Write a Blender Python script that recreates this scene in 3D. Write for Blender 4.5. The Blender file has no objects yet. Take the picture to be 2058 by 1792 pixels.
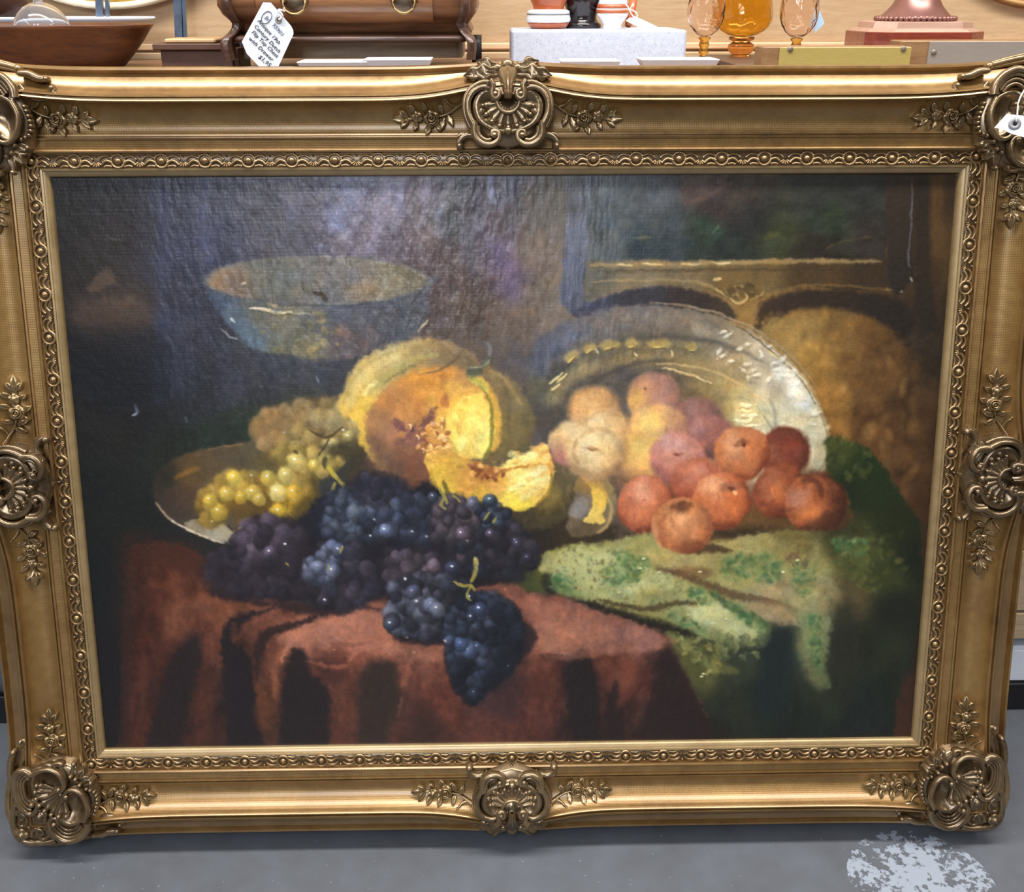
import bpy, bmesh, math, random
import numpy as np
from mathutils import Vector, Matrix

D = bpy.data
SC = bpy.context.scene
COL = SC.collection
rnd = random.Random(7)

# ------------------------------------------------------------------ camera, world, lights, exposure
FOC = 2100.0                                         # focal length for a 2058 px wide frame
C_POS = Vector((-0.0239, -1.3317, 1.2662))
C_F = Vector((0.0175, 0.9190, -0.3938)).normalized()
C_R = Vector((0.9998, -0.0196, -0.0014)).normalized()
C_D = C_F.cross(C_R).normalized()
C_R = C_D.cross(C_F).normalized()
cam_d = D.cameras.new('camera'); cam = D.objects.new('camera', cam_d); COL.objects.link(cam)
cam_d.sensor_fit = 'HORIZONTAL'; cam_d.sensor_width = 36; cam_d.lens = FOC / 2058 * 36; cam_d.clip_start = .05
cam.matrix_world = Matrix(((C_R.x, -C_D.x, -C_F.x, C_POS.x), (C_R.y, -C_D.y, -C_F.y, C_POS.y), (C_R.z, -C_D.z, -C_F.z, C_POS.z), (0, 0, 0, 1)))
SC.camera = cam
w = D.worlds.new('shop_air'); SC.world = w; w.use_nodes = True
w.node_tree.nodes['Background'].inputs[0].default_value = (1.0, .93, .84, 1)
w.node_tree.nodes['Background'].inputs[1].default_value = .10
SC.view_settings.view_transform = 'Standard'; SC.view_settings.look = 'None'
SC.view_settings.exposure = 0.0; SC.view_settings.gamma = 1; SC.view_settings.use_curve_mapping = False


def area(name, loc, sx, sy, watts, col, aim=None):
    l = D.lights.new(name, 'AREA'); l.shape = 'RECTANGLE'; l.size = sx; l.size_y = sy; l.energy = watts; l.color = col
    o = D.objects.new(name, l); o.location = loc; COL.objects.link(o)
    if aim:
        o.rotation_euler = (Vector(aim) - Vector(loc)).to_track_quat('-Z', 'Y').to_euler()
    return o


# ceiling fittings: a row right over the counter front, and cool tubes running down the shop behind the viewer; the side pair is added
area('counter_row', (.0, -.22, 2.95), 3.8, .30, 124, (1.0, .97, .93))
area('aisle_tubes', (-.42, -4.6, 2.95), .5, 4.2, 150, (.84, .90, 1.0))
area('aisle_tubes_second', (-1.35, -4.6, 2.95), .7, 4.2, 90, (.84, .90, 1.0))
area('side_fill_right', (2.6, -1.4, 2.95), .3, 2.4, 42, (1.0, .95, .88))  # added lamp for highlights on the frame's right side
area('side_fill_left', (-3.0, -1.4, 2.95), .3, 2.4, 34, (.96, .96, 1.0))  # added lamp for highlights on the frame's left side
# ------------------------------------------------------------------ helpers
def at(px, py, Y):
    """point of the depth plane y = Y on the sight line of a sketch pixel"""
    d = C_F + C_R * ((px - 1029) / FOC) + C_D * ((py - 896) / FOC)
    return C_POS + d * ((Y - C_POS.y) / d.y)


def at_z(px, py, Z):
    d = C_F + C_R * ((px - 1029) / FOC) + C_D * ((py - 896) / FOC)
    return C_POS + d * ((Z - C_POS.z) / d.z)


def tag(o, label=None, cat=None, group=None, kind=None):
    for k, v in (('label', label), ('category', cat), ('group', group), ('kind', kind)):
        if v:
            o[k] = v
    return o


def empty(name, loc=(0, 0, 0)):
    o = D.objects.new(name, None); o.location = loc; o.empty_display_size = .05; COL.objects.link(o)
    return o


class MB:
    """collects vertices and faces, then links them as one mesh object"""
    def __init__(s):
        s.v = []; s.f = []

    def add(s, vs, fs):
        k = len(s.v); s.v += [tuple(v) for v in vs]; s.f += [tuple(i + k for i in f) for f in fs]
        return s

    def grid(s, P, close_u=False, close_v=False):
        n, m = len(P), len(P[0]); vs = [p for r in P for p in r]; fs = []
        for i in range(n if close_u else n - 1):
            for j in range(m if close_v else m - 1):
                a, b = i, (i + 1) % n; c, d = j, (j + 1) % m
                fs.append((a * m + c, b * m + c, b * m + d, a * m + d))
        return s.add(vs, fs)

    def box(s, x0, x1, y0, y1, z0, z1, b=0.):
        if b <= 0:
            vs = [(x, y, z) for z in (z0, z1) for y in (y0, y1) for x in (x0, x1)]
            return s.add(vs, [(0, 2, 3, 1), (4, 5, 7, 6), (0, 1, 5, 4), (2, 6, 7, 3), (0, 4, 6, 2), (1, 3, 7, 5)])
        L = []
        for z, i in ((z0, b), (z0 + b, 0), (z1 - b, 0), (z1, b)):
            X0, X1, Y0, Y1 = x0 + i, x1 - i, y0 + i, y1 - i
            L.append([(X0 + b, Y0, z), (X1 - b, Y0, z), (X1, Y0 + b, z), (X1, Y1 - b, z), (X1 - b, Y1, z), (X0 + b, Y1, z), (X0, Y1 - b, z), (X0, Y0 + b, z)])
        s.grid(L, False, True); k = len(s.v)
        s.f.append(tuple(range(k - 8, k))); s.f.append(tuple(reversed(range(k - 32, k - 24))))
        return s

    def lathe(s, prof, c, n=40, sx=1., sy=1., mod=None, cap=True):
        """prof: (radius, z) from bottom to top round the axis through c"""
        P = []
        for r, z in prof:
            row = []
            for k in range(n):
                a = 2 * math.pi * k / n; q = r * (mod(a, z) if mod else 1)
                row.append((c[0] + sx * q * math.cos(a), c[1] + sy * q * math.sin(a), z))
            P.append(row)
        s.grid(P, False, True)
        if cap:
            k = len(s.v); s.f.append(tuple(reversed(range(k - n * len(prof), k - n * len(prof) + n)))); s.f.append(tuple(range(k - n, k)))
        return s

    def pipe(s, pts, r, n=10, close=False):
        """round tube through 3-D points"""
        pts = [Vector(p) for p in pts]; m = len(pts); P = []; up = Vector((0, 0, 1))
        for i, p in enumerate(pts):
            a, b = (pts[i - 1] if i or close else p), (pts[(i + 1) % m] if i < m - 1 or close else p)
            t = (b - a).normalized(); u = t.cross(up if abs(t.z) < .9 else Vector((0, 1, 0))).normalized(); v = t.cross(u)
            q = r[i] if isinstance(r, (list, tuple)) else r
            P.append([p + (u * math.cos(2 * math.pi * k / n) + v * math.sin(2 * math.pi * k / n)) * q for k in range(n)])
        s.grid(P, close, True)
        if not close:
            k = len(s.v); s.f.append(tuple(range(k - n, k))); s.f.append(tuple(reversed(range(k - n * m, k - n * m + n))))
        return s

    def build(s, name, mat, parent=None, smooth=True, fix=True, flat_ang=None):
        me = D.meshes.new(name); me.from_pydata(s.v, [], s.f); me.update()
        if fix:
            bm = bmesh.new(); bm.from_mesh(me); bmesh.ops.recalc_face_normals(bm, faces=bm.faces); bm.to_mesh(me); bm.free()
        me.materials.append(mat)
        if smooth:
            me.polygons.foreach_set('use_smooth', [True] * len(me.polygons))
            if flat_ang:
                me.set_sharp_from_angle(angle=math.radians(flat_ang))
        o = D.objects.new(name, me); COL.objects.link(o)
        if parent:
            o.parent = parent
        return o


def lin(c):
    return tuple(((v / 255) / 12.92 if v / 255 <= .04045 else ((v / 255 + .055) / 1.055) ** 2.4) for v in c)


class NT:
    """small builder for node materials"""
    def __init__(s, name):
        s.m = D.materials.new(name); s.m.use_nodes = True; s.t = s.m.node_tree; s.n = s.t.nodes
        s.b = s.n['Principled BSDF']; s.x = 0

    def new(s, typ, **kw):
        o = s.n.new(typ)
        for k, v in kw.items():
            if k.startswith('i_'):
                o.inputs[k[2:].replace('_', ' ')].default_value = v
            else:
                setattr(o, k, v)
        return o

    def lk(s, a, b):
        s.t.links.new(a, b)

    def coord(s, scale=(1, 1, 1), kind='Object', loc=(0, 0, 0)):
        tc = s.new('ShaderNodeTexCoord'); mp = s.new('ShaderNodeMapping')
        mp.inputs['Scale'].default_value = scale; mp.inputs['Location'].default_value = loc
        s.lk(tc.outputs[kind], mp.inputs['Vector'])
        return mp.outputs['Vector']

    def noise(s, vec, scale, detail=4, rough=.55, dist=0.):
        o = s.new('ShaderNodeTexNoise'); o.inputs['Scale'].default_value = scale; o.inputs['Detail'].default_value = detail
        o.inputs['Roughness'].default_value = rough; o.inputs['Distortion'].default_value = dist
        s.lk(vec, o.inputs['Vector'])
        return o.outputs['Fac']

    def ramp(s, fac, stops):
        o = s.new('ShaderNodeValToRGB'); e = o.color_ramp.elements
        while len(e) < len(stops):
            e.new(.5)
        for q, (p, c) in zip(e, stops):
            q.position = p; q.color = (*lin(c), 1) if len(c) == 3 else c
        s.lk(fac, o.inputs['Fac'])
        return o.outputs['Color']

    def mix(s, fac, a, b, mode='MIX'):
        o = s.new('ShaderNodeMix', data_type='RGBA', blend_type=mode)
        for q, i in ((fac, 0), (a, 6), (b, 7)):
            if hasattr(q, 'is_linked'):
                s.lk(q, o.inputs[i])
            else:
                o.inputs[i].default_value = q
        return o.outputs[2]

    def math(s, op, a, b=0.):
        o = s.new('ShaderNodeMath', operation=op)
        for q, i in ((a, 0), (b, 1)):
            if hasattr(q, 'is_linked'):
                s.lk(q, o.inputs[i])
            else:
                o.inputs[i].default_value = q
        return o.outputs[0]

    def bump(s, h, strength=.3, dist=.002):
        o = s.new('ShaderNodeBump'); o.inputs['Strength'].default_value = strength; o.inputs['Distance'].default_value = dist
        s.lk(h, o.inputs['Height']); s.lk(o.outputs['Normal'], s.b.inputs['Normal'])

    def set(s, **kw):
        for k, v in kw.items():
            s.b.inputs[k.replace('_', ' ')].default_value = v
        return s


def plain(name, c, rough=.5, metal=0., var=10, scale=30, bump=.0, coat=0., spec=.5, stretch=(1, 1, 1)):
    t = NT(name); v = t.coord(stretch); f = t.noise(v, scale, 5)
    lo = tuple(max(0, q - var) for q in c); hi = tuple(min(255, q + var) for q in c)
    t.lk(t.ramp(f, [(.3, lo), (.7, hi)]), t.b.inputs['Base Color'])
    t.set(Roughness=rough, Metallic=metal, Coat_Weight=coat, Specular_IOR_Level=spec)
    if bump:
        t.bump(f, bump, .002)
    return t.m


def wood(name, dark, mid, light, scale=8, stretch=(1, 12, 12), rough=.45, coat=.0, dist=1.2, bump=.08):
    t = NT(name); v = t.coord(stretch); a = t.noise(v, scale, 6, .6, dist); b = t.noise(v, scale * 6, 3, .6)
    c = t.ramp(a, [(.28, dark), (.5, mid), (.72, light)])
    t.lk(t.mix(.28, c, t.ramp(b, [(.3, dark), (.7, light)])), t.b.inputs['Base Color'])
    t.set(Roughness=rough, Coat_Weight=coat); t.bump(b, bump, .001)
    return t.m


def glass(name, c, rough=.02, ior=1.45, trans=1., cut=0):
    t = NT(name); t.set(Roughness=rough, IOR=ior, Transmission_Weight=trans)
    if cut:
        vo = t.new('ShaderNodeTexVoronoi'); vo.inputs['Scale'].default_value = cut; t.lk(t.coord(), vo.inputs['Vector']); t.bump(vo.outputs['Distance'], .6, .004)
    t.b.inputs['Base Color'].default_value = (*lin(c), 1)
    return t.m


def gold(name, lo, mid, hi, rough=.36, metal=.8, weave=0.):
    """gilding with rubbed reddish and dull spots"""
    t = NT(name); v = t.coord(); a = t.noise(v, 9, 6, .65); b = t.noise(v, 70, 4, .6)
    c = t.ramp(a, [(.25, lo), (.5, mid), (.75, hi)])
    t.lk(t.mix(.22, c, t.ramp(b, [(.3, lo), (.7, hi)])), t.b.inputs['Base Color'])
    t.set(Metallic=metal, Coat_Weight=.85, Coat_Roughness=.27)
    t.lk(t.math('MULTIPLY_ADD', b, .18) if False else t.math('ADD', t.math('MULTIPLY', b, .22), rough - .11), t.b.inputs['Roughness'])
    if weave:
        w1 = t.new('ShaderNodeTexWave', bands_direction='X'); w1.inputs['Scale'].default_value = 130
        w2 = t.new('ShaderNodeTexWave', bands_direction='Y'); w2.inputs['Scale'].default_value = 130
        t.lk(v, w1.inputs['Vector']); t.lk(v, w2.inputs['Vector'])
        t.bump(t.math('ADD', t.math('MULTIPLY', w1.outputs['Fac'], w2.outputs['Fac']), t.math('MULTIPLY', b, .6)), weave, .0006)
    else:
        t.bump(b, .12, .0008)
    return t.m
# ---- the painted picture: colours laid on the canvas vertex by vertex, like strokes of a brush ----
def paint_picture(PX, PY):
    """PX, PY: sketch coordinates (2058 x 1792 sketch) of every canvas vertex, shape (rows, cols).
    Returns sRGB colours 0..255 and paint thickness."""
    Hh, Ww = PX.shape
    img = np.zeros((Hh, Ww, 3)) + np.array((40, 36, 34.))
    hgt = np.zeros((Hh, Ww))
    rymin, rymax = PY.min(1), PY.max(1)
    cxmin, cxmax = PX.min(0), PX.max(0)
    px_step = float(np.median(np.diff(PX[Hh // 2])))
    cache = {}

    def nz(sx, sy, seed, octs=2):
        """smooth noise about -1..1 with blob size sx, sy in sketch px"""
        key = (sx, sy, seed, octs)
        if key in cache:
            return cache[key]
        out = np.zeros((Hh, Ww)); amp = 1.0; tot = 0
        for o in range(octs):
            gx = max(3, int(Ww * px_step / (sx / 2 ** o)) + 3); gy = max(3, int(Hh * px_step / (sy / 2 ** o)) + 3)
            g = np.random.RandomState(seed + o * 101).rand(gy, gx) * 2 - 1
            u = np.linspace(0, gx - 1.001, Ww); v = np.linspace(0, gy - 1.001, Hh)
            iu, iv = u.astype(int), v.astype(int); fu, fv = u - iu, v - iv
            fu = fu * fu * (3 - 2 * fu); fv = (fv * fv * (3 - 2 * fv))[:, None]
            iu1, iv1 = np.minimum(iu + 1, gx - 1), np.minimum(iv + 1, gy - 1)
            a = g[iv][:, iu] * (1 - fu) + g[iv][:, iu1] * fu
            b = g[iv1][:, iu] * (1 - fu) + g[iv1][:, iu1] * fu
            out += amp * (a * (1 - fv) + b * fv); tot += amp; amp *= .55
        out *= 1.35 / tot
        cache[key] = out
        return out

    def box(x0, y0, x1, y1):
        r = np.nonzero((rymax >= y0) & (rymin <= y1))[0]; c = np.nonzero((cxmax >= x0) & (cxmin <= x1))[0]
        if len(r) == 0 or len(c) == 0:
            return None
        return slice(r[0], r[-1] + 1), slice(c[0], c[-1] + 1)

    def ss(a, b, x):
        t = np.clip((x - a) / (b - a), 0, 1)
        return t * t * (3 - 2 * t)

    def spline(p, closed=True, n=5):
        p = np.array(p, float); m = len(p); o = []
        for i in range(m if closed else m - 1):
            if closed:
                a, b, c, d = p[i - 1], p[i], p[(i + 1) % m], p[(i + 2) % m]
            else:
                a, b, c, d = p[max(i - 1, 0)], p[i], p[i + 1], p[min(i + 2, m - 1)]
            for k in range(n):
                t = k / n
                o.append(.5 * (2 * b + (c - a) * t + (2 * a - 5 * b + 4 * c - d) * t * t + (3 * b - a - 3 * c + d) * t ** 3))
        if not closed:
            o.append(p[-1])
        return np.array(o)

    def sdf(p, X, Y):
        d = np.full(X.shape, 1e12); s = np.ones(X.shape)
        q = np.roll(p, 1, 0)
        for (ax, ay), (bx, by) in zip(p, q):
            ex, ey = bx - ax, by - ay; wx, wy = X - ax, Y - ay
            t = np.clip((wx * ex + wy * ey) / (ex * ex + ey * ey + 1e-9), 0, 1)
            d = np.minimum(d, (wx - ex * t) ** 2 + (wy - ey * t) ** 2)
            c1, c2, c3 = Y >= ay, Y < by, ex * wy > ey * wx
            s = np.where((c1 & c2 & c3) | (~c1 & ~c2 & ~c3), -s, s)
        return s * np.sqrt(d)          # negative inside

    def lay(sl, m, col, bump=0.):
        m = m[..., None]
        img[sl] = img[sl] * (1 - m) + np.asarray(col, float) * m
        if bump:
            hgt[sl] += bump * m[..., 0]

    def mixcol(sl, pts, s=60, k=1.6):
        """colour field through control points (x, y, r, g, b)"""
        X, Y = PX[sl], PY[sl]; num = 0; den = 0
        for x, y, r, g, b in pts:
            w = 1 / ((X - x) ** 2 + (Y - y) ** 2 + s * s) ** k
            num = num + w[..., None] * np.array((r, g, b), float); den = den + w
        return num / den[..., None]

    def region(p, pts, feather=4, wob=2.0, alpha=1., s=30, smooth=True, seed=1, bump=0., k=2.3, wsc=9):
        """closed shape filled from control colours, with a brushy edge"""
        q = spline(p) if smooth else np.array(p, float)
        sl = box(q[:, 0].min() - feather - 6, q[:, 1].min() - feather - 6, q[:, 0].max() + feather + 6, q[:, 1].max() + feather + 6)
        if sl is None:
            return
        d = sdf(q, PX[sl], PY[sl]) + wob * nz(wsc, wsc, seed)[sl]
        m = alpha * (1 - ss(-feather, feather, d))
        c = np.array(pts[0], float) if len(pts) == 1 and len(pts[0]) == 3 else mixcol(sl, pts, s, k)
        lay(sl, m, c, bump)

    def ell(cx, cy, rx, ry, col, rot=0, feather=4, alpha=1., wob=1., seed=3, bump=0.):
        R = max(rx, ry) + feather + 6
        sl = box(cx - R, cy - R, cx + R, cy + R)
        if sl is None:
            return
        a = math.radians(rot); dx, dy = PX[sl] - cx, PY[sl] - cy
        u = (dx * math.cos(a) + dy * math.sin(a)) / rx; v = (-dx * math.sin(a) + dy * math.cos(a)) / ry
        d = (np.sqrt(u * u + v * v) - 1) * min(rx, ry) + wob * nz(7, 7, seed)[sl]
        lay(sl, alpha * (1 - ss(-feather, feather, d)), col, bump)

    def stroke(p, w, col, alpha=1., feather=1.5, taper=True, wob=.6, bump=.25, seed=5):
        q = spline(p, False, 4) if len(p) > 2 else np.array(p, float)
        L = len(q); W0 = w + feather + 4
        sl = box(q[:, 0].min() - W0, q[:, 1].min() - W0, q[:, 0].max() + W0, q[:, 1].max() + W0)
        if sl is None:
            return
        X, Y = PX[sl], PY[sl]; best = np.full(X.shape, 1e9)
        for i in range(L - 1):
            (ax, ay), (bx, by) = q[i], q[i + 1]; ex, ey = bx - ax, by - ay
            t = np.clip(((X - ax) * ex + (Y - ay) * ey) / (ex * ex + ey * ey + 1e-9), 0, 1)
            f = (i + t) / (L - 1)
            ww = w * (np.sqrt(np.clip(4 * f * (1 - f), 0, 1)) * .75 + .25) if taper else w
            best = np.minimum(best, np.hypot(X - ax - ex * t, Y - ay - ey * t) - ww * .5)
        best = best + wob * nz(6, 6, seed)[sl]
        lay(sl, alpha * (1 - ss(-feather, feather, best)), col, bump)

    def grain(p, amt, sx, sy, seed, feather=20, octs=3, tint=(1, 1, 1), bump=0., alpha_pts=None):
        """brush grain inside a shape"""
        q = np.array(p, float)
        sl = box(q[:, 0].min() - feather, q[:, 1].min() - feather, q[:, 0].max() + feather, q[:, 1].max() + feather)
        m = 1 - ss(-feather, feather, sdf(q, PX[sl], PY[sl]))
        n = nz(sx, sy, seed, octs)[sl] * m
        img[sl] += (n * amt)[..., None] * np.array(tint, float)
        if bump:
            hgt[sl] += n * bump

    def dabs(p, n, cols, size, seed, ang=None, alpha=.8, ratio=1.6, feather=1.5, bump=.2, smooth=True):
        """loose brush dabs scattered inside a shape"""
        R = np.random.RandomState(seed); q = spline(p) if smooth else np.array(p, float)
        x0, y0 = q.min(0); x1, y1 = q.max(0)
        C = R.uniform((x0, y0), (x1, y1), (n * 5, 2)); C = C[sdf(q, C[:, 0], C[:, 1]) < 0][:n]
        for x, y in C:
            sz = size * R.uniform(.5, 1.3); c = np.array(cols[R.randint(len(cols))], float) + R.uniform(-8, 8)
            a = R.uniform(0, 360) if ang is None else ang + R.uniform(-18, 18)
            ell(x, y, sz * ratio, sz, c, a, feather, alpha * R.uniform(.6, 1), .8, seed % 50, bump)

    def fruit(cx, cy, rx, ry, base, hi, lo, rot=0, hl=(-.35, -.4), feather=3.5, stem=None, blush=None, alpha=1., seed=7, sh=1.):
        """a round fruit: light from the upper left, dusk to the lower right"""
        R = max(rx, ry) + 10
        sl = box(cx - R, cy - R, cx + R, cy + R)
        a = math.radians(rot); dx, dy = PX[sl] - cx, PY[sl] - cy
        u = (dx * math.cos(a) + dy * math.sin(a)) / rx; v = (-dx * math.sin(a) + dy * math.cos(a)) / ry
        r = np.sqrt(u * u + v * v)
        m = alpha * (1 - ss(-feather, feather, (r - 1) * min(rx, ry) + 1.4 * nz(12, 12, seed)[sl] + 2.4 * nz(46, 46, seed + 5, 1)[sl]))
        n = nz(34, 34, seed + 1)[sl] * .20 + nz(14, 14, seed + 2)[sl] * .10
        l = np.hypot(u - hl[0], v - hl[1]) + n
        t = ss(.05, .75, l)[..., None]; t2 = (ss(.75, 1.55, l) * sh)[..., None]
        c = np.array(hi, float) * (1 - t) + np.array(base, float) * t
        c = c * (1 - t2) + np.array(lo, float) * t2
        if blush:
            bx, by, br, bc = blush
            w = (np.exp(-((u - bx) ** 2 + (v - by) ** 2) / br ** 2) * .85)[..., None]
            c = c * (1 - w) + np.array(bc, float) * w
        if stem:
            sx, sy, srx, sry, sc = stem
            w = np.exp(-(((u - sx) / srx) ** 2 + ((v - sy) / sry) ** 2) ** 1.3)[..., None]
            w = w * (1 - .35 * ss(-.1, .2, v - sy)[..., None])
            c = c * (1 - w) + np.array(sc, float) * w
        c = c + (nz(4, 4, seed + 9)[sl] * 3)[..., None]
        lay(sl, m, c, .12)

    def grape(cx, cy, r, c, seed, spec=0, bloom=.5, alpha=1., con=1., feather=.16):
        sl = box(cx - r - 5, cy - r - 5, cx + r + 5, cy + r + 5)
        if sl is None:
            return
        u, v = (PX[sl] - cx) / r, (PY[sl] - cy) / (r * 1.03)
        n = nz(9, 9, 71)[sl]
        q = np.sqrt(u * u + v * v) + .06 * n; c = np.array(c, float)
        m = alpha * (1 - ss(-feather, feather, q - .97))
        l = np.hypot(u + .32, v + .38) + .10 * n
        t = ss(0, 1.45, l)[..., None]
        col = c * (1.0 + .5 * bloom * con) * (1 - t) + c * (1 - .56 * con) * t
        edge = (ss(.7, 1., q) * ss(-.2, 1., u + v) * .16)[..., None]
        col = col * (1 - edge) + c * 1.1 * edge
        lay(sl, m, col, .2 * con)
        if spec:
            ell(cx - .2 * r, cy - .3 * r, max(1.8, r * .15), max(1.6, r * .12), (232, 236, 244), 20, 1.1, spec, .2, 2, .6)

    def bunch(p, n, cols, r, seed, shade=None, spec=.04, bloom=.5, con=.75, lost=.6, base=None, bf=14):
        """grapes filling a shape, back ones first; some melt into the dusk of the bunch"""
        R = np.random.RandomState(seed); q = spline(p); x0, y0 = q.min(0); x1, y1 = q.max(0); got = []
        if base is not None:
            region(p, [base], bf, 5, .92, 30, True, seed)
        C = R.uniform((x0, y0), (x1, y1), (n * 30, 2)); C = C[sdf(q, C[:, 0], C[:, 1]) < -r * .45]
        for x, y in C:
            if len(got) >= n:
                break
            if all((x - a) ** 2 + (y - b) ** 2 > (r * .95) ** 2 for a, b in got):
                got.append((x, y))
        R.shuffle(got)
        for x, y in got:
            c = np.array(cols[R.randint(len(cols))], float)
            al = 1 - lost * R.rand() ** .7
            if shade:
                sx, sy, sr, f = shade
                w = math.exp(-((x - sx) ** 2 + (y - sy) ** 2) / sr ** 2)
                c = c * (f + (1 - f) * w); al *= .45 + .55 * w
            grape(x, y, r * R.uniform(.82, 1.15), c * R.uniform(.85, 1.12), seed, .9 if R.rand() < spec else 0, bloom * R.uniform(.5, 1.2), al, con, R.uniform(.14, .34))

    full = (slice(0, Hh), slice(0, Ww))
    # ---------------- the underpainting; some bluish sheen is painted into the curtain ----------------
    U = [(110, 370, 34, 31, 30), (150, 450, 36, 33, 32), (250, 400, 37, 35, 37), (230, 470, 44, 38, 36), (170, 560, 42, 37, 34), (250, 620, 62, 51, 44), (190, 650, 52, 43, 38),
         (130, 700, 30, 29, 30), (200, 740, 27, 28, 33), (250, 790, 29, 29, 33), (160, 850, 31, 30, 28), (250, 880, 34, 33, 30), (180, 980, 27, 30, 29), (200, 1150, 26, 28, 29), (230, 1040, 30, 33, 29), (215, 1350, 28, 25, 26), (225, 1480, 30, 26, 26),
         (330, 400, 50, 51, 66), (350, 520, 50, 51, 68), (360, 650, 52, 53, 68), (350, 760, 45, 47, 60), (420, 400, 54, 54, 68), (440, 480, 56, 57, 76), (480, 770, 56, 56, 64), (420, 810, 46, 48, 54), (430, 870, 44, 49, 41), (500, 850, 50, 55, 46), (340, 880, 36, 38, 35), (300, 820, 34, 34, 36),
         (520, 420, 68, 66, 74), (560, 480, 70, 67, 74), (620, 400, 80, 76, 86), (690, 420, 92, 90, 106), (770, 400, 100, 94, 106), (760, 480, 94, 84, 92), (850, 390, 96, 86, 92), (900, 430, 84, 82, 84), (860, 500, 86, 73, 76), (900, 570, 80, 66, 64), (940, 620, 84, 70, 60), (1000, 480, 88, 78, 88), (1020, 550, 86, 70, 84), (970, 400, 90, 82, 86), (1010, 380, 92, 88, 100),
         (1060, 420, 98, 90, 84), (1070, 500, 108, 94, 80), (1090, 590, 106, 92, 76), (1020, 660, 94, 80, 68), (930, 660, 84, 72, 64), (1110, 400, 92, 86, 76), (1110, 640, 110, 96, 84),
         (620, 750, 62, 64, 72), (600, 800, 62, 60, 54), (560, 740, 58, 60, 70), (700, 720, 62, 62, 68), (1000, 760, 84, 74, 66), (1050, 720, 84, 78, 78),
         (1560, 690, 132, 102, 56), (1640, 720, 128, 95, 46), (1620, 800, 122, 90, 46), (1700, 680, 108, 78, 44), (1760, 720, 92, 66, 38), (1840, 680, 48, 40, 33), (1720, 840, 104, 70, 38), (1660, 880, 120, 82, 40), (1790, 850, 84, 58, 34), (1860, 860, 64, 45, 28), (1780, 960, 82, 56, 33), (1850, 1010, 72, 48, 29), (1700, 930, 100, 72, 40), (1880, 700, 52, 42, 30), (1880, 480, 82, 60, 35), (1900, 400, 62, 46, 30), (1850, 1150, 66, 46, 30), (1850, 1400, 52, 38, 28), (1850, 1480, 52, 36, 28)]
    img[full] = mixcol(full, U, 34, 1.9)
    CUR = [(300, 355), (1130, 355), (1120, 640), (1040, 700), (980, 690), (720, 730), (640, 850), (330, 830), (310, 600)]
    grain(CUR, 6, 9, 26, 11, 25, 3, (.97, .98, 1.04), .8)
    grain(CUR, 5, 60, 140, 12, 40, 2, (1, 1, 1))
    grain([(620, 355), (1080, 355), (1000, 640), (880, 700), (640, 560)], 10, 10, 24, 13, 30, 3, (1, 1, 1.02), 1.3)
    grain([(100, 350), (330, 350), (330, 900), (150, 900)], 4, 70, 40, 14, 30, 2)
    grain([(1540, 620), (1900, 640), (1880, 1050), (1660, 880)], 9, 30, 30, 15, 25, 3, (1.1, .9, .5), .15)
    # curtain folds
    for p, w, c, al in [([(325, 360), (330, 520), (322, 700), (318, 800)], 26, (62, 66, 88), .35), ([(415, 365), (405, 450), (420, 520)], 20, (78, 80, 108), .4), ([(450, 380), (455, 520)], 14, (48, 47, 58), .35),
                        ([(620, 360), (612, 440), (622, 510)], 22, (66, 62, 70), .4), ([(700, 356), (694, 410), (672, 450)], 24, (120, 124, 152), .45), ([(780, 358), (768, 420), (745, 500)], 22, (128, 122, 140), .45), ([(810, 358), (800, 420), (790, 460)], 12, (132, 128, 144), .4), ([(860, 360), (850, 420), (842, 480)], 10, (128, 122, 134), .4), ([(900, 360), (885, 420), (872, 470)], 12, (128, 126, 134), .4),
                        ([(920, 380), (905, 450), (895, 480)], 26, (70, 72, 74), .45), ([(940, 480), (958, 540)], 26, (82, 86, 92), .35), ([(984, 360), (990, 405)], 11, (140, 148, 180), .6), ([(1010, 500), (1030, 590)], 40, (92, 76, 100), .45), ([(880, 500), (870, 640)], 40, (82, 66, 64), .4), ([(980, 560), (960, 640)], 30, (84, 66, 58), .4), ([(340, 640), (350, 760)], 30, (58, 62, 82), .3), ([(430, 700), (460, 780)], 50, (62, 63, 78), .3)]:
        stroke(p, w, c, al, w * .45, False, 3, .0)
    for i in range(110):  # short glints of sheen, painted over the curtain as pale strokes
        R = np.random.RandomState(900 + i)
        x, y = R.uniform(700, 1010), R.uniform(360, 660)
        if x - 700 > 320 - (y - 360) * .25 or (y > 500 and x < 780):
            continue
        L = R.uniform(6, 15)
        stroke([(x, y), (x - L * .25, y + L)], R.uniform(2, 4.2), np.array((128, 122, 134)) + R.uniform(-30, 14), R.uniform(.12, .38), 1.8, True, 1., 1.)
    for i in range(130):  # dimmer bluish glints, also painted in as strokes
        R = np.random.RandomState(2900 + i)
        x, y = R.uniform(320, 640), R.uniform(370, 800)
        if y > 500 and y < 720 and x > 410:
            continue
        L = R.uniform(8, 20)
        stroke([(x, y), (x + L * R.uniform(-.05, .3), y + L)], R.uniform(2.4, 5), np.array((74, 75, 90)) + R.uniform(-16, 12), R.uniform(.12, .32), 2, True, 1., .7)
    # brown marks on the wall at the left
    region([(196, 548), (226, 546), (232, 568), (212, 580), (192, 590), (176, 576)], [(90, 72, 58)], 7, 4, .75)
    region([(205, 596), (232, 606), (262, 590), (268, 605), (240, 616), (212, 612)], [(94, 76, 62)], 6, 4, .6)
    region([(160, 600), (280, 600), (300, 660), (170, 672)], [(78, 62, 53)], 20, 4, .65)
    stroke([(213, 470), (220, 477), (245, 484)], 5, (76, 70, 68), .6, 2)
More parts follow.
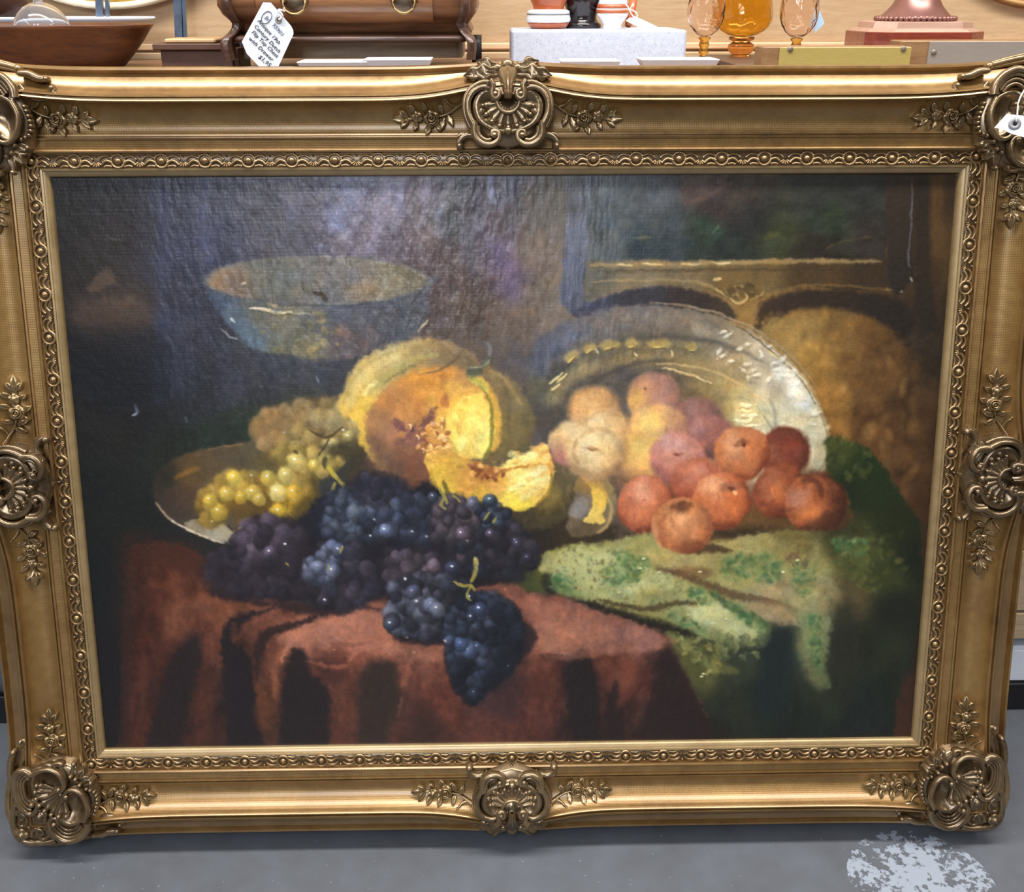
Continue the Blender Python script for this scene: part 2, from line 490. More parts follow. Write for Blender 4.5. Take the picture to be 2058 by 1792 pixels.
    stroke([(270, 812), (276, 826), (272, 832)], 7, (92, 96, 118), .7, 3); stroke([(265, 833), (276, 829)], 4, (150, 150, 160), .8, 1.5)
    stroke([(372, 838), (376, 848)], 5, (84, 88, 104), .6, 2.5)
    region([(130, 668), (320, 668), (330, 800), (150, 790)], [(26, 28, 34)], 22, 5, .5)
    region([(330, 870), (520, 820), (640, 800), (560, 880), (450, 900), (380, 930), (300, 960), (280, 900)], [(360, 900, 36, 42, 34), (560, 840, 44, 56, 44), (450, 860, 38, 50, 40)], 26, 6, .6)
    grain([(330, 860), (640, 790), (560, 900), (300, 960)], 5, 6, 26, 16, 20, 2, (.6, 1, .7), .2)
    # ---------------- picture in a frame on the painted wall ----------------
    region([(1140, 352), (1178, 352), (1186, 520), (1190, 620), (1150, 634), (1122, 600), (1132, 540)], [(1150, 400, 82, 82, 86), (1165, 470, 88, 92, 106), (1140, 560, 80, 84, 98), (1160, 610, 74, 78, 92)], 5, 2.5, .95, 30, False)
    region([(1176, 352), (1792, 352), (1778, 524), (1188, 528)], [(1200, 380, 80, 84, 86), (1240, 440, 74, 80, 82), (1320, 400, 72, 76, 80), (1340, 460, 64, 70, 72), (1300, 495, 48, 58, 62), (1400, 380, 76, 62, 56), (1440, 420, 56, 46, 42), (1490, 390, 66, 56, 48), (1420, 460, 46, 56, 44), (1510, 440, 44, 44, 42), (1560, 470, 60, 64, 42), (1640, 400, 54, 54, 48), (1660, 440, 48, 56, 42), (1740, 400, 50, 50, 46), (1760, 480, 52, 46, 40), (1460, 500, 44, 50, 46), (1640, 505, 50, 44, 36), (1220, 500, 76, 80, 80)], 3, 1.5, 1, 22, False)
    grain([(1180, 356), (1785, 356), (1775, 520), (1190, 522)], 8, 26, 16, 18, 6, 3, (1, 1, .9), .15)
    grain([(1130, 356), (1240, 356), (1250, 700), (1130, 640)], 10, 6, 50, 19, 16, 3, (.95, 1, 1.1), .7)
    for p, w, c, al in [([(1350, 360), (1362, 420), (1352, 470)], 18, (64, 70, 74), .5), ([(1376, 410), (1420, 395), (1460, 372)], 10, (96, 74, 66), .5), ([(1390, 440), (1440, 470), (1420, 490)], 26, (50, 72, 56), .45), ([(1450, 445), (1430, 470)], 4, (86, 104, 84), .5), ([(1536, 476), (1566, 468)], 12, (86, 88, 46), .6), ([(1330, 480), (1400, 492)], 16, (44, 56, 60), .6),
                        ([(1275, 480), (1310, 476)], 9, (104, 96, 66), .5), ([(1655, 432), (1700, 425)], 12, (56, 68, 46), .5), ([(1660, 500), (1700, 482), (1750, 478)], 5, (84, 70, 48), .5), ([(1480, 372), (1440, 366)], 8, (98, 78, 66), .4), ([(1510, 400), (1540, 470)], 26, (40, 38, 38), .4)]:
        stroke(p, w, c, al, w * .4, True, 2, .1)
    # lower frame bar with its bright edge, the arched shadows below and the shell ornament
    region([(1180, 524), (1780, 520), (1790, 580), (1710, 588), (1620, 572), (1540, 590), (1490, 612), (1430, 586), (1330, 570), (1230, 590), (1170, 606)], [(1200, 540, 92, 86, 72), (1350, 545, 106, 90, 64), (1300, 570, 112, 98, 74), (1500, 545, 98, 78, 48), (1500, 575, 104, 84, 48), (1650, 550, 76, 58, 36), (1750, 550, 62, 48, 34)], 4, 2, 1, 26, False)
    stroke([(1190, 533), (1330, 531), (1480, 527), (1620, 524), (1770, 527)], 10, (142, 118, 76), .75, 3.5, True, 1.5)
    for x0, x1, y in [(1240, 1270, 532), (1370, 1410, 530), (1430, 1470, 528), (1290, 1330, 531)]:
        stroke([(x0, y), (x1, y)], 3.5, (202, 178, 128), .8, 1.4)
    stroke([(1200, 545), (1500, 541), (1770, 540)], 5, (66, 54, 36), .5, 2.5)
    stroke([(1190, 565), (1300, 562), (1400, 568), (1440, 582), (1465, 600)], 6, (134, 114, 78), .65, 2)
    stroke([(1530, 600), (1560, 584), (1640, 572), (1740, 578), (1790, 584)], 5, (104, 82, 50), .7, 2)
    region([(1150, 628), (1190, 606), (1260, 582), (1340, 575), (1420, 590), (1462, 612), (1480, 640), (1440, 640), (1340, 622), (1230, 632), (1170, 640)], [(1180, 620, 62, 64, 80), (1280, 600, 54, 52, 58), (1400, 605, 56, 46, 42), (1460, 630, 66, 54, 42)], 5, 2, .95, 24)
    region([(1520, 640), (1540, 604), (1620, 582), (1720, 586), (1800, 598), (1840, 640), (1820, 680), (1770, 650), (1690, 622), (1610, 622), (1560, 650), (1520, 666)], [(1560, 620, 56, 44, 36), (1660, 600, 50, 40, 32), (1780, 620, 44, 37, 32), (1540, 640, 66, 50, 34)], 8, 3, .95, 24)
    ell(1492, 586, 30, 16, (84, 66, 38), 0, 6, .8); ell(1490, 592, 13, 11, (104, 82, 48), 0, 3, .9)
    stroke([(1468, 600), (1482, 609), (1500, 600), (1496, 586)], 5, (176, 146, 88), .85, 1.5); stroke([(1505, 604), (1525, 596), (1535, 585)], 4, (150, 122, 68), .7, 1.5); stroke([(1432, 563), (1450, 560)], 7, (196, 172, 118), .8, 2); stroke([(1440, 580), (1455, 592)], 4, (168, 142, 92), .7, 1.5)
    dabs([(1460, 570), (1530, 570), (1520, 610), (1470, 612)], 16, [(128, 102, 56), (70, 54, 32), (150, 124, 74)], 3, 77, None, .6)
    # right stile and the wall beyond
    region([(1780, 352), (1836, 352), (1838, 560), (1800, 600), (1782, 560)], [(1795, 400, 54, 44, 36), (1825, 460, 50, 42, 36), (1810, 560, 46, 40, 36)], 5, 2, .9, 30, False)
    region([(1836, 352), (1868, 352), (1874, 560), (1884, 660), (1850, 680), (1836, 580)], [(44, 37, 31)], 9, 3, .8, 30, False)
    region([(1868, 352), (1898, 352), (1896, 500), (1888, 640), (1874, 560)], [(1880, 450, 88, 64, 36), (1882, 600, 62, 46, 30)], 8, 3, .8, 30, False)
    stroke([(1834, 356), (1832, 440), (1826, 520), (1830, 536)], 3.5, (98, 96, 100), .7, 1.5); stroke([(1829, 556), (1833, 566)], 5, (150, 140, 130), .8, 1.5); stroke([(1810, 585), (1812, 587)], 5, (140, 128, 110), .8, 1.5); stroke([(1780, 580), (1794, 582)], 6, (128, 100, 60), .6, 2)
    stroke([(1660, 803), (1718, 806)], 5, (170, 130, 72), .6, 1.6); stroke([(1722, 806), (1830, 802)], 3, (70, 48, 30), .5, 1.5)
    region([(1530, 650), (1600, 630), (1700, 630), (1780, 660), (1840, 720), (1850, 820), (1850, 980), (1820, 1010), (1770, 930), (1700, 885), (1665, 870), (1630, 770), (1570, 705)],
           [(1570, 680, 138, 110, 60), (1620, 660, 132, 102, 54), (1680, 650, 118, 88, 46), (1740, 680, 104, 74, 40), (1800, 720, 82, 58, 34), (1640, 730, 144, 110, 54), (1690, 720, 126, 92, 46), (1680, 800, 134, 98, 48), (1740, 780, 108, 76, 40), (1810, 800, 76, 54, 33), (1680, 860, 124, 86, 42), (1740, 860, 102, 70, 38), (1800, 900, 86, 60, 36), (1830, 980, 76, 52, 32)], 14, 8, .85, 22)
    region([(1700, 690), (1770, 700), (1800, 800), (1770, 880), (1700, 840)], [(1740, 720, 100, 70, 40), (1760, 820, 88, 60, 36)], 24, 6, .5)
    region([(1540, 680), (1620, 662), (1670, 700), (1690, 800), (1660, 860), (1600, 760)], [(1580, 690, 142, 112, 62), (1650, 760, 130, 94, 46)], 22, 8, .5)
    grain([(1540, 640), (1840, 680), (1850, 1000), (1680, 880)], 16, 34, 28, 17, 25, 3, (1.1, .85, .45), .3)
    dabs([(1560, 660), (1700, 640), (1840, 800), (1820, 1000), (1680, 880)], 90, [(128, 92, 46), (104, 72, 38), (150, 114, 58), (88, 62, 36)], 9, 78, 100, .3, 1.8, 6, .3)
    # ---------------- glass bowl at the back ----------------
    region([(410, 570), (424, 556), (640, 612), (864, 556), (864, 580), (856, 640), (830, 672), (780, 700), (700, 718), (640, 722), (580, 716), (510, 700), (462, 656), (428, 610)],
           [(430, 600, 62, 72, 88), (470, 650, 76, 92, 106), (510, 685, 84, 98, 106), (520, 625, 92, 94, 86), (560, 640, 112, 104, 82), (620, 690, 112, 104, 76), (560, 700, 98, 98, 82), (640, 650, 92, 92, 88), (690, 630, 82, 86, 98), (750, 620, 78, 80, 88), (820, 610, 74, 78, 86), (840, 650, 74, 78, 84), (740, 680, 84, 78, 80), (690, 690, 96, 84, 80), (780, 660, 74, 76, 82)], 6, 3.5, .82, 22)
    grain([(412, 570), (860, 570), (840, 660), (740, 715), (520, 712), (440, 640)], 8, 8, 26, 21, 10, 3, (.9, 1, 1.05), .5)
    ell(637, 564, 227, 50, (96, 92, 86), 0, 3, .95, 1.5)
    sl = box(400, 510, 870, 620)
    m = 1 - ss(.9, 1.02, np.hypot((PX[sl] - 637) / 226, (PY[sl] - 564) / 49))
    lay(sl, m, mixcol(sl, [(425, 566, 124, 100, 76), (470, 560, 112, 94, 78), (520, 545, 88, 86, 78), (560, 570, 88, 90, 84), (620, 550, 104, 100, 92), (660, 590, 92, 92, 92), (700, 550, 104, 100, 98), (730, 580, 112, 98, 80), (780, 565, 112, 104, 84), (840, 562, 102, 94, 78), (640, 520, 92, 86, 82)], 22))
    grain([(415, 565), (520, 525), (760, 522), (858, 560), (740, 608), (540, 604)], 9, 7, 34, 22, 6, 3, (1, 1, 1), .7)
    stroke([(411, 572), (440, 588), (520, 604), (600, 612), (700, 613), (790, 602), (862, 574)], 4, (62, 64, 70), .6, 2)
    stroke([(500, 620), (530, 622), (560, 628), (588, 626)], 6, (208, 192, 158), .9, 1.6, True, 1, .8); stroke([(585, 628), (625, 632)], 4, (160, 150, 128), .7, 1.6)
    stroke([(548, 612), (558, 614)], 9, (168, 150, 122), .7, 2.5); stroke([(484, 570), (493, 566)], 5, (196, 184, 168), .8, 1.5); stroke([(470, 580), (500, 588)], 6, (92, 72, 52), .6, 2)
    stroke([(464, 640), (474, 648)], 4, (186, 188, 180), .85, 1.4); stroke([(444, 660), (462, 678), (478, 680)], 4, (132, 134, 124), .7, 1.6); stroke([(630, 588), (648, 590), (656, 606)], 9, (62, 50, 34), .9, 2); stroke([(608, 570), (612, 584)], 4, (58, 50, 38), .7, 1.5)
    stroke([(840, 666), (852, 652), (862, 642)], 4, (158, 142, 116), .85, 1.4); stroke([(636, 754), (640, 768)], 4, (104, 112, 124), .7, 1.8)
    dabs([(520, 615), (670, 630), (670, 705), (550, 705)], 70, [(132, 122, 86), (94, 88, 66), (146, 128, 84), (84, 92, 92)], 5, 79, None, .55, 1.6, 2, .3)
    dabs([(720, 560), (820, 560), (800, 590), (720, 596)], 14, [(134, 112, 84), (124, 118, 98)], 6, 80, None, .45, 1.6, 3, .3)
    dabs([(660, 655), (730, 640), (760, 690), (690, 715)], 22, [(110, 86, 78), (82, 76, 84), (98, 84, 84)], 6, 81, 60, .5, 1.8, 3, .3)
    # ---------------- big pewter platter ----------------
    region([(1060, 760), (1072, 700), (1110, 660), (1180, 630), (1270, 614), (1370, 618), (1450, 636), (1530, 680), (1600, 740), (1645, 810), (1666, 870), (1662, 930), (1632, 960), (1500, 990), (1250, 960), (1110, 900), (1062, 830)],
           [(1075, 720, 80, 82, 92), (1120, 670, 86, 86, 94), (1190, 640, 94, 90, 92), (1260, 640, 100, 92, 88), (1340, 640, 104, 94, 84), (1420, 660, 108, 98, 84), (1190, 700, 96, 90, 80), (1280, 710, 104, 92, 68), (1380, 710, 108, 98, 72), (1460, 690, 128, 116, 94), (1470, 740, 150, 132, 96), (1530, 720, 168, 158, 138), (1560, 760, 186, 176, 152), (1600, 800, 190, 182, 154), (1640, 860, 180, 170, 136), (1625, 920, 172, 164, 132), (1580, 830, 200, 192, 160), (1530, 840, 204, 194, 154), (1480, 800, 176, 156, 104), (1430, 790, 116, 98, 62), (1120, 760, 74, 70, 64), (1100, 830, 76, 70, 62), (1180, 770, 84, 78, 70), (1260, 760, 84, 78, 72), (1340, 750, 88, 78, 66), (1400, 830, 96, 80, 62), (1090, 780, 92, 88, 70), (1620, 950, 130, 118, 88)], 7, 4, .93, 22)
    for q_, w_, c_, a_ in [([(1110, 800), (1130, 770), (1170, 745)], 30, (150, 130, 84), .5), ([(1180, 740), (1250, 722), (1330, 722)], 26, (142, 122, 78), .45), ([(1350, 730), (1420, 745), (1470, 780)], 34, (158, 136, 86), .5), ([(1090, 740), (1120, 700), (1180, 665)], 26, (84, 88, 104), .4), ([(1200, 650), (1300, 636), (1400, 644)], 24, (120, 108, 92), .35), ([(1430, 780), (1460, 820), (1466, 860)], 40, (150, 128, 82), .45), ([(1400, 660), (1480, 690), (1540, 730)], 20, (166, 152, 124), .4)]:
        stroke(q_, w_, c_, a_, w_ * .45, False, 4, .1)
    grain([(1065, 760), (1180, 640), (1370, 622), (1600, 745), (1655, 900), (1500, 960), (1250, 900), (1080, 830)], 6, 14, 14, 24, 8, 3, (1, 1, .9), .3)
    grain([(1062, 720), (1180, 636), (1330, 620), (1330, 720), (1120, 780)], 8, 6, 34, 25, 14, 3, (.9, .95, 1.1), .6)
    def arc(cx, cy, rx, ry, a0, a1, w, col, al=.8, f=2, rot=0, n=9):
        pts = []
        for i in range(n):
            a = math.radians(a0 + (a1 - a0) * i / (n - 1)); x, y = rx * math.cos(a), ry * math.sin(a); r = math.radians(rot)
            pts.append((cx + x * math.cos(r) - y * math.sin(r), cy + x * math.sin(r) + y * math.cos(r)))
        stroke(pts, w, col, al, f)
    # ring of the well and the rim edge
    arc(1360, 860, 262, 172, 188, 262, 10, (96, 90, 62), .5, 3, 8); arc(1366, 868, 286, 190, 190, 300, 12, (72, 68, 62), .5, 5, 8)
    arc(1366, 862, 205, 128, 250, 330, 5, (188, 162, 112), .6, 1.8, 10); arc(1366, 864, 214, 138, 200, 262, 9, (70, 64, 58), .55, 4, 8); arc(1380, 880, 180, 120, 300, 360, 6, (132, 128, 108), .55, 3, 10)
    arc(1362, 820, 300, 205, 250, 330, 5, (138, 122, 98), .7, 1.6, 13); arc(1352, 830, 300, 205, 300, 345, 5, (206, 194, 160), .7, 1.6, 14)
    stroke([(1480, 655), (1530, 688), (1580, 730), (1615, 770), (1640, 812)], 4, (84, 70, 46), .8, 1.8); stroke([(1540, 700), (1592, 738)], 3.5, (206, 180, 120), .9, 1.4); stroke([(1648, 830), (1664, 880), (1660, 925), (1640, 950)], 5, (120, 106, 76), .6, 2)
    for x, y, L, a in [(1225, 701, 34, -8), (1325, 698, 36, 0), (1150, 722, 26, -26), (1185, 706, 22, -20), (1390, 704, 16, 8), (1270, 698, 18, 0)]:
        c, s_ = math.cos(math.radians(a)) * L / 2, math.sin(math.radians(a)) * L / 2
        stroke([(x - c * 1.2, y - s_ - 7), (x + c * 1.2, y + s_ - 7)], 20, (178, 150, 78), .6, 7, True, 2); stroke([(x - c * .6, y - s_ + 2), (x + c * .7, y + s_ + 2)], 2.5, (64, 52, 34), .7, 1.4, True, 1.5); stroke([(x - c * .7, y - s_), (x + c * .5, y + s_ - 2)], 3, (206, 178, 96), .7, 1.6, True, 1.5)
    for p in ([(1104, 772), (1132, 748)], [(1118, 768), (1140, 752)], [(1110, 782), (1126, 770)]):
        stroke(p, 5, (200, 180, 118), .85, 1.4, True, .8, .8)
    for p in ([(1196, 700), (1203, 712)], [(1276, 708), (1282, 716)], [(1348, 704), (1352, 716)]):
        stroke(p, 5, (188, 170, 130), .8, 1.5, True, .8, .8)
    stroke([(1332, 740), (1360, 746), (1395, 756), (1430, 770)], 5, (196, 172, 124), .85, 1.6)
    R = np.random.RandomState(31)
    for k, (x, y) in enumerate([(1452, 668), (1464, 674), (1446, 706), (1450, 716), (1470, 726), (1500, 732), (1490, 744), (1514, 744), (1520, 752), (1504, 760), (1546, 694), (1556, 730), (1562, 742), (1582, 756), (1600, 772), (1612, 800), (1546, 760), (1574, 722), (1500, 692), (1630, 850), (1638, 830), (1590, 745), (1486, 700), (1530, 712)]):
        a = R.uniform(-60, 80)
        ell(x, y, R.uniform(5, 10), R.uniform(2.4, 4.2), np.array((222, 214, 190)) + R.uniform(-14, 14), a, 2.2, .75, 2.2, k + 3, 1.)
        ell(x + 3, y + 6, R.uniform(4, 8), 2.2, (126, 112, 86), a, 2, .5, 1.5, k + 5)
    region([(1556, 748), (1590, 742), (1622, 790), (1634, 830), (1606, 820), (1580, 782)], [(228, 224, 206)], 9, 5, .8); region([(1540, 772), (1570, 764), (1580, 790), (1556, 800)], [(142, 130, 108)], 8, 4, .5); region([(1600, 820), (1640, 850), (1640, 910), (1600, 930), (1580, 880)], [(196, 188, 156)], 14, 4, .6)
    region([(1478, 806), (1520, 812), (1536, 834), (1520, 850), (1490, 858), (1474, 840)], [(206, 188, 132)], 6, 3, .7)
    for y in (814, 824, 834, 845, 854):
        stroke([(1474 + (y % 5) * 4, y - 2), (1500, y + 3 - y % 4), (1528 - (y % 7) * 4, y - 4 + y % 5)], 6.5, (240, 228, 182), .8, 2, True, 2.5, 1.); stroke([(1482 + y % 9, y + 5), (1508, y + 6)], 3, (150, 118, 64), .55, 1.6, True, 1.5)
    stroke([(1546, 800), (1560, 830), (1556, 860)], 8, (132, 128, 108), .6, 3); stroke([(1566, 812), (1576, 840), (1570, 880)], 10, (208, 200, 168), .5, 4)
    # ---------------- fruit plate at the left and its grapes ----------------
    region([(306, 980), (312, 950), (340, 925), (400, 905), (470, 892), (540, 880), (620, 900), (640, 1000), (560, 1090), (500, 1100), (440, 1090), (370, 1064), (322, 1026)],
           [(330, 960, 48, 44, 36), (340, 1010, 66, 54, 44), (380, 960, 96, 72, 40), (370, 1000, 82, 62, 48), (420, 940, 92, 74, 48), (460, 910, 88, 74, 54), (500, 900, 86, 76, 56), (420, 1000, 92, 76, 60), (440, 1040, 90, 78, 62), (380, 1040, 74, 62, 50), (540, 930, 96, 82, 48), (560, 1020, 84, 64, 30), (600, 940, 84, 74, 40)], 5, 2.5, .95, 22)
    stroke([(314, 1010), (340, 1042), (390, 1068), (440, 1084), (478, 1096)], 5, (150, 134, 112), .8, 2); region([(372, 1050), (420, 1044), (470, 1066), (478, 1092), (440, 1086), (390, 1068)], [(400, 1056, 128, 118, 98), (450, 1076, 156, 148, 124)], 4, 3, .9)
    stroke([(345, 1046), (400, 1074), (470, 1098)], 4, (196, 184, 156), .75, 1.6, True, 1.5); stroke([(478, 1070), (486, 1056)], 8, (172, 162, 138), .85, 2); stroke([(456, 1056), (468, 1068)], 6, (50, 40, 30), .7, 2)
    stroke([(352, 960), (370, 950), (400, 940)], 10, (140, 100, 42), .6, 4); stroke([(416, 906), (440, 898), (490, 893)], 4, (120, 92, 56), .7, 2); stroke([(330, 1020), (320, 990), (326, 960)], 8, (50, 46, 42), .5, 3)
    WG = dict(con=.5, lost=.6)
    bunch([(505, 855), (525, 825), (575, 812), (640, 798), (695, 812), (738, 850), (742, 892), (700, 918), (640, 922), (590, 904), (540, 908), (515, 885)], 75, [(148, 124, 82), (138, 114, 72), (134, 106, 64), (130, 112, 70), (158, 136, 96)], 17, 41, None, .04, .3, base=(104, 84, 54), bf=12, **WG)
    region([(505, 858), (560, 818), (604, 830), (590, 872), (540, 902), (512, 886)], [(540, 850, 138, 106, 66), (580, 850, 132, 104, 66)], 12, 5, .6)
    for x, y, r, c in [(668, 846, 25, (160, 142, 96)), (692, 824, 23, (158, 140, 92)), (640, 838, 20, (150, 130, 84)), (715, 856, 17, (160, 142, 94)), (600, 866, 19, (158, 132, 74)), (730, 882, 15, (156, 138, 88)), (624, 880, 17, (160, 136, 78)), (570, 890, 18, (152, 124, 70))]:
        grape(x, y, r, c, 1, 0, .3, .8, .4, .3)
    bunch([(540, 908), (600, 892), (650, 912), (692, 922), (664, 952), (620, 962), (580, 952)], 30, [(166, 142, 78), (156, 134, 72), (140, 122, 64)], 15, 42, None, .14, .4, base=(116, 98, 46), bf=12, **WG)
    bunch([(405, 990), (440, 956), (490, 944), (540, 952), (600, 948), (626, 980), (612, 1012), (560, 1004), (520, 994), (474, 1014), (444, 1054), (408, 1058), (396, 1024)], 50, [(164, 134, 58), (150, 120, 50), (174, 146, 74), (138, 110, 48)], 17, 43, None, .1, .38, base=(112, 88, 38), bf=10, **WG)
    bunch([(540, 980), (600, 985), (616, 1020), (590, 1064), (552, 1054), (546, 1010)], 16, [(186, 150, 46), (168, 132, 42), (144, 114, 40)], 17, 44, None, .15, .4, base=(104, 80, 32), bf=9, **WG)
    region([(470, 1012), (540, 998), (556, 1040), (520, 1056), (470, 1040)], [(100, 76, 34)], 12, 4, .8)
    region([(590, 1020), (640, 990), (660, 1040), (610, 1074), (578, 1062)], [(84, 70, 32)], 13, 4, .75)
    for x, y, r, c in [(508, 990, 17, (190, 160, 72)), (456, 992, 16, (198, 168, 74)), (520, 1004, 14, (198, 168, 78)), (558, 990, 18, (216, 196, 120)), (590, 990, 18, (192, 156, 62)), (560, 1030, 19, (196, 160, 48)), (596, 928, 19, (202, 180, 104)), (575, 955, 18, (196, 176, 98)), (666, 894, 16, (186, 168, 106)), (630, 935, 13, (198, 172, 78)), (700, 880, 14, (176, 158, 96)), (440, 1030, 18, (188, 158, 62)), (470, 960, 17, (204, 176, 72)), (424, 1006, 15, (186, 156, 62)), (540, 960, 17, (196, 168, 76)), (484, 1000, 14, (190, 158, 56))]:
        grape(x, y, r, c, 4, .8, .4, .85, .5, .24)
    for p in ([(620, 862), (650, 878), (668, 872), (690, 858)], [(640, 915), (655, 895), (662, 880)], [(590, 905), (600, 912)]):
        stroke(p, 5, (74, 60, 32), .8, 1.5)
    stroke([(655, 930), (668, 950), (690, 975), (715, 988)], 9, (164, 150, 60), .9, 2); stroke([(674, 972), (668, 985), (656, 993)], 7, (160, 144, 62), .85, 2); stroke([(695, 978), (700, 1005)], 7, (150, 136, 56), .85, 2); stroke([(650, 920), (672, 922)], 8, (130, 116, 50), .7, 3); stroke([(655, 918), (652, 940)], 10, (60, 54, 34), .7, 3)
    # dusk between the grapes and the melon
    region([(650, 900), (740, 880), (800, 900), (870, 960), (850, 1000), (760, 1010), (690, 970), (700, 930)], [(690, 920, 64, 58, 36), (760, 930, 78, 58, 44), (820, 960, 92, 62, 42), (760, 980, 60, 50, 50)], 16, 5, .85, 24)
    # ---------------- melon ----------------
    region([(684, 826), (690, 780), (716, 734), (756, 704), (810, 686), (870, 680), (930, 700), (980, 735), (1030, 762), (1062, 806), (1074, 856), (1060, 905), (1020, 930), (940, 950), (860, 960), (780, 950), (730, 900), (716, 850)],
           [(700, 800, 192, 162, 82), (720, 750, 184, 162, 96), (770, 708, 168, 146, 92), (840, 690, 148, 124, 78), (900, 698, 128, 106, 72), (950, 725, 112, 94, 68), (720, 840, 196, 160, 66), (1000, 765, 124, 102, 66), (1040, 800, 106, 94, 66), (1060, 860, 100, 88, 58), (1030, 880, 112, 96, 56), (1010, 850, 124, 104, 56), (1050, 905, 94, 84, 54), (960, 930, 110, 88, 54)], 7, 4, .96, 26)
    for p, w, c, al in [([(700, 826), (716, 776), (760, 730), (820, 704)], 22, (206, 184, 116), .5), ([(690, 815), (706, 765), (750, 722), (800, 700)], 7, (164, 142, 84), .5), ([(735, 815), (746, 780), (785, 748), (830, 722), (880, 712)], 12, (150, 140, 80), .6), ([(770, 772), (800, 748), (850, 728)], 5, (104, 98, 56), .7), ([(716, 846), (726, 818), (740, 800)], 20, (214, 180, 78), .6), ([(730, 792), (740, 780), (760, 766)], 11, (214, 194, 124), .65), ([(880, 690), (930, 706), (965, 730)], 14, (122, 100, 66), .4), ([(760, 716), (800, 698), (850, 688)], 10, (182, 160, 108), .4)]:
        stroke(p, w, c, al, w * .35, True, 3, .5)
    # cut face
    region([(734, 856), (752, 810), (790, 768), (840, 742), (900, 734), (940, 748), (966, 776), (990, 820), (1000, 866), (988, 900), (962, 922), (900, 930), (870, 960), (800, 950), (756, 916)],
           [(755, 850, 148, 106, 68), (780, 800, 164, 114, 62), (840, 765, 186, 126, 52), (890, 750, 176, 118, 54), (830, 820, 170, 114, 62), (880, 790, 198, 138, 56), (915, 780, 208, 156, 72), (930, 815, 216, 166, 70), (950, 860, 232, 206, 100), (960, 890, 232, 210, 104), (905, 850, 218, 170, 74), (800, 870, 160, 108, 72), (770, 900, 128, 92, 66), (820, 905, 132, 90, 62), (880, 880, 186, 134, 70), (850, 935, 122, 78, 54), (800, 935, 106, 76, 58), (920, 915, 214, 176, 86), (930, 755, 158, 114, 66)], 7, 4, 1, 20)
    grain([(760, 840), (840, 750), (930, 750), (980, 860), (900, 920), (790, 920)], 8, 14, 14, 26, 10, 3, (1, .8, .4), .4)
    for q_, w_, c_, a_ in [([(760, 850), (790, 800), (840, 770)], 22, (150, 100, 56), .4), ([(800, 850), (840, 800), (890, 776)], 20, (198, 138, 66), .4), ([(770, 880), (800, 850)], 20, (140, 96, 70), .4), ([(850, 830), (880, 800), (910, 790)], 14, (218, 160, 76), .4), ([(840, 760), (880, 748), (920, 752)], 12, (206, 140, 60), .4), ([(748, 860), (756, 900), (790, 930)], 20, (118, 84, 62), .45)]:
        stroke(q_, w_, c_, a_, w_ * .45, True, 4, .3)
    region([(898, 846), (915, 815), (945, 790), (970, 796), (980, 830), (982, 866), (974, 900), (958, 918), (930, 906), (906, 892)], [(915, 850, 226, 190, 88), (945, 805, 216, 182, 82), (968, 860, 238, 222, 122), (950, 900, 238, 218, 112)], 5, 5, .95, 16, bump=.5)
    dabs([(905, 850), (940, 800), (975, 835), (972, 900), (935, 910)], 36, [(236, 216, 122), (224, 190, 92), (242, 228, 142), (212, 168, 78)], 6, 82, 70, .6, 1.8, 2.5, .6)
    for x, y, rx, ry, rot, c in [(806, 858, 16, 9, 20, (112, 72, 66)), (826, 872, 20, 11, -30, (106, 68, 68)), (858, 848, 9, 22, 28, (104, 66, 64)), (868, 832, 5, 12, 24, (112, 72, 62)), (820, 886, 26, 12, -10, (122, 82, 70)), (893, 806, 7, 12, 10, (146, 92, 54)), (890, 852, 6, 9, 10, (138, 86, 46)), (846, 888, 16, 10, -20, (128, 82, 64)), (872, 897, 20, 8, 10, (146, 98, 54)), (795, 850, 7, 10, 0, (110, 70, 66))]:
        ell(x, y, rx, ry, c, rot, 5, .8, 4)
    dabs([(836, 872), (880, 850), (905, 880), (895, 920), (860, 925), (838, 900)], 60, [(214, 160, 86), (226, 184, 118), (156, 98, 46), (126, 76, 42), (238, 204, 140), (196, 134, 62)], 4.2, 83, None, .85, 1.5, 1.4, .9)
    dabs([(800, 850), (840, 860), (850, 890), (810, 890)], 14, [(158, 108, 74), (94, 60, 58), (176, 120, 66)], 4, 84, None, .7)
    for x, y in [(822, 852), (838, 874), (848, 902), (872, 868), (884, 838), (890, 900), (862, 890)]:
        stroke([(x, y), (x + 5, y + 4), (x + 4, y + 9)], 4, (236, 196, 130), .8, 1.3, True, .6, 1.)
    region([(745, 880), (800, 905), (840, 900), (866, 930), (856, 985), (800, 985), (750, 940)], [(770, 910, 108, 82, 62), (830, 925, 122, 78, 56), (840, 965, 108, 68, 50), (790, 960, 84, 62, 54)], 16, 5, .8)
    # rind to the right of the cut
    stroke([(966, 776), (984, 800), (990, 846), (984, 900), (970, 924)], 9, (116, 110, 46), .9, 2.5, True, 1.5); stroke([(955, 756), (980, 778), (1000, 830), (1000, 880), (990, 905)], 14, (206, 160, 66), .8, 4, True, 2); stroke([(944, 756), (962, 768), (980, 786)], 14, (176, 168, 76), .8, 3, True, 2); stroke([(1010, 785), (1036, 830), (1036, 900)], 28, (114, 98, 62), .5, 10); stroke([(985, 745), (1020, 770), (1048, 815)], 9, (152, 126, 76), .5, 4); stroke([(1004, 762), (1022, 800), (1022, 870)], 9, (88, 80, 56), .4, 4)
    # stalk
    stroke([(940, 744), (950, 750), (968, 744)], 18, (76, 84, 66), .85, 5, True, 2); stroke([(960, 742), (978, 730), (984, 714)], 9, (74, 82, 72), .8, 3); stroke([(978, 690), (985, 700), (984, 716)], 8, (112, 118, 114), .6, 3); stroke([(942, 740), (975, 734), (985, 722)], 4, (136, 140, 112), .6, 1.8)
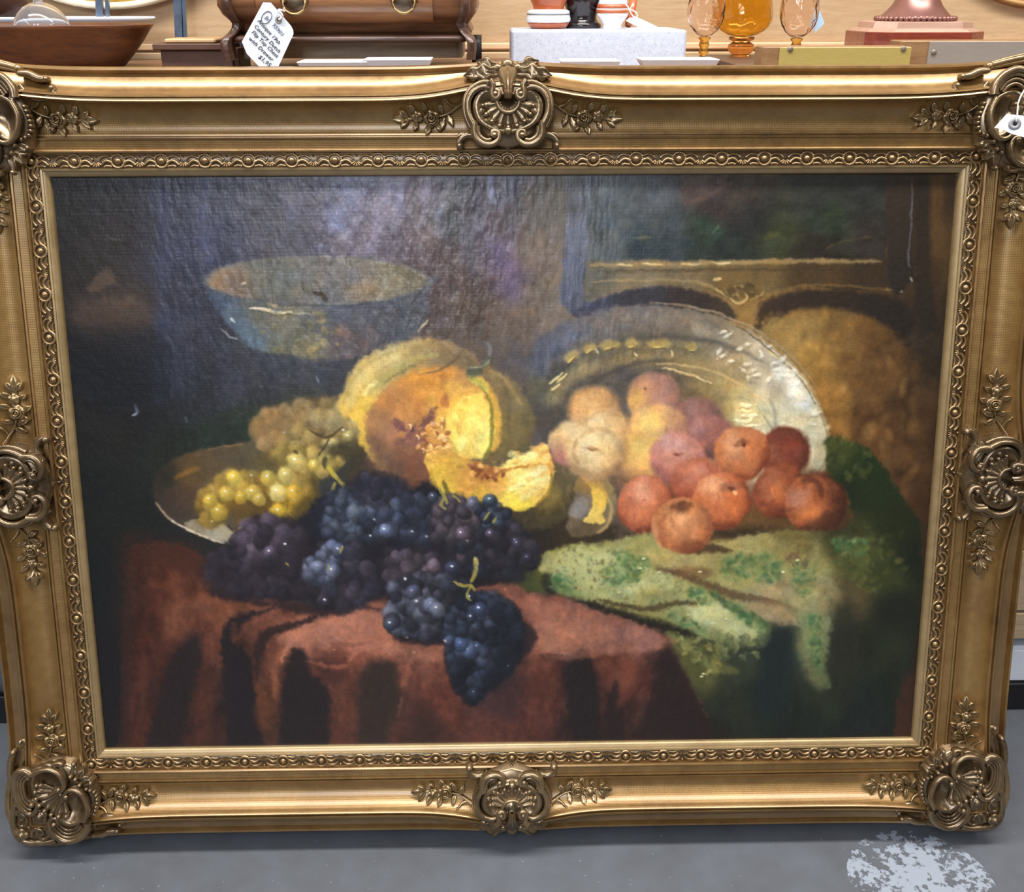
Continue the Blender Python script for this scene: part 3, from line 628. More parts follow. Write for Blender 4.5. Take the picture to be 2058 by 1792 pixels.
    stroke([(842, 752), (880, 744), (905, 730), (930, 702), (960, 682), (990, 668)], 5, (92, 76, 54), .7, 2.2); stroke([(900, 700), (912, 712), (926, 706), (915, 724)], 5, (102, 84, 62), .6, 2.2)
    # ---------------- dark ground below the melon, then the slice ----------------
    region([(640, 1000), (720, 980), (800, 990), (860, 970), (940, 1010), (1060, 1050), (1180, 1030), (1240, 1070), (1220, 1090), (1120, 1110), (1090, 1150), (1060, 1190), (900, 1190), (700, 1230), (600, 1200), (480, 1200), (420, 1180), (420, 1120), (500, 1070), (580, 1060)],
           [(700, 1060, 34, 36, 48), (800, 1060, 34, 32, 42), (900, 1080, 34, 29, 34), (1000, 1080, 34, 32, 36), (1080, 1090, 48, 40, 32), (1150, 1080, 62, 50, 34), (500, 1130, 36, 29, 34), (600, 1140, 34, 28, 34), (760, 1160, 30, 27, 36), (880, 1160, 30, 24, 30), (1000, 1160, 32, 26, 28)], 10, 5, .97, 40)
    region([(1040, 930), (1110, 910), (1150, 940), (1168, 980), (1160, 1020), (1110, 1056), (1040, 1066), (980, 1050), (960, 1020)], [(1120, 930, 100, 86, 60), (1140, 970, 92, 80, 54), (1112, 1000, 116, 98, 50), (1120, 1040, 78, 66, 40), (1060, 1050, 70, 60, 40), (1150, 1010, 82, 70, 46)], 9, 4, 1, 18)
    grain([(1040, 930), (1150, 940), (1160, 1020), (1040, 1060)], 8, 10, 18, 27, 8, 2, (1, .95, .6), .3)
    region([(856, 930), (864, 908), (896, 900), (930, 916), (966, 932), (1000, 936), (1034, 920), (1064, 908), (1094, 892), (1108, 916), (1112, 952), (1102, 988), (1076, 1014), (1040, 1024), (990, 1014), (944, 1004), (900, 994), (870, 968)],
           [(866, 920, 200, 156, 74), (880, 950, 200, 160, 58), (910, 940, 188, 146, 62), (900, 985, 196, 158, 56), (940, 970, 196, 142, 70), (970, 950, 166, 112, 54), (1000, 960, 196, 146, 64), (1030, 935, 234, 208, 118), (1070, 920, 228, 198, 118), (1095, 905, 206, 150, 76), (1050, 970, 236, 206, 122), (1080, 960, 240, 220, 144), (1090, 990, 204, 170, 86), (1030, 1005, 222, 190, 80), (960, 1000, 186, 148, 56), (1050, 1018, 200, 172, 60)], 4, 3.5, 1, 16, bump=.3)
    grain([(860, 920), (960, 935), (1094, 895), (1105, 980), (1040, 1020), (900, 990)], 12, 9, 9, 28, 5, 3, (1, .85, .4), .6)
    for p, w, c, al in [([(940, 934), (962, 944), (990, 948), (1020, 944)], 10, (140, 84, 44), .8), ([(958, 942), (972, 954), (1000, 958)], 8, (122, 70, 46), .75), ([(1020, 942), (1050, 938), (1086, 928)], 5, (168, 112, 46), .85), ([(1034, 928), (1060, 918), (1076, 912)], 11, (234, 216, 138), .7), ([(1046, 964), (1080, 950), (1096, 940)], 14, (238, 224, 160), .7), ([(1042, 990), (1075, 985), (1090, 970)], 16, (226, 202, 122), .6), ([(1020, 1012), (1045, 1022), (1070, 1008)], 13, (208, 184, 66), .7), ([(866, 940), (868, 960), (880, 982)], 10, (160, 126, 42), .6), ([(892, 966), (900, 990), (912, 1004)], 11, (92, 84, 34), .85), ([(872, 910), (890, 905), (905, 912)], 9, (204, 152, 82), .7), ([(1090, 900), (1104, 925), (1108, 955)], 9, (196, 140, 62), .7), ([(1108, 950), (1104, 985), (1080, 1010)], 6, (142, 112, 42), .8), ([(925, 960), (940, 985)], 16, (196, 146, 58), .5), ([(980, 975), (1010, 985)], 18, (194, 138, 74), .5)]:
        stroke(p, w, c, al, w * .3, True, 2, .5)
    dabs([(930, 930), (1010, 945), (1020, 960), (960, 962)], 22, [(120, 66, 40), (214, 160, 90), (160, 98, 48), (232, 190, 120)], 4, 85, None, .85, 1.3, 1.2, .7)
    dabs([(1020, 920), (1094, 896), (1104, 960), (1050, 1010)], 34, [(240, 226, 158), (222, 190, 104), (210, 164, 78)], 5, 86, -20, .6, 2, 1.5, .7)
    # plate and peel to the right of the melon
    region([(1160, 960), (1200, 945), (1230, 975), (1238, 1020), (1220, 1060), (1180, 1078), (1140, 1066), (1156, 1010)], [(1180, 970, 128, 102, 56), (1215, 985, 134, 114, 72), (1225, 1030, 120, 104, 76), (1180, 1050, 98, 82, 58), (1165, 1010, 106, 98, 88)], 4, 2.5, .95, 16)
    region([(1150, 1010), (1176, 1000), (1182, 1026), (1160, 1044), (1146, 1030)], [(120, 114, 108)], 5, 3, .85); stroke([(1206, 985), (1226, 1010), (1224, 1050), (1200, 1070)], 6, (176, 150, 92), .6, 2)
    stroke([(1170, 956), (1196, 972), (1212, 1000), (1206, 1030)], 20, (186, 146, 62), .9, 3, True, 2, .5)
    region([(1192, 976), (1210, 990), (1218, 1014), (1212, 1036), (1216, 1048), (1196, 1052), (1174, 1048), (1188, 1028), (1190, 1004)], [(1200, 1000, 206, 170, 74), (1200, 1040, 212, 182, 92)], 2.5, 2, .95, 12, bump=.5)
    # ---------------- peaches ----------------
    fruit(1195, 822, 54, 46, (184, 138, 88), (200, 158, 104), (144, 108, 74), hl=(-.3, -.2), seed=51, feather=9)
    fruit(1313, 798, 54, 52, (168, 122, 92), (206, 158, 88), (132, 96, 80), hl=(-.7, .1), seed=52, feather=6, blush=(.35, -.15, .6, (148, 108, 94)), stem=(-.3, -.35, .05, .07, (116, 78, 54)))
    region([(1130, 872), (1150, 830), (1200, 812), (1256, 830), (1280, 850), (1266, 930), (1200, 960), (1150, 940)], [(1150, 850, 190, 150, 102), (1220, 840, 198, 160, 108), (1260, 860, 186, 136, 84), (1230, 890, 188, 146, 98)], 12, 4, .3)
    fruit(1404, 838, 52, 40, (122, 86, 76), (134, 96, 84), (96, 68, 60), seed=53, feather=10); fruit(1424, 878, 54, 46, (138, 90, 80), (156, 110, 100), (100, 66, 58), seed=54, feather=8, hl=(-.3, -.6))
    fruit(1218, 866, 52, 48, (198, 160, 108), (214, 184, 136), (160, 122, 80), hl=(-.3, -.4), seed=55, feather=6); fruit(1142, 892, 40, 46, (200, 166, 114), (214, 186, 138), (140, 92, 82), hl=(.1, -.5), seed=56, feather=5, blush=(-.3, .6, .6, (154, 100, 94)))
    fruit(1325, 860, 60, 48, (198, 152, 98), (224, 184, 102), (152, 108, 84), hl=(-.35, -.25), seed=57, feather=6, blush=(.75, .1, .5, (148, 102, 82)), stem=(.25, .1, .07, .14, (158, 108, 74)))
    fruit(1294, 916, 56, 50, (206, 160, 92), (222, 184, 100), (160, 116, 76), hl=(-.2, -.3), seed=58, feather=9); fruit(1198, 908, 60, 56, (208, 176, 122), (222, 196, 146), (156, 116, 76), hl=(-.3, -.4), seed=59, feather=7)
    stroke([(1170, 900), (1188, 898), (1204, 904)], 7, (172, 134, 90), .7, 3); stroke([(1180, 901), (1190, 904), (1198, 902)], 5, (124, 84, 48), .8, 2); stroke([(1204, 906), (1222, 920), (1230, 940)], 6, (196, 158, 110), .5, 3)
    stroke([(1166, 880), (1180, 866), (1210, 862), (1240, 876)], 10, (168, 130, 86), .5, 4); stroke([(1172, 852), (1186, 838), (1216, 826), (1250, 836)], 9, (166, 126, 82), .45, 4); stroke([(1160, 880), (1152, 910), (1164, 930)], 9, (150, 108, 74), .5, 4); stroke([(1256, 880), (1262, 910), (1250, 940)], 12, (160, 118, 72), .5, 5)
    region([(1150, 925), (1200, 950), (1240, 965), (1200, 975), (1150, 950)], [(128, 102, 74)], 14, 3, .5)
    fruit(1362, 922, 56, 54, (174, 116, 100), (192, 140, 122), (134, 78, 66), hl=(-.2, -.5), seed=60, feather=7, stem=(-.05, -.15, .10, .06, (112, 60, 50)))
    stroke([(1350, 912), (1372, 912)], 7, (128, 74, 62), .6, 3)
    region([(1240, 930), (1300, 960), (1320, 985), (1260, 1000), (1236, 975)], [(134, 98, 72)], 14, 3, .6)
    fruit(1574, 908, 56, 52, (122, 62, 44), (134, 84, 64), (82, 44, 32), hl=(-.6, .1), seed=62, feather=6, blush=(.3, -.3, .45, (132, 64, 48)))
    fruit(1490, 912, 56, 56, (170, 104, 64), (194, 134, 92), (116, 60, 40), hl=(-.35, -.35), seed=61, feather=4)
    fruit(1404, 968, 58, 48, (162, 92, 66), (186, 120, 94), (114, 48, 34), hl=(-.1, -.5), seed=63, feather=6)
    region([(1430, 950), (1500, 960), (1520, 1000), (1500, 1030), (1440, 990)], [(124, 66, 46)], 11, 3, .6)
    fruit(1568, 988, 54, 56, (132, 70, 44), (146, 90, 64), (84, 42, 28), hl=(-.2, -.2), seed=64, feather=5, blush=(-.05, .0, .35, (174, 98, 54)))
    region([(1240, 1060), (1300, 1080), (1500, 1060), (1640, 1070), (1720, 1050), (1700, 1080), (1600, 1090), (1450, 1085), (1300, 1095)], [(56, 46, 34)], 12, 4, .8)
    fruit(1297, 1014, 56, 60, (172, 98, 66), (204, 144, 112), (104, 48, 33), hl=(-.25, -.4), seed=65, blush=(-.1, .2, .5, (196, 120, 82)))
    fruit(1450, 1006, 60, 58, (176, 100, 62), (208, 148, 108), (102, 50, 33), hl=(-.3, -.45), seed=66, blush=(.4, .2, .5, (192, 106, 58)))
    fruit(1641, 1010, 64, 62, (144, 80, 48), (164, 108, 82), (76, 40, 28), hl=(-.6, -.1), seed=67, blush=(-.15, .35, .38, (196, 114, 60)))
    # stalk ends, clefts and bruises
    for p, w, c, al in [([(1478, 896), (1490, 888), (1506, 890)], 12, (120, 70, 44), .75), ([(1490, 892), (1500, 894)], 7, (92, 50, 32), .8), ([(1462, 930), (1490, 945), (1520, 940)], 16, (150, 88, 56), .4), ([(1450, 984), (1462, 976), (1484, 978)], 16, (136, 88, 66), .75), ([(1462, 980), (1476, 986)], 8, (98, 58, 40), .75), ([(1474, 988), (1482, 994)], 7, (240, 190, 150), .7), ([(1444, 990), (1440, 1030)], 7, (160, 92, 60), .4),
                        ([(1266, 998), (1276, 1024), (1272, 1056)], 8, (152, 84, 62), .4), ([(1290, 1006), (1300, 1004)], 4, (140, 76, 56), .5), ([(1320, 1030), (1312, 1046)], 7, (158, 86, 60), .4), ([(1612, 966), (1634, 962), (1646, 976), (1652, 1000)], 13, (92, 52, 38), .75), ([(1600, 956), (1640, 950), (1676, 960)], 12, (84, 48, 36), .5), ([(1552, 980), (1556, 1000)], 5, (210, 130, 74), .5), ([(1530, 1010), (1560, 1026), (1600, 1020)], 12, (104, 56, 40), .4), ([(1540, 890), (1580, 870), (1610, 880)], 14, (108, 62, 50), .4)]:
        stroke(p, w, c, al, w * .4, True, 2, .2)
    region([(1680, 1020), (1706, 1030), (1700, 1060), (1650, 1072), (1600, 1066)], [(62, 40, 30)], 11, 3, .5)
    # table top under the fruit
    # ---------------- green cloth ----------------
    region([(1660, 880), (1700, 884), (1740, 900), (1770, 930), (1800, 975), (1830, 1020), (1856, 1070), (1858, 1180), (1850, 1300), (1840, 1400), (1800, 1490), (1400, 1500), (1420, 1440), (1390, 1380), (1360, 1320), (1340, 1270), (1300, 1250), (1180, 1210), (1100, 1190), (1020, 1190), (1000, 1170), (1060, 1130), (1110, 1104), (1180, 1090), (1240, 1086), (1310, 1070), (1420, 1090), (1560, 1066), (1700, 1060), (1700, 990), (1666, 950)],
           [(1690, 910, 66, 72, 36), (1730, 940, 40, 52, 28), (1700, 990, 36, 44, 26), (1760, 980, 38, 50, 28), (1810, 1050, 40, 46, 26), (1840, 1120, 34, 38, 26), (1700, 1070, 62, 60, 34), (1600, 1090, 104, 92, 52), (1480, 1096, 146, 132, 80), (1300, 1096, 142, 134, 78), (1180, 1110, 128, 124, 70), (1120, 1130, 124, 122, 70), (1060, 1160, 74, 76, 38), (1020, 1180, 44, 40, 28), (1260, 1140, 150, 146, 92), (1380, 1130, 160, 146, 92), (1500, 1140, 150, 140, 86), (1620, 1140, 130, 124, 76), (1720, 1120, 80, 84, 42), (1780, 1150, 60, 66, 36), (1640, 1200, 136, 130, 90), (1700, 1200, 84, 72, 46), (1560, 1200, 146, 130, 94), (1400, 1180, 124, 118, 68), (1300, 1200, 118, 112, 66), (1350, 1250, 96, 98, 56), (1440, 1250, 112, 114, 72), (1420, 1330, 84, 82, 44), (1500, 1330, 52, 58, 44), (1560, 1320, 40, 50, 44), (1540, 1400, 32, 42, 38), (1480, 1420, 42, 46, 34), (1640, 1300, 70, 76, 52), (1700, 1300, 48, 46, 34), (1660, 1400, 44, 50, 36), (1760, 1300, 38, 44, 30), (1740, 1420, 30, 38, 34), (1800, 1230, 34, 38, 28), (1820, 1400, 34, 38, 28), (1600, 1460, 32, 38, 32), (1420, 1480, 38, 36, 28), (1720, 1470, 32, 38, 34)], 6, 4, 1, 26)
    grain([(1400, 1300), (1830, 1250), (1800, 1490), (1420, 1490)], 6, 30, 70, 29, 20, 3, (.9, 1, .8), .15)
    grain([(1080, 1130), (1300, 1090), (1700, 1080), (1700, 1200), (1500, 1280), (1200, 1210)], 9, 18, 14, 30, 16, 3, (1, 1, .7), .35)
    # the light folded part at the front
    region([(1086, 1140), (1110, 1112), (1170, 1098), (1210, 1098), (1270, 1122), (1330, 1146), (1400, 1180), (1440, 1204), (1500, 1236), (1546, 1262), (1540, 1300), (1490, 1300), (1460, 1310), (1420, 1290), (1380, 1262), (1320, 1240), (1260, 1216), (1180, 1200), (1130, 1196), (1106, 1170)],
           [(1110, 1140, 144, 140, 88), (1170, 1120, 140, 138, 82), (1200, 1160, 146, 146, 92), (1130, 1180, 112, 122, 72), (1270, 1170, 146, 146, 98), (1340, 1180, 142, 138, 86), (1300, 1210, 128, 126, 78), (1400, 1230, 152, 152, 106), (1460, 1250, 150, 148, 104), (1500, 1270, 122, 126, 82), (1440, 1290, 110, 118, 76), (1360, 1240, 128, 128, 80)], 5, 4, .95, 20, bump=.3)
    region([(1330, 1104), (1420, 1096), (1500, 1110), (1600, 1130), (1560, 1150), (1440, 1140), (1350, 1130)], [(1380, 1110, 152, 138, 86), (1500, 1125, 136, 126, 76)], 9, 4, .6); region([(1310, 1104), (1340, 1120), (1440, 1120), (1370, 1136), (1300, 1128)], [(158, 142, 92)], 6, 3, .6)
    region([(1110, 1120), (1170, 1100), (1230, 1106), (1300, 1138), (1360, 1168), (1300, 1190), (1220, 1180), (1150, 1186), (1120, 1160)], [(1150, 1120, 168, 164, 108), (1220, 1150, 172, 172, 118), (1320, 1170, 162, 160, 106), (1150, 1170, 150, 154, 104)], 9, 5, .75, 20)
    region([(1390, 1212), (1440, 1214), (1500, 1244), (1530, 1268), (1490, 1290), (1440, 1262), (1396, 1240)], [(1430, 1232, 176, 178, 128), (1490, 1262, 164, 166, 118)], 7, 4, .8)
    region([(1300, 1072), (1440, 1082), (1560, 1084), (1600, 1110), (1560, 1140), (1450, 1120), (1330, 1104)], [(1360, 1090, 150, 138, 84), (1540, 1110, 138, 130, 80)], 12, 5, .5)
    region([(1510, 1222), (1560, 1222), (1596, 1240), (1600, 1258), (1560, 1252)], [(160, 138, 102)], 6, 4, .85)
    # fold shadows
    for p, w, c, al in [([(1320, 1140), (1400, 1165), (1460, 1190), (1560, 1212), (1600, 1226)], 16, (84, 62, 44), .7), ([(1350, 1145), (1400, 1150), (1430, 1150)], 22, (104, 72, 48), .6), ([(1200, 1204), (1300, 1224), (1360, 1210), (1400, 1212)], 12, (72, 58, 36), .75), ([(1180, 1210), (1260, 1240), (1340, 1262), (1400, 1276)], 20, (36, 30, 24), .85), ([(1430, 1190), (1470, 1220), (1520, 1246)], 12, (52, 70, 50), .7), ([(1570, 1200), (1600, 1230), (1612, 1280), (1640, 1360), (1660, 1370)], 34, (128, 126, 84), .55), ([(1560, 1180), (1620, 1170), (1680, 1190), (1690, 1220)], 20, (122, 104, 68), .55), ([(1600, 1150), (1650, 1170), (1670, 1200), (1650, 1300)], 26, (126, 120, 84), .5), ([(1500, 1220), (1560, 1226), (1596, 1250)], 24, (142, 122, 86), .8), ([(1580, 1270), (1560, 1300), (1560, 1420)], 60, (32, 40, 40), .8), ([(1500, 1300), (1470, 1320), (1460, 1400)], 40, (54, 58, 42), .6), ([(1700, 1220), (1690, 1300), (1700, 1420)], 60, (42, 44, 34), .7), ([(1445, 1280), (1440, 1330), (1480, 1350)], 22, (112, 108, 58), .6), ([(1340, 1270), (1380, 1300), (1420, 1330), (1440, 1350)], 20, (110, 108, 62), .8), ([(1400, 1292), (1430, 1290), (1425, 1330)], 14, (50, 52, 36), .6), ([(1100, 1150), (1104, 1180), (1130, 1210), (1200, 1216)], 24, (36, 32, 26), .8), ([(1060, 1150), (1050, 1180), (1030, 1190)], 34, (66, 72, 40), .6)]:
        stroke(p, w, c, al, w * .35, True, 3, .15)
    region([(1640, 1230), (1670, 1250), (1660, 1340), (1668, 1380), (1640, 1360), (1620, 1300), (1606, 1240)], [(1630, 1260, 116, 122, 84), (1650, 1340, 92, 102, 64)], 7, 4, .8)
    region([(1420, 1090), (1450, 1098), (1470, 1106), (1430, 1112), (1390, 1108)], [(70, 48, 32)], 6, 3, .8)
    fruit(1371, 1056, 63, 56, (168, 106, 66), (196, 138, 94), (104, 58, 38), hl=(-.15, -.2), seed=68, feather=3.5)
    for p, w, c, al in [([(1352, 1018), (1372, 1022), (1390, 1014)], 17, (104, 64, 42), .85), ([(1362, 1012), (1378, 1010)], 12, (84, 50, 34), .7), ([(1338, 1030), (1330, 1060), (1336, 1096)], 12, (140, 84, 56), .55), ([(1370, 1034), (1366, 1056)], 14, (216, 160, 116), .5), ([(1390, 1032), (1398, 1056), (1392, 1080)], 10, (204, 144, 98), .4), ([(1404, 1016), (1424, 1040), (1430, 1070)], 12, (134, 82, 54), .5), ([(1316, 1040), (1318, 1080), (1334, 1104)], 9, (190, 132, 92), .5), ([(1350, 1100), (1390, 1104), (1420, 1092)], 12, (122, 70, 48), .5), ([(1350, 1040), (1352, 1060)], 7, (150, 92, 60), .5)]:
        stroke(p, w, c, al, w * .4, True, 2, .2)
    # printed leaves of the cloth
    GR = [(58, 92, 54), (76, 108, 66), (46, 76, 42), (90, 112, 66)]
    for poly, n, sz, sd in [([(1210, 1140), (1270, 1130), (1290, 1155), (1250, 1180), (1215, 1170)], 36, 8, 91), ([(1230, 1110), (1290, 1115), (1310, 1140), (1260, 1140)], 20, 7, 92), ([(1450, 1120), (1510, 1120), (1505, 1165), (1460, 1160)], 22, 8, 93), ([(1510, 1120), (1560, 1120), (1570, 1165), (1525, 1170)], 26, 8, 94), ([(1590, 1130), (1640, 1140), (1625, 1200), (1595, 1180)], 18, 7, 95), ([(1105, 1150), (1150, 1165), (1140, 1200), (1110, 1185)], 18, 8, 96), ([(1385, 1180), (1440, 1190), (1430, 1215), (1390, 1205)], 16, 7, 97), ([(1460, 1210), (1530, 1240), (1545, 1275), (1480, 1240)], 26, 8, 98), ([(1620, 1240), (1650, 1250), (1645, 1350), (1625, 1300)], 22, 7, 99), ([(1680, 1082), (1740, 1085), (1740, 1115), (1690, 1110)], 26, 9, 100), ([(1340, 1230), (1400, 1250), (1420, 1275), (1370, 1260)], 14, 6, 101)]:
        region(poly, [(94, 114, 68)], 10, 6, .35, 30, True, sd); dabs(poly, int(n * 2.2), GR + [(124, 134, 84)], sz * .55, sd, None, .42, 1.7, 2.8, .35)
    for poly, n, sz, sd, cols in [([(1100, 1108), (1190, 1100), (1260, 1130), (1180, 1190), (1120, 1150)], 50, 3.4, 102, [(92, 72, 52), (104, 94, 48), (150, 146, 100), (84, 78, 46)]), ([(1220, 1120), (1400, 1180), (1400, 1220), (1240, 1200)], 46, 3.4, 103, [(104, 100, 50), (168, 164, 116), (90, 92, 52)]), ([(1580, 1110), (1620, 1115), (1630, 1140), (1590, 1135)], 16, 5, 104, [(98, 74, 54), (112, 88, 60)]), ([(1340, 1260), (1440, 1300), (1440, 1350), (1390, 1330)], 40, 4.5, 105, [(132, 130, 76), (72, 76, 40), (150, 142, 84), (96, 100, 52)]), ([(1440, 1280), (1530, 1270), (1520, 1320), (1460, 1330)], 30, 6, 106, [(122, 128, 84), (76, 86, 54), (60, 66, 46)]), ([(1700, 1060), (1830, 1080), (1800, 1180), (1720, 1180)], 40, 8, 107, [(64, 72, 36), (92, 92, 46), (48, 58, 30)]), ([(1660, 880), (1740, 900), (1760, 950), (1690, 960)], 20, 8, 108, [(86, 90, 44), (40, 54, 28)])]:
        dabs(poly, int(n * 1.7), cols, sz * .75, sd, None, .5, 1.7, 1.8, .4)
    for x, y in [(1283, 1142), (1290, 1122), (1405, 1150), (1322, 1150), (1412, 1354), (1408, 1360), (1430, 1252), (1456, 1244), (1240, 1190), (1380, 1236), (1570, 1150), (1600, 1125)]:
        stroke([(x, y), (x + 7, y - 1)], 3.5, (206, 204, 160), .8, 1.2, True, .5, .8)
    # right edge of the hanging cloth against the brown wall
    region([(1850, 1060), (1880, 1080), (1870, 1300), (1840, 1480), (1800, 1480), (1804, 1400), (1830, 1340), (1846, 1240), (1856, 1150)], [(1865, 1120, 64, 46, 31), (1850, 1300, 50, 36, 27), (1820, 1440, 70, 42, 30), (1815, 1400, 66, 42, 30)], 6, 4, .9, 30)
    # ---------------- red cloth ----------------
    region([(250, 1560), (246, 1480), (244, 1400), (246, 1300), (250, 1180), (256, 1104), (290, 1090), (350, 1092), (400, 1110), (440, 1160), (470, 1196), (560, 1200), (640, 1226), (720, 1220), (780, 1190), (900, 1190), (1020, 1170), (1060, 1190), (1130, 1200), (1230, 1236), (1330, 1272), (1350, 1310), (1390, 1380), (1424, 1450), (1436, 1500), (1440, 1560), (840, 1580)],
           [(270, 1120, 78, 40, 26), (330, 1120, 92, 48, 32), (310, 1180, 88, 46, 32), (370, 1180, 92, 50, 34), (290, 1260, 78, 40, 28), (360, 1240, 104, 62, 44), (430, 1220, 112, 66, 46), (330, 1330, 76, 40, 30), (260, 1400, 62, 34, 28), (300, 1450, 80, 42, 30), (350, 1400, 44, 30, 28), (420, 1280, 96, 54, 40), (400, 1400, 84, 46, 34), (500, 1210, 110, 66, 46), (560, 1230, 112, 66, 48), (480, 1300, 74, 44, 34), (470, 1400, 40, 29, 30), (530, 1280, 104, 60, 44), (540, 1400, 96, 56, 36), (600, 1290, 142, 88, 68), (700, 1250, 140, 86, 66), (760, 1280, 134, 82, 64), (640, 1260, 140, 88, 68), (820, 1220, 112, 68, 50), (720, 1310, 120, 68, 52), (600, 1400, 42, 30, 28), (650, 1360, 84, 48, 38), (700, 1400, 98, 56, 42), (680, 1470, 88, 50, 38), (760, 1390, 56, 42, 34), (820, 1340, 104, 62, 48), (860, 1320, 112, 66, 50), (880, 1420, 98, 52, 40), (860, 1470, 76, 46, 36), (980, 1450, 92, 52, 42), (1060, 1230, 120, 74, 58), (1100, 1280, 132, 84, 66), (1200, 1260, 126, 82, 66), (1280, 1290, 118, 78, 66), (1060, 1330, 92, 54, 42), (1090, 1350, 96, 52, 40), (1100, 1420, 92, 50, 40), (1160, 1360, 44, 31, 28), (1160, 1440, 46, 32, 28), (1220, 1330, 88, 48, 36), (1250, 1350, 112, 62, 46), (1220, 1430, 60, 36, 30), (1290, 1360, 92, 50, 40), (1330, 1340, 54, 36, 32), (1350, 1430, 48, 32, 28), (1400, 1480, 44, 33, 28), (1280, 1460, 60, 38, 32)], 6, 4, 1, 24)
    region([(560, 1262), (640, 1236), (760, 1222), (800, 1290), (880, 1300), (880, 1330), (780, 1318), (640, 1300), (590, 1300)], [(164, 108, 84)], 16, 6, .55)
    region([(1060, 1200), (1160, 1230), (1330, 1276), (1336, 1300), (1180, 1310), (1076, 1310), (1076, 1250)], [(1100, 1230, 150, 98, 78), (1120, 1290, 158, 106, 84), (1280, 1290, 144, 98, 82)], 14, 6, .6)
    region([(240, 1090), (330, 1080), (420, 1110), (470, 1190), (400, 1180), (330, 1150), (290, 1200), (270, 1300), (240, 1300)], [(300, 1110, 62, 36, 27), (400, 1150, 66, 38, 29), (255, 1220, 54, 33, 26)], 26, 6, .6, 20)
    RC = [(252, 1500), (250, 1110), (440, 1160), (700, 1230), (1020, 1180), (1330, 1272), (1420, 1490)]
    grain(RC, 13, 26, 44, 32, 20, 3, (1, .66, .5), .3); grain(RC, 6, 9, 12, 33, 20, 2, (1, .7, .6), .3)
    # folds
    for poly, c, f, al in [([(338, 1330), (362, 1296), (392, 1274), (404, 1310), (392, 1380), (372, 1450), (360, 1560), (290, 1560), (300, 1460), (326, 1400)], (40, 30, 31), 12, .9),
                           ([(444, 1290), (452, 1258), (474, 1236), (520, 1226), (548, 1222), (500, 1246), (474, 1276), (462, 1320), (460, 1390), (476, 1480), (480, 1560), (536, 1560), (520, 1440), (510, 1370), (500, 1320), (482, 1296), (466, 1330), (452, 1330)], (36, 27, 29), 7, .92),
                           ([(444, 1300), (462, 1286), (500, 1320), (508, 1400), (516, 1560), (462, 1560), (456, 1420)], (37, 28, 30), 7, .9),
                           ([(510, 1320), (516, 1284), (540, 1262), (590, 1248), (650, 1232), (620, 1252), (566, 1272), (536, 1290), (522, 1340), (516, 1370)], (50, 33, 31), 5, .9),
                           ([(576, 1330), (590, 1304), (612, 1312), (622, 1350), (656, 1378), (662, 1440), (650, 1560), (566, 1560), (566, 1400)], (38, 29, 29), 9, .93),
                           ([(728, 1350), (746, 1330), (774, 1326), (800, 1346), (796, 1410), (780, 1480), (790, 1560), (726, 1560), (720, 1420)], (54, 41, 34), 13, .9),
                           ([(1134, 1350), (1150, 1318), (1176, 1312), (1194, 1334), (1204, 1400), (1206, 1480), (1210, 1560), (1166, 1560), (1146, 1440)], (38, 29, 28), 8, .93),
                           ([(1222, 1400), (1240, 1370), (1250, 1440), (1256, 1560), (1200, 1560), (1210, 1470)], (44, 31, 30), 8, .88),
                           ([(1330, 1316), (1352, 1306), (1390, 1390), (1424, 1470), (1430, 1560), (1270, 1560), (1286, 1460), (1310, 1390)], (46, 33, 31), 14, .85),
                           ([(248, 1110), (262, 1110), (258, 1490), (240, 1490)], (50, 34, 28), 9, .6), ([(940, 1390), (1040, 1350), (1040, 1440), (960, 1430)], (52, 38, 46), 22, .5),
                           ([(830, 1430), (870, 1420), (900, 1560), (830, 1560)], (58, 38, 32), 18, .6), ([(285, 1330), (300, 1330), (292, 1420), (272, 1480), (262, 1420)], (92, 52, 38), 9, .5)]:
        region(poly, [c], f, 4, al)
    for p, w, c, al in [([(520, 1410), (530, 1470)], 26, (104, 62, 38), .5), ([(575, 1300), (555, 1330), (552, 1400)], 14, (140, 86, 62), .6), ([(590, 1284), (572, 1310), (566, 1330)], 9, (158, 104, 82), .7), ([(700, 1330), (716, 1310), (740, 1306)], 12, (152, 96, 76), .7), ([(624, 1330), (668, 1340), (700, 1336)], 8, (140, 82, 62), .6), ([(650, 1350), (672, 1370), (690, 1350)], 16, (72, 42, 34), .5), ([(824, 1320), (820, 1350), (806, 1380)], 12, (134, 82, 66), .6), ([(808, 1400), (800, 1440)], 10, (130, 84, 66), .45), ([(290, 1310), (282, 1380), (270, 1440)], 12, (92, 50, 36), .5), ([(280, 1390), (268, 1470)], 12, (60, 32, 24), .6), ([(350, 1220), (400, 1210), (420, 1240)], 22, (118, 72, 52), .45), ([(470, 1250), (470, 1290)], 12, (112, 66, 46), .5), ([(660, 1290), (700, 1296), (750, 1290)], 6, (116, 70, 54), .5), ([(1250, 1320), (1262, 1350), (1244, 1420)], 24, (118, 66, 48), .5), ([(1065, 1290), (1140, 1318), (1240, 1304), (1330, 1300)], 16, (140, 92, 74), .6), ([(1070, 1315), (1150, 1320)], 6, (84, 50, 40), .5), ([(1086, 1254), (1106, 1250)], 10, (150, 98, 76), .6), ([(1060, 1206), (1100, 1220), (1180, 1240)], 18, (134, 84, 64), .5), ([(360, 1150), (330, 1180), (300, 1170)], 20, (104, 58, 38), .4), ([(420, 1460), (400, 1490)], 30, (98, 54, 38), .5)]:
        stroke(p, w, c, al, w * .4, True, 2.5, .2)
    region([(600, 1200), (780, 1230), (740, 1216), (600, 1180)], [(44, 31, 30)], 8, 3, .7)
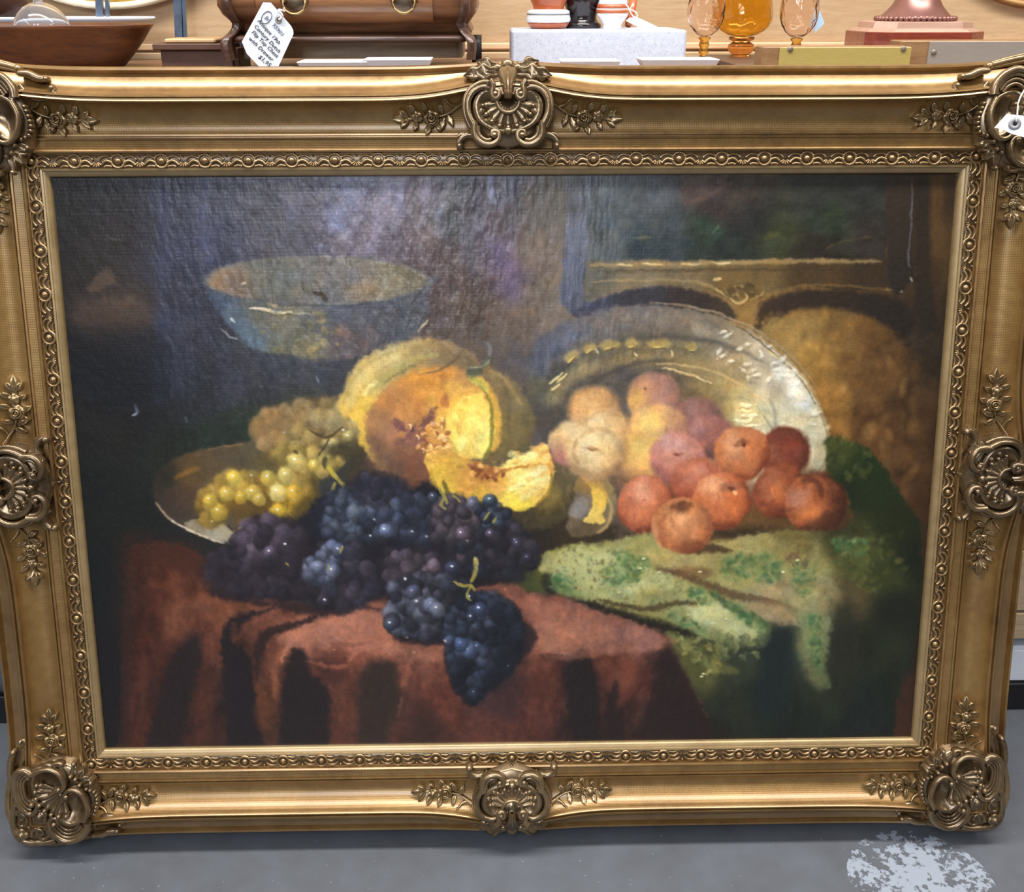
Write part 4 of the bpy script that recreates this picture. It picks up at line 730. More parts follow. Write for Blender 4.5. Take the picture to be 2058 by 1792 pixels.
    region([(420, 1180), (500, 1204), (600, 1212), (700, 1226), (640, 1240), (520, 1214), (440, 1204)], [(44, 31, 32)], 9, 4, .85)
    region([(1040, 1240), (1075, 1270), (1072, 1300), (1040, 1320)], [(44, 33, 34)], 6, 3, .85)
    region([(800, 1270), (880, 1280), (890, 1292), (800, 1290)], [(52, 36, 34)], 6, 3, .85)
    # ---------------- dark grapes ----------------
    PU = [(74, 63, 74), (84, 72, 84), (62, 54, 64), (94, 80, 92)]; BL = [(80, 88, 104), (68, 75, 92), (92, 101, 116), (56, 60, 76)]; DKG = [(58, 50, 60), (66, 58, 68), (48, 42, 50), (74, 66, 76)]; NV = [(54, 60, 76), (44, 48, 62), (68, 76, 94), (40, 42, 54)]
    bunch([(412, 1160), (420, 1120), (470, 1080), (500, 1050), (560, 1060), (620, 1100), (640, 1160), (610, 1200), (540, 1205), (450, 1195)], 80, DKG, 16, 110, None, .0, .3, .55, .75, (40, 33, 38))
    bunch([(476, 1110), (484, 1060), (520, 1036), (580, 1042), (616, 1080), (596, 1130), (530, 1144)], 44, PU + [(112, 96, 112)], 17, 111, (530, 1070, 95, .6), .03, .4, .6, .45, (46, 39, 46))
    bunch([(640, 1080), (760, 1050), (860, 1060), (960, 1100), (940, 1180), (800, 1200), (700, 1190), (640, 1140)], 90, [(46, 42, 52), (42, 40, 52), (54, 46, 54)], 16, 112, None, .0, .25, .5, .85, (32, 29, 36))
    bunch([(646, 1030), (670, 985), (720, 975), (760, 985), (784, 1020), (774, 1070), (720, 1096), (660, 1084)], 44, BL, 15, 113, (700, 1030, 95, .6), .04, .5, .75, .35, (38, 40, 52))
    bunch([(700, 980), (740, 950), (800, 965), (830, 1000), (800, 1040), (760, 1020)], 24, [(62, 60, 74), (70, 68, 82), (50, 48, 60)], 14, 114, None, .03, .45, .55, .6, (36, 35, 44))
    bunch([(760, 1040), (800, 1000), (860, 1000), (890, 1050), (860, 1090), (790, 1080)], 32, [(58, 63, 80), (74, 81, 100), (48, 50, 64)], 15, 115, None, .05, .45, .6, .6, (32, 33, 44))
    bunch([(606, 1160), (620, 1110), (650, 1090), (700, 1090), (740, 1110), (760, 1160), (740, 1210), (690, 1230), (640, 1210)], 50, DKG + [(66, 66, 80)], 15, 116, None, .02, .4, .6, .7, (36, 33, 42))
    bunch([(610, 1150), (630, 1110), (670, 1090), (694, 1110), (674, 1150), (640, 1184)], 22, [(86, 92, 112), (100, 106, 124), (70, 74, 90)], 14, 117, None, .06, .5, .8, .35)
    bunch([(860, 1040), (900, 1000), (960, 1010), (1010, 1030), (1070, 1080), (1080, 1130), (1030, 1170), (940, 1150), (880, 1100)], 72, [(60, 54, 62), (70, 62, 70), (52, 52, 64), (44, 42, 50)], 14, 118, None, .05, .35, .6, .65, (36, 33, 38))
    bunch([(876, 1010), (920, 1000), (964, 1020), (950, 1074), (900, 1086), (872, 1050)], 24, [(86, 74, 80), (96, 84, 90), (76, 68, 76)], 15, 119, None, .05, .45, .75, .4)
    bunch([(960, 1020), (1000, 1005), (1026, 1030), (1010, 1060), (970, 1060)], 12, [(52, 56, 70), (62, 70, 84)], 13, 120, None, .1, .45, .75, .3)
    bunch([(770, 1130), (800, 1110), (860, 1110), (890, 1130), (880, 1170), (820, 1180), (780, 1170)], 28, [(86, 72, 82), (78, 66, 76), (98, 84, 92)], 15, 121, None, .04, .4, .55, .5, (44, 38, 44))
    bunch([(778, 1200), (790, 1170), (850, 1150), (920, 1160), (950, 1200), (930, 1250), (900, 1285), (840, 1288), (786, 1270)], 74, [(76, 78, 92), (64, 62, 74), (90, 94, 108), (54, 52, 62)], 16, 122, (830, 1210, 120, .6), .07, .55, .85, .3, (30, 28, 35), 7)
    bunch([(890, 1260), (910, 1210), (960, 1190), (1010, 1200), (1046, 1240), (1050, 1300), (1030, 1350), (990, 1380), (960, 1416), (930, 1400), (900, 1350), (896, 1300)], 100, NV + [(62, 70, 90)], 15, 123, (936, 1270, 150, .55), .07, .6, .85, .25, (26, 27, 35), 7)
    region([(985, 1240), (1040, 1240), (1052, 1310), (1020, 1370), (970, 1395), (990, 1320)], [(30, 32, 40)], 20, 4, .6)
    for x, y, r, c, sp in [(960, 1105 + 40, 15, (46, 48, 66), .9), (910, 1142, 16, (52, 56, 74), .95), (868, 1216, 17, (88, 92, 108), .3), (880, 1226, 16, (92, 96, 112), .9), (786, 1254, 15, (62, 66, 80), .95), (830, 1190, 16, (72, 74, 92), .4), (942, 1308, 16, (76, 88, 116), .95), (928, 1295, 16, (62, 74, 100), .3), (965, 1225, 16, (58, 66, 88), .95), (640, 1140, 14, (92, 96, 112), .3), (668, 1148, 15, (88, 94, 112), .95), (655, 1208, 14, (46, 42, 50), .95), (543, 1110, 15, (78, 70, 84), .95), (930, 1075, 15, (88, 74, 84), .9), (985, 1072, 11, (78, 66, 78), .9), (776, 1066, 14, (92, 100, 122), .95), (985, 1005, 14, (54, 66, 78), .85), (950, 1010, 14, (92, 92, 106), .4), (955, 1395, 15, (40, 46, 60), .3), (1040, 1092, 12, (62, 58, 72), .5), (1060, 1120, 12, (54, 50, 62), .4), (950, 1010, 12, (86, 86, 100), .3), (870, 1000, 11, (60, 66, 78), .9)]:
        grape(x, y, r, np.array(c) * 1.12, 9, sp, .5, .9, .75, .2)
    # grape stalks
    for p, w in [([(955, 1120), (956, 1150), (946, 1170)], 9), ([(912, 1168), (930, 1178), (945, 1176), (954, 1188)], 7), ([(945, 1176), (938, 1196), (946, 1206)], 6), ([(690, 1096), (684, 1110)], 5), ([(658, 1134), (662, 1146)], 4), ([(880, 978), (892, 996), (898, 1012)], 8), ([(910, 994), (924, 1010)], 5), ([(892, 1000), (886, 1014), (896, 1024)], 6), ([(985, 1030), (972, 1044)], 5), ([(990, 1050), (998, 1038)], 4), ([(574, 1130), (580, 1138)], 4)]:
        stroke(p, w, (142, 130, 62), .85, 1.6, True, .8, .5)
    stroke([(956, 1118), (960, 1135)], 7, (164, 150, 92), .8, 1.5); stroke([(893, 1284), (898, 1288)], 5, (210, 170, 140), .8, 1.5)
    # small lights of the red cloth
    for x, y in [(814, 1280), (828, 1310), (670, 1304), (1012, 1184)]:
        stroke([(x, y), (x + 6, y + 1)], 3, (190, 140, 112), .6, 1.3)
    # the unevenness of the brush: every edge wanders a little
    dx = (nz(20, 20, 81) * 2.0 + nz(6, 6, 82) * .6) / px_step; dy = (nz(20, 20, 83) * 2.0 + nz(6, 9, 84) * .6) / px_step
    jj, ii = np.meshgrid(np.arange(Ww), np.arange(Hh))
    fx, fy = np.clip(jj + dx, 0, Ww - 1.001), np.clip(ii + dy, 0, Hh - 1.001); ix, iy = fx.astype(int), fy.astype(int); ax, ay = (fx - ix)[..., None], (fy - iy)[..., None]
    img = (img[iy, ix] * (1 - ax) + img[iy, ix + 1] * ax) * (1 - ay) + (img[iy + 1, ix] * (1 - ax) + img[iy + 1, ix + 1] * ax) * ay
    hgt = hgt[iy, ix]
    # uneven body of the paint: short strokes and patches, stronger where the paint is light
    lum = img.mean(2, keepdims=True)
    n1 = (nz(11, 15, 91) * .055 + nz(30, 22, 92) * .06 + nz(5, 6, 93) * .035)[..., None] * ss(20, 90, lum)
    n2 = (nz(24, 24, 94) * .035 * ss(20, 90, lum[..., 0]))
    img = img * (1 + n1) * np.stack([1 + n2, 1 + n2 * .1, 1 - n2 * 1.4], -1)
    hgt = hgt + nz(11, 15, 91) * .25
    img = img * (.90 + .24 * ss(35, 110, lum) - .06 * ss(150, 220, lum)) * np.array((1.0, 1.0, 1.01))
    # fine canvas grain and worn edges
    img += (nz(3.2, 3.2, 61, 1) * 2.2)[..., None]
    hgt = hgt + nz(5, 5, 62, 2) * .10
    return np.clip(img, 4, 250), hgt
# ------------------------------------------------------------------ the framed painting
LEAN = math.radians(11.0)
CW, CH = 1.30, .88668                                # canvas opening
BASE = CH / 2 + .165                                 # canvas centre above the foot of the frame
V_UP = Vector((0, math.sin(LEAN), math.cos(LEAN))); V_N = Vector((0, -math.cos(LEAN), math.sin(LEAN)))
paint_root = empty('framed_painting', (0, 0, .0))
paint_root.rotation_euler = (math.pi / 2 - LEAN, 0, 0)
tag(paint_root, 'large still life painting of melon, grapes and peaches in an ornate gilt frame', 'painting')
CEN = V_UP * BASE


def sketch(X, Y):
    """sketch pixel of a point of the canvas plane (X right, Y up from its centre)"""
    P = [CEN[k] + X * (1, 0, 0)[k] + Y * V_UP[k] - C_POS[k] for k in range(3)]
    r = sum(P[k] * C_R[k] for k in range(3)); d = sum(P[k] * C_D[k] for k in range(3)); f = sum(P[k] * C_F[k] for k in range(3))
    return 1029 + FOC * r / f, 896 + FOC * d / f


def relief(px, py, z):
    """frame coordinates (X, Y from the canvas centre) of a sketch pixel at height z over the canvas"""
    d = C_F + C_R * ((px - 1029) / FOC) + C_D * ((py - 896) / FOC)
    o = C_POS - (CEN + V_N * z)
    p = o - d * (o.dot(V_N) / d.dot(V_N))
    return p.x, p.dot(V_UP)


M_GOLD = gold('gilding', (114, 80, 40), (148, 112, 62), (170, 138, 86), .32, .6)
M_COVE = gold('gilding_on_cloth', (122, 88, 42), (150, 114, 62), (166, 134, 78), .40, .52, .35)
M_LINER = gold('pale_gilding', (138, 112, 72), (164, 138, 94), (180, 154, 110), .40, .5)
M_BRONZE = gold('antiqued_gilding', (78, 60, 38), (122, 98, 66), (160, 134, 96), .28, .68)
M_BED = gold('dark_ground', (74, 54, 31), (98, 74, 44), (118, 92, 58), .4, .6)
M_SPRIG = gold('rubbed_gilding', (96, 72, 42), (140, 112, 70), (178, 150, 104), .29, .65)
M_MOULD = gold('worn_gilding', (112, 84, 48), (154, 122, 76), (184, 152, 104), .33, .65)

# the canvas: a fine net of points, each with its colour and thickness of paint
NX, NY = 1040, 690
gx = np.linspace(-CW / 2 - .003, CW / 2 + .003, NX); gy = np.linspace(CH / 2 + .003, -CH / 2 - .003, NY)
GX, GY = np.meshgrid(gx, gy)
SX, SY = sketch(GX, GY)
pic, thick = paint_picture(SX, SY)
co = np.stack([GX, GY + BASE, np.clip(thick, -3, 6) * .00042], -1).reshape(-1, 3).astype(np.float32)
idx = np.arange(NX * NY).reshape(NY, NX)
quads = np.stack([idx[:-1, :-1], idx[1:, :-1], idx[1:, 1:], idx[:-1, 1:]], -1).reshape(-1, 4).astype(np.int32)
me = D.meshes.new('canvas')
me.vertices.add(NX * NY); me.vertices.foreach_set('co', co.ravel())
me.loops.add(quads.size); me.loops.foreach_set('vertex_index', quads.ravel())
me.polygons.add(len(quads)); me.polygons.foreach_set('loop_start', np.arange(0, quads.size, 4, dtype=np.int32))
me.polygons.foreach_set('use_smooth', np.ones(len(quads), dtype=bool))
me.update(); me.validate()
srgb = pic.reshape(-1, 3) / 255.0
lnr = np.where(srgb <= .04045, srgb / 12.92, ((srgb + .055) / 1.055) ** 2.4)
att = me.color_attributes.new('paint', 'FLOAT_COLOR', 'POINT')
att.data.foreach_set('color', np.concatenate([lnr, np.ones((len(lnr), 1))], 1).astype(np.float32).ravel())
t = NT('oil_paint')
a = t.new('ShaderNodeVertexColor', layer_name='paint')
v = t.coord(); n1 = t.noise(v, 260, 3, .6)
t.lk(t.mix(1.0, a.outputs['Color'], t.ramp(n1, [(.3, (236, 236, 236)), (.7, (255, 255, 255))]), 'MULTIPLY'), t.b.inputs['Base Color'])
t.set(Roughness=.30, Specular_IOR_Level=.5)
wv = t.new('ShaderNodeTexWave', bands_direction='X'); wv.inputs['Scale'].default_value = 180; t.lk(v, wv.inputs['Vector'])
wh = t.new('ShaderNodeTexWave', bands_direction='Y'); wh.inputs['Scale'].default_value = 180; t.lk(v, wh.inputs['Vector'])
t.bump(t.math('ADD', t.math('ADD', wv.outputs['Fac'], wh.outputs['Fac']), t.math('MULTIPLY', n1, 2.)), .10, .0006)
me.materials.append(t.m)
canvas = D.objects.new('canvas', me); COL.objects.link(canvas); canvas.parent = paint_root
tag(canvas, 'dark oil painting of cut melon, grapes, peaches and silver platter')
backing = MB().box(-CW / 2 - .03, CW / 2 + .03, BASE - CH / 2 - .03, BASE + CH / 2 + .03, -.022, -.004).build('stretcher_board', wood('pine', (120, 92, 60), (150, 118, 80), (168, 136, 96)), paint_root, False)

# rails: one swept profile (s outward from the picture edge, z towards the viewer)
PROF = [(.0000, -.001), (.0001, .003), (.0006, .0056), (.0022, .0074), (.0045, .0086), (.0068, .0096), (.0078, .0098), (.0082, .0122), (.0108, .0128), (.0113, .0092),
        (.0315, .0110), (.0320, .0170), (.0345, .0182), (.0365, .0165), (.0372, .0105), (.044, .0115), (.0495, .0125), (.0500, .0155), (.0522, .0160), (.0528, .0125), (.0542, .0125), (.0548, .0158), (.0570, .0155), (.0576, .0118),
        (.062, .0100), (.068, .0092), (.076, .0105), (.083, .0142), (.089, .0200), (.0935, .0265), (.0965, .0325), (.0972, .0374), (.0990, .0394), (.1010, .0384), (.1022, .0338), (.1036, .0338), (.1048, .0386), (.1070, .0380), (.1085, .0340),
        (.112, .0290), (.118, .0225), (.125, .0180), (.1335, .0150), (.1342, .0085), (.1380, .0060), (.1402, .0085), (.1430, .0128), (.1462, .0125), (.1485, .0070), (.1480, -.0300), (.100, -.0320), (.020, -.0240)]


def sm(a, b, x):
    q = max(0., min(1., (x - a) / (b - a)))
    return q * q * (3 - 2 * q)


def rail_shift(s, t, half):
    """outward swing of the swept frame at distance t along a rail"""
    mid = math.exp(-(t / .085) ** 2); e = half + s - abs(t)
    cor = math.exp(-(max(e, 0) / .115) ** 2)
    ridge = .020 * mid + .016 * cor; outer = .006 * mid + .017 * cor
    w1 = sm(.058, .098, s); w2 = sm(.108, .140, s)
    return ridge * w1 + (outer - ridge) * w2


def rail_point(k, s, t):
    """rail k: 0 bottom, 1 right, 2 top, 3 left"""
    if k == 0: return t, -CH / 2 - s
    if k == 2: return -t, CH / 2 + s
    if k == 1: return CW / 2 + s, t
    return -CW / 2 - s, -t


def round_corner(x, y):
    R = .055; cx, cy = CW / 2 + .165 - R, CH / 2 + .165 - R; dx, dy = abs(x) - cx, abs(y) - cy
    if dx > 0 and dy > 0:
        q = max(dx, dy) / math.hypot(dx, dy)
        x, y = math.copysign(cx + dx * q, x), math.copysign(cy + dy * q, y)
    return x, y


for k in range(4):
    half = CW / 2 if k % 2 == 0 else CH / 2
    m = MB(); P = []; N = 170
    for i in range(N + 1):
        u = -1 + 2 * i / N; row = []
        for s, z in PROF:
            tt = u * (half + s); d = rail_shift(s, tt, half)
            tt = u * (half + s + (.017 * sm(.108, .14, s) + .016 * sm(.058, .098, s) * (1 - sm(.108, .14, s))))
            x, y = round_corner(*rail_point(k, s + d, tt)); row.append((x, y + BASE, z))
        P.append(row)
    o = m.grid(P, False, True).build('frame_rail', M_GOLD, paint_root, True, True, 38)
    o.data.materials.append(M_COVE); o.data.materials.append(M_LINER)
    mi = []
    for p in o.data.polygons:
        j = p.vertices[0] % len(PROF); j2 = min(q % len(PROF) for q in p.vertices)
        mi.append(1 if 23 <= j2 < 30 or j2 in (14, 15) else (2 if j2 < 9 else 0))
    o.data.polygons.foreach_set('material_index', mi)


# --- building blocks of the cast ornament; they work in local (a, b, h) and a placing function F(a, b, h) -> frame point
def o_tube(mb, F, pts, r0, r1=None, hgt=1., z=.0, seg=8, smooth=3, rm=None):
    p = cr(pts, smooth); n = len(p); r1 = r0 if r1 is None else r1; rows = []
    for i, q in enumerate(p):
        a, b = p[max(i - 1, 0)], p[min(i + 1, n - 1)]; tx, ty = b[0] - a[0], b[1] - a[1]; L = math.hypot(tx, ty) or 1; nx, ny = -ty / L, tx / L
        f = i / (n - 1); r = (r0 + (r1 - r0) * f) if rm is None else r0 + (rm - r0) * math.sin(math.pi * f) + (r1 - r0) * f
        zz = q[2] if len(q) > 2 else z
        rows.append([F(q[0] + nx * r * math.cos(2 * math.pi * j / seg), q[1] + ny * r * math.cos(2 * math.pi * j / seg), zz + (r * hgt * math.sin(2 * math.pi * j / seg) if math.sin(2 * math.pi * j / seg) > -.1 else -.010)) for j in range(seg)])
    mb.grid(rows, False, True)
    for row in (rows[0], rows[-1]):
        k = len(mb.v); mb.add(row, [tuple(range(seg))])


def cr(pts, n=4):
    """smooth curve through points of any dimension"""
    if n <= 1 or len(pts) < 3:
        return [tuple(p) for p in pts]
    m = len(pts); o = []
    for i in range(m - 1):
        a, b, c, d = pts[max(i - 1, 0)], pts[i], pts[i + 1], pts[min(i + 2, m - 1)]
        for k in range(n):
            t = k / n
            o.append(tuple(.5 * (2 * b[j] + (c[j] - a[j]) * t + (2 * a[j] - 5 * b[j] + 4 * c[j] - d[j]) * t * t + (3 * b[j] - a[j] - 3 * c[j] + d[j]) * t ** 3) for j in range(len(b))))
    o.append(tuple(pts[-1]))
    return o


def o_dome(mb, F, a, b, r, h, z=0., ry=None, rot=0., n=10, rings=4):
    ry = ry or r; rows = []
    for i in range(rings + 1):
        e = math.pi / 2 * i / rings
        row = []
        for j in range(n):
            q = 2 * math.pi * j / n; x, y = r * math.cos(e) * math.cos(q), ry * math.cos(e) * math.sin(q)
            row.append(F(a + x * math.cos(rot) - y * math.sin(rot), b + x * math.sin(rot) + y * math.cos(rot), z + h * math.sin(e) if i else z - .006))
        rows.append(row)
    mb.grid(rows, False, True)


def o_leaf(mb, F, a, b, ang, L, W, h=.006, z=.0, curl=.5, lobes=0, bend=0.):
    """a leaf from (a, b) along ang; raised sides, grooved midrib, tip lifted"""
    rows = []; n = 8 if lobes == 0 else 14
    for i in range(n + 1):
        f = i / n; w = W * (math.sin(math.pi * min(1, f * .92 + .08)) ** .8) * (1 + (.28 * math.sin(f * lobes * 2 * math.pi) if lobes else 0)) * .5 + .0002
        aa = ang + bend * f; x, y = a + L * f * math.cos(ang + bend * f * .5), b + L * f * math.sin(ang + bend * f * .5); row = []
        for g in (-1, -.92, -.5, 0, .5, .92, 1):
            zz = z + h * (.55 + .45 * math.sin(math.pi * abs(g)) - .25 * (g == 0)) * (.6 + .6 * math.sin(math.pi * f)) + curl * h * f * f
            if abs(g) == 1: zz = z - .007
            row.append(F(x - math.sin(aa) * w * g, y + math.cos(aa) * w * g, zz))
        rows.append(row)
    mb.grid(rows)


def o_flower(mb, F, a, b, r, h=.006, z=0., petals=5, rot=0.):
    rows = []; n = petals * 6
    for i, (q, hh) in enumerate([(1.0, -.9), (1.0, .35), (.82, .75), (.55, .45), (.4, .8), (.22, 1.0), (.02, 1.0)]):
        row = []
        for j in range(n):
            t = 2 * math.pi * j / n; lob = 1 + .22 * abs(math.cos(t * petals / 2 + rot)) - .12 if i < 4 else 1
            zz = hh * h * (1 - .35 * (1 - abs(math.cos(t * petals / 2 + rot))) * (i in (1, 2)))
            row.append(F(a + r * q * lob * math.cos(t), b + r * q * lob * math.sin(t), z + zz))
        rows.append(row)
    mb.grid(rows, False, True)


def o_rose(mb, F, a, b, r, h=.008, z=0.):
    o_flower(mb, F, a, b, r, h * .7, z, 5)
    for k, (q, hh) in enumerate([(.62, .8), (.36, 1.0)]):
        for j in range(3):
            t = j * 2.1 + k
            o_tube(mb, F, [(a + r * q * math.cos(t + e), b + r * q * math.sin(t + e), z + h * hh) for e in (-.9, -.45, 0, .45, .9)], r * .10, r * .10, 1.2, 0, 6, 1)
    o_dome(mb, F, a, b, r * .2, h * .5, z + h * .55, n=8, rings=3)


def o_fan(mb, F, a, b, r0, r1, t0, t1, flutes, z0, z1, depth=.003, tip=.004, n=7):
    """shell: ribs spreading from (a, b)"""
    rows = []; per = 6; N = flutes * per
    for i in range(N + 1):
        f = i / N; t = t0 + (t1 - t0) * f; c = abs(math.sin(math.pi * f * flutes)); row = []
        for j in range(n + 1):
            g = j / n; rr = r0 + (r1 * (.90 + .10 * c) - r0) * g
            zz = z0 + (z1 - z0) * g + depth * (c - .5) * (.3 + .7 * g) + tip * max(0, g - .75) * 4 * c
            if j == n: zz -= .010
            row.append(F(a + rr * math.cos(t), b + rr * math.sin(t), zz))
        rows.append(row)
    mb.grid(rows)


def o_cup(mb, F, outline, z_rim, z_bot, rings=6):
    """hollow dish with the given outline (list of points)"""
    cx = sum(p[0] for p in outline) / len(outline); cy = sum(p[1] for p in outline) / len(outline); rows = []
    for i in range(rings + 1):
        f = i / rings; k = 1 - f
        zz = z_rim - (z_rim - z_bot) * (1 - (1 - f) ** 2)
        rows.append([F(cx + (p[0] - cx) * k, cy + (p[1] - cy) * k, zz) for p in outline])
    rows.insert(0, [F(cx + (p[0] - cx) * 1.04, cy + (p[1] - cy) * 1.04, z_rim - .022) for p in outline])
    mb.grid(rows, False, True)


def o_mound(mb, F, outline, z_low, z_top, bev=.010):
    cx = sum(p[0] for p in outline) / len(outline); cy = sum(p[1] for p in outline) / len(outline); rows = []
    for f, z in ((1.0, z_low), (.97, z_top - .004), (.90, z_top), (.5, z_top), (0.01, z_top)):
        rows.append([F(cx + (p[0] - cx) * f, cy + (p[1] - cy) * f, z) for p in outline])
    mb.grid(rows, False, True)


def spiral(cx, cy, r0, r1, a0, turns, n=14):
    return [(cx + (r0 + (r1 - r0) * i / n) * math.cos(a0 + turns * 2 * math.pi * i / n), cy + (r0 + (r1 - r0) * i / n) * math.sin(a0 + turns * 2 * math.pi * i / n)) for i in range(n + 1)]


# --- corner cartouche, drawn once (lower left corner of the sketch) in (a outward sideways, b outward along the other way)
ZR = .040


def ck(x, y):
    X, Y = relief(x / 5.973, 1420 + y / 5.973, ZR)
    return (-X - CW / 2, -Y - CH / 2)


def cks(L):
    return [ck(*p) for p in L]


def swap(L):
    return [(p[1], p[0], *p[2:]) for p in L]


def cspiral(cx, cy, r0, r1, a0, turns, n=14):
    return cks(spiral(cx, cy, r0, r1, a0, turns, n))


BOT_S = [(1066, 1360), (1062, 1440), (1010, 1520), (930, 1570), (840, 1590), (740, 1560), (660, 1490), (615, 1410), (618, 1350), (650, 1312), (700, 1318), (722, 1360), (700, 1390), (676, 1376)]
LEFT_S = [(402, 800), (330, 748), (250, 756), (196, 830), (196, 940), (214, 1050), (250, 1150), (320, 1230), (390, 1262), (446, 1230), (470, 1170), (462, 1120), (424, 1096), (396, 1122), (412, 1148)]
CUP1 = [(430, 775), (520, 722), (640, 716), (740, 772), (790, 860), (770, 950), (680, 1010), (580, 1070), (480, 1050), (420, 970), (405, 860)]
CUP2 = [(830, 1030), (930, 960), (1010, 1010), (1066, 1110), (1082, 1210), (1040, 1310), (960, 1370), (850, 1392), (740, 1330), (690, 1230), (740, 1120)]
PLATE = [(420, 700), (620, 655), (780, 690), (960, 770), (1090, 900), (1150, 1050), (1170, 1180), (1130, 1330), (1080, 1460), (960, 1570), (800, 1625), (620, 1645), (400, 1650), (210, 1600), (150, 1460), (160, 1240), (140, 1060), (160, 880), (260, 740)]


def corner(sx, sy):
    def F(a, b, h):
        return (sx * (CW / 2 + a), sy * (CH / 2 + b) + BASE, h)
    root_m = MB(); o_mound(root_m, F, cks(PLATE), -.010, .036)
    # rounded flange of the extreme corner
    o_tube(root_m, F, cks([(160, 1200), (140, 1330), (150, 1470), (200, 1590), (290, 1640), (420, 1655), (560, 1650), (660, 1625)]), .0055, .0055, 1.0, .034)
    c = root_m.build('corner_cartouche', M_BRONZE, paint_root)
    m = MB(); o_cup(m, F, cr(cks(CUP1) + cks(CUP1[:1]), 3)[:-1], .052, .036); m.build('cup', M_BRONZE, c)
    m = MB(); o_cup(m, F, cr(cks(CUP2) + cks(CUP2[:1]), 3)[:-1], .052, .036); m.build('cup', M_BRONZE, c)
    # rims of the two cups, each ending in a volute
    m = MB(); o_tube(m, F, cks([(425, 780), (520, 722), (640, 712), (745, 768), (800, 870), (795, 940), (762, 968), (728, 952), (735, 925)]), .0042, .0030, 1.2, .052); o_dome(m, F, *ck(742, 945), .0046, .006, .052); m.build('scroll', M_BRONZE, c)
    m = MB(); o_tube(m, F, cks([(1040, 1325), (1084, 1215), (1068, 1110), (1010, 1005), (925, 952), (850, 965), (808, 1010), (815, 1050), (845, 1048)]), .0042, .0030, 1.2, .052); o_dome(m, F, *ck(832, 1030), .0046, .006, .052); m.build('scroll', M_BRONZE, c)
    # fluted shell between the cups
    m = MB(); ax, ay = ck(752, 1012); bx, by = ck(500, 1200)
    t0 = math.atan2(by - ay, bx - ax); R = math.hypot(bx - ax, by - ay)
    o_fan(m, F, ax, ay, .006, R * .92, t0 - 1.25, t0 + 1.25, 8, .042, .050, .0045, .003)
    for q in range(8):
        f = t0 - 1.25 + 2.5 * (q + .5) / 8
        o_dome(m, F, ax + R * .86 * math.cos(f), ay + R * .86 * math.sin(f), .0042, .0055, .050, n=8, rings=3)
    m.build('shell', M_BRONZE, c)
    m = MB(); o_dome(m, F, *ck(755, 1018), .0046, .006, .046); m.build('pearl', M_BRONZE, c)
    # ribbed scrolls
    for S, (ex, ey), rib in ((BOT_S, (676, 1376), 1), (LEFT_S, (412, 1140), 1)):
        m = MB(); o_tube(m, F, cks(S), .0062, .0030, 1.1, .046)
        o_dome(m, F, *ck(ex, ey), .0050, .0065, .048)
        cxs = [p for p in S[1:8]]
        mx, my = sum(p[0] for p in cxs) / 7, sum(p[1] for p in cxs) / 7
        tx, ty = (840, 1300) if S is BOT_S else (420, 980)
        for g in (.16, .30, .44):
            o_tube(m, F, cks([(p[0] + (tx - p[0]) * g, p[1] + (ty - p[1]) * g) for p in S[1:9]]), .0030, .0022, 1.2, .046 - g * .006)
        m.build('scroll', M_BRONZE, c)
    # wavy lip and row of beads round the inner side
    m = MB(); o_tube(m, F, cks([(415, 748), (470, 716), (530, 700), (590, 672), (640, 680), (700, 655), (760, 662), (770, 700)]), .0030, .0026, 1.4, .046); m.build('lip', M_BRONZE, c)
    m = MB()
    for p in ((1040, 985), (1085, 1000), (1130, 1020), (1155, 1060), (1168, 1105), (1166, 1150), (1158, 1195), (1146, 1240), (1134, 1280)):
        o_dome(m, F, *ck(*p), .0036, .0050, .040, n=8, rings=3)
    m.build('bead_row', M_BRONZE, c)
    # trefoil leaf and beads at the inner corner
    m = MB(); p0 = ck(900, 930)
    for ang_to in ((995, 760), (1060, 850), (1115, 905), (880, 690)):
        q = ck(*ang_to); o_leaf(m, F, *p0, math.atan2(q[1] - p0[1], q[0] - p0[0]), math.hypot(q[0] - p0[0], q[1] - p0[1]), .016, .008, .030, .6)
    for p in ((855, 830), (912, 862), (962, 932), (890, 680), (1095, 905)):
        o_dome(m, F, *ck(*p), .0040, .0055, .042, n=8, rings=3)
    m.build('leaf', M_BRONZE, c)
    # leafy rosette on the diagonal and the little scrolls of the extreme corner
    m = MB(); o_flower(m, F, *ck(490, 1300), .0125, .012, .038, 5, .6); m.build('rosette', M_BRONZE, c)
    m = MB(); o_flower(m, F, *ck(258, 1540), .0105, .010, .036, 4, .3); m.build('rosette', M_BRONZE, c)
    m = MB(); o_dome(m, F, *ck(345, 1452), .0034, .006, .036, n=8, rings=3); m.build('pearl', M_BRONZE, c)
    for L in ([(200, 1250), (196, 1300), (250, 1300), (300, 1330), (320, 1390), (285, 1440), (235, 1440), (222, 1410)], [(225, 1240), (240, 1290), (275, 1310), (268, 1370), (240, 1370)], [(375, 1560), (380, 1500), (430, 1474), (490, 1490), (510, 1530), (485, 1552), (468, 1528)], [(470, 1560), (500, 1600), (550, 1588), (575, 1545)], [(560, 1480), (600, 1560), (700, 1610)]):
        m = MB(); o_tube(m, F, cks(L), .0036, .0026, 1.4, .036); m.build('scroll', M_BRONZE, c)
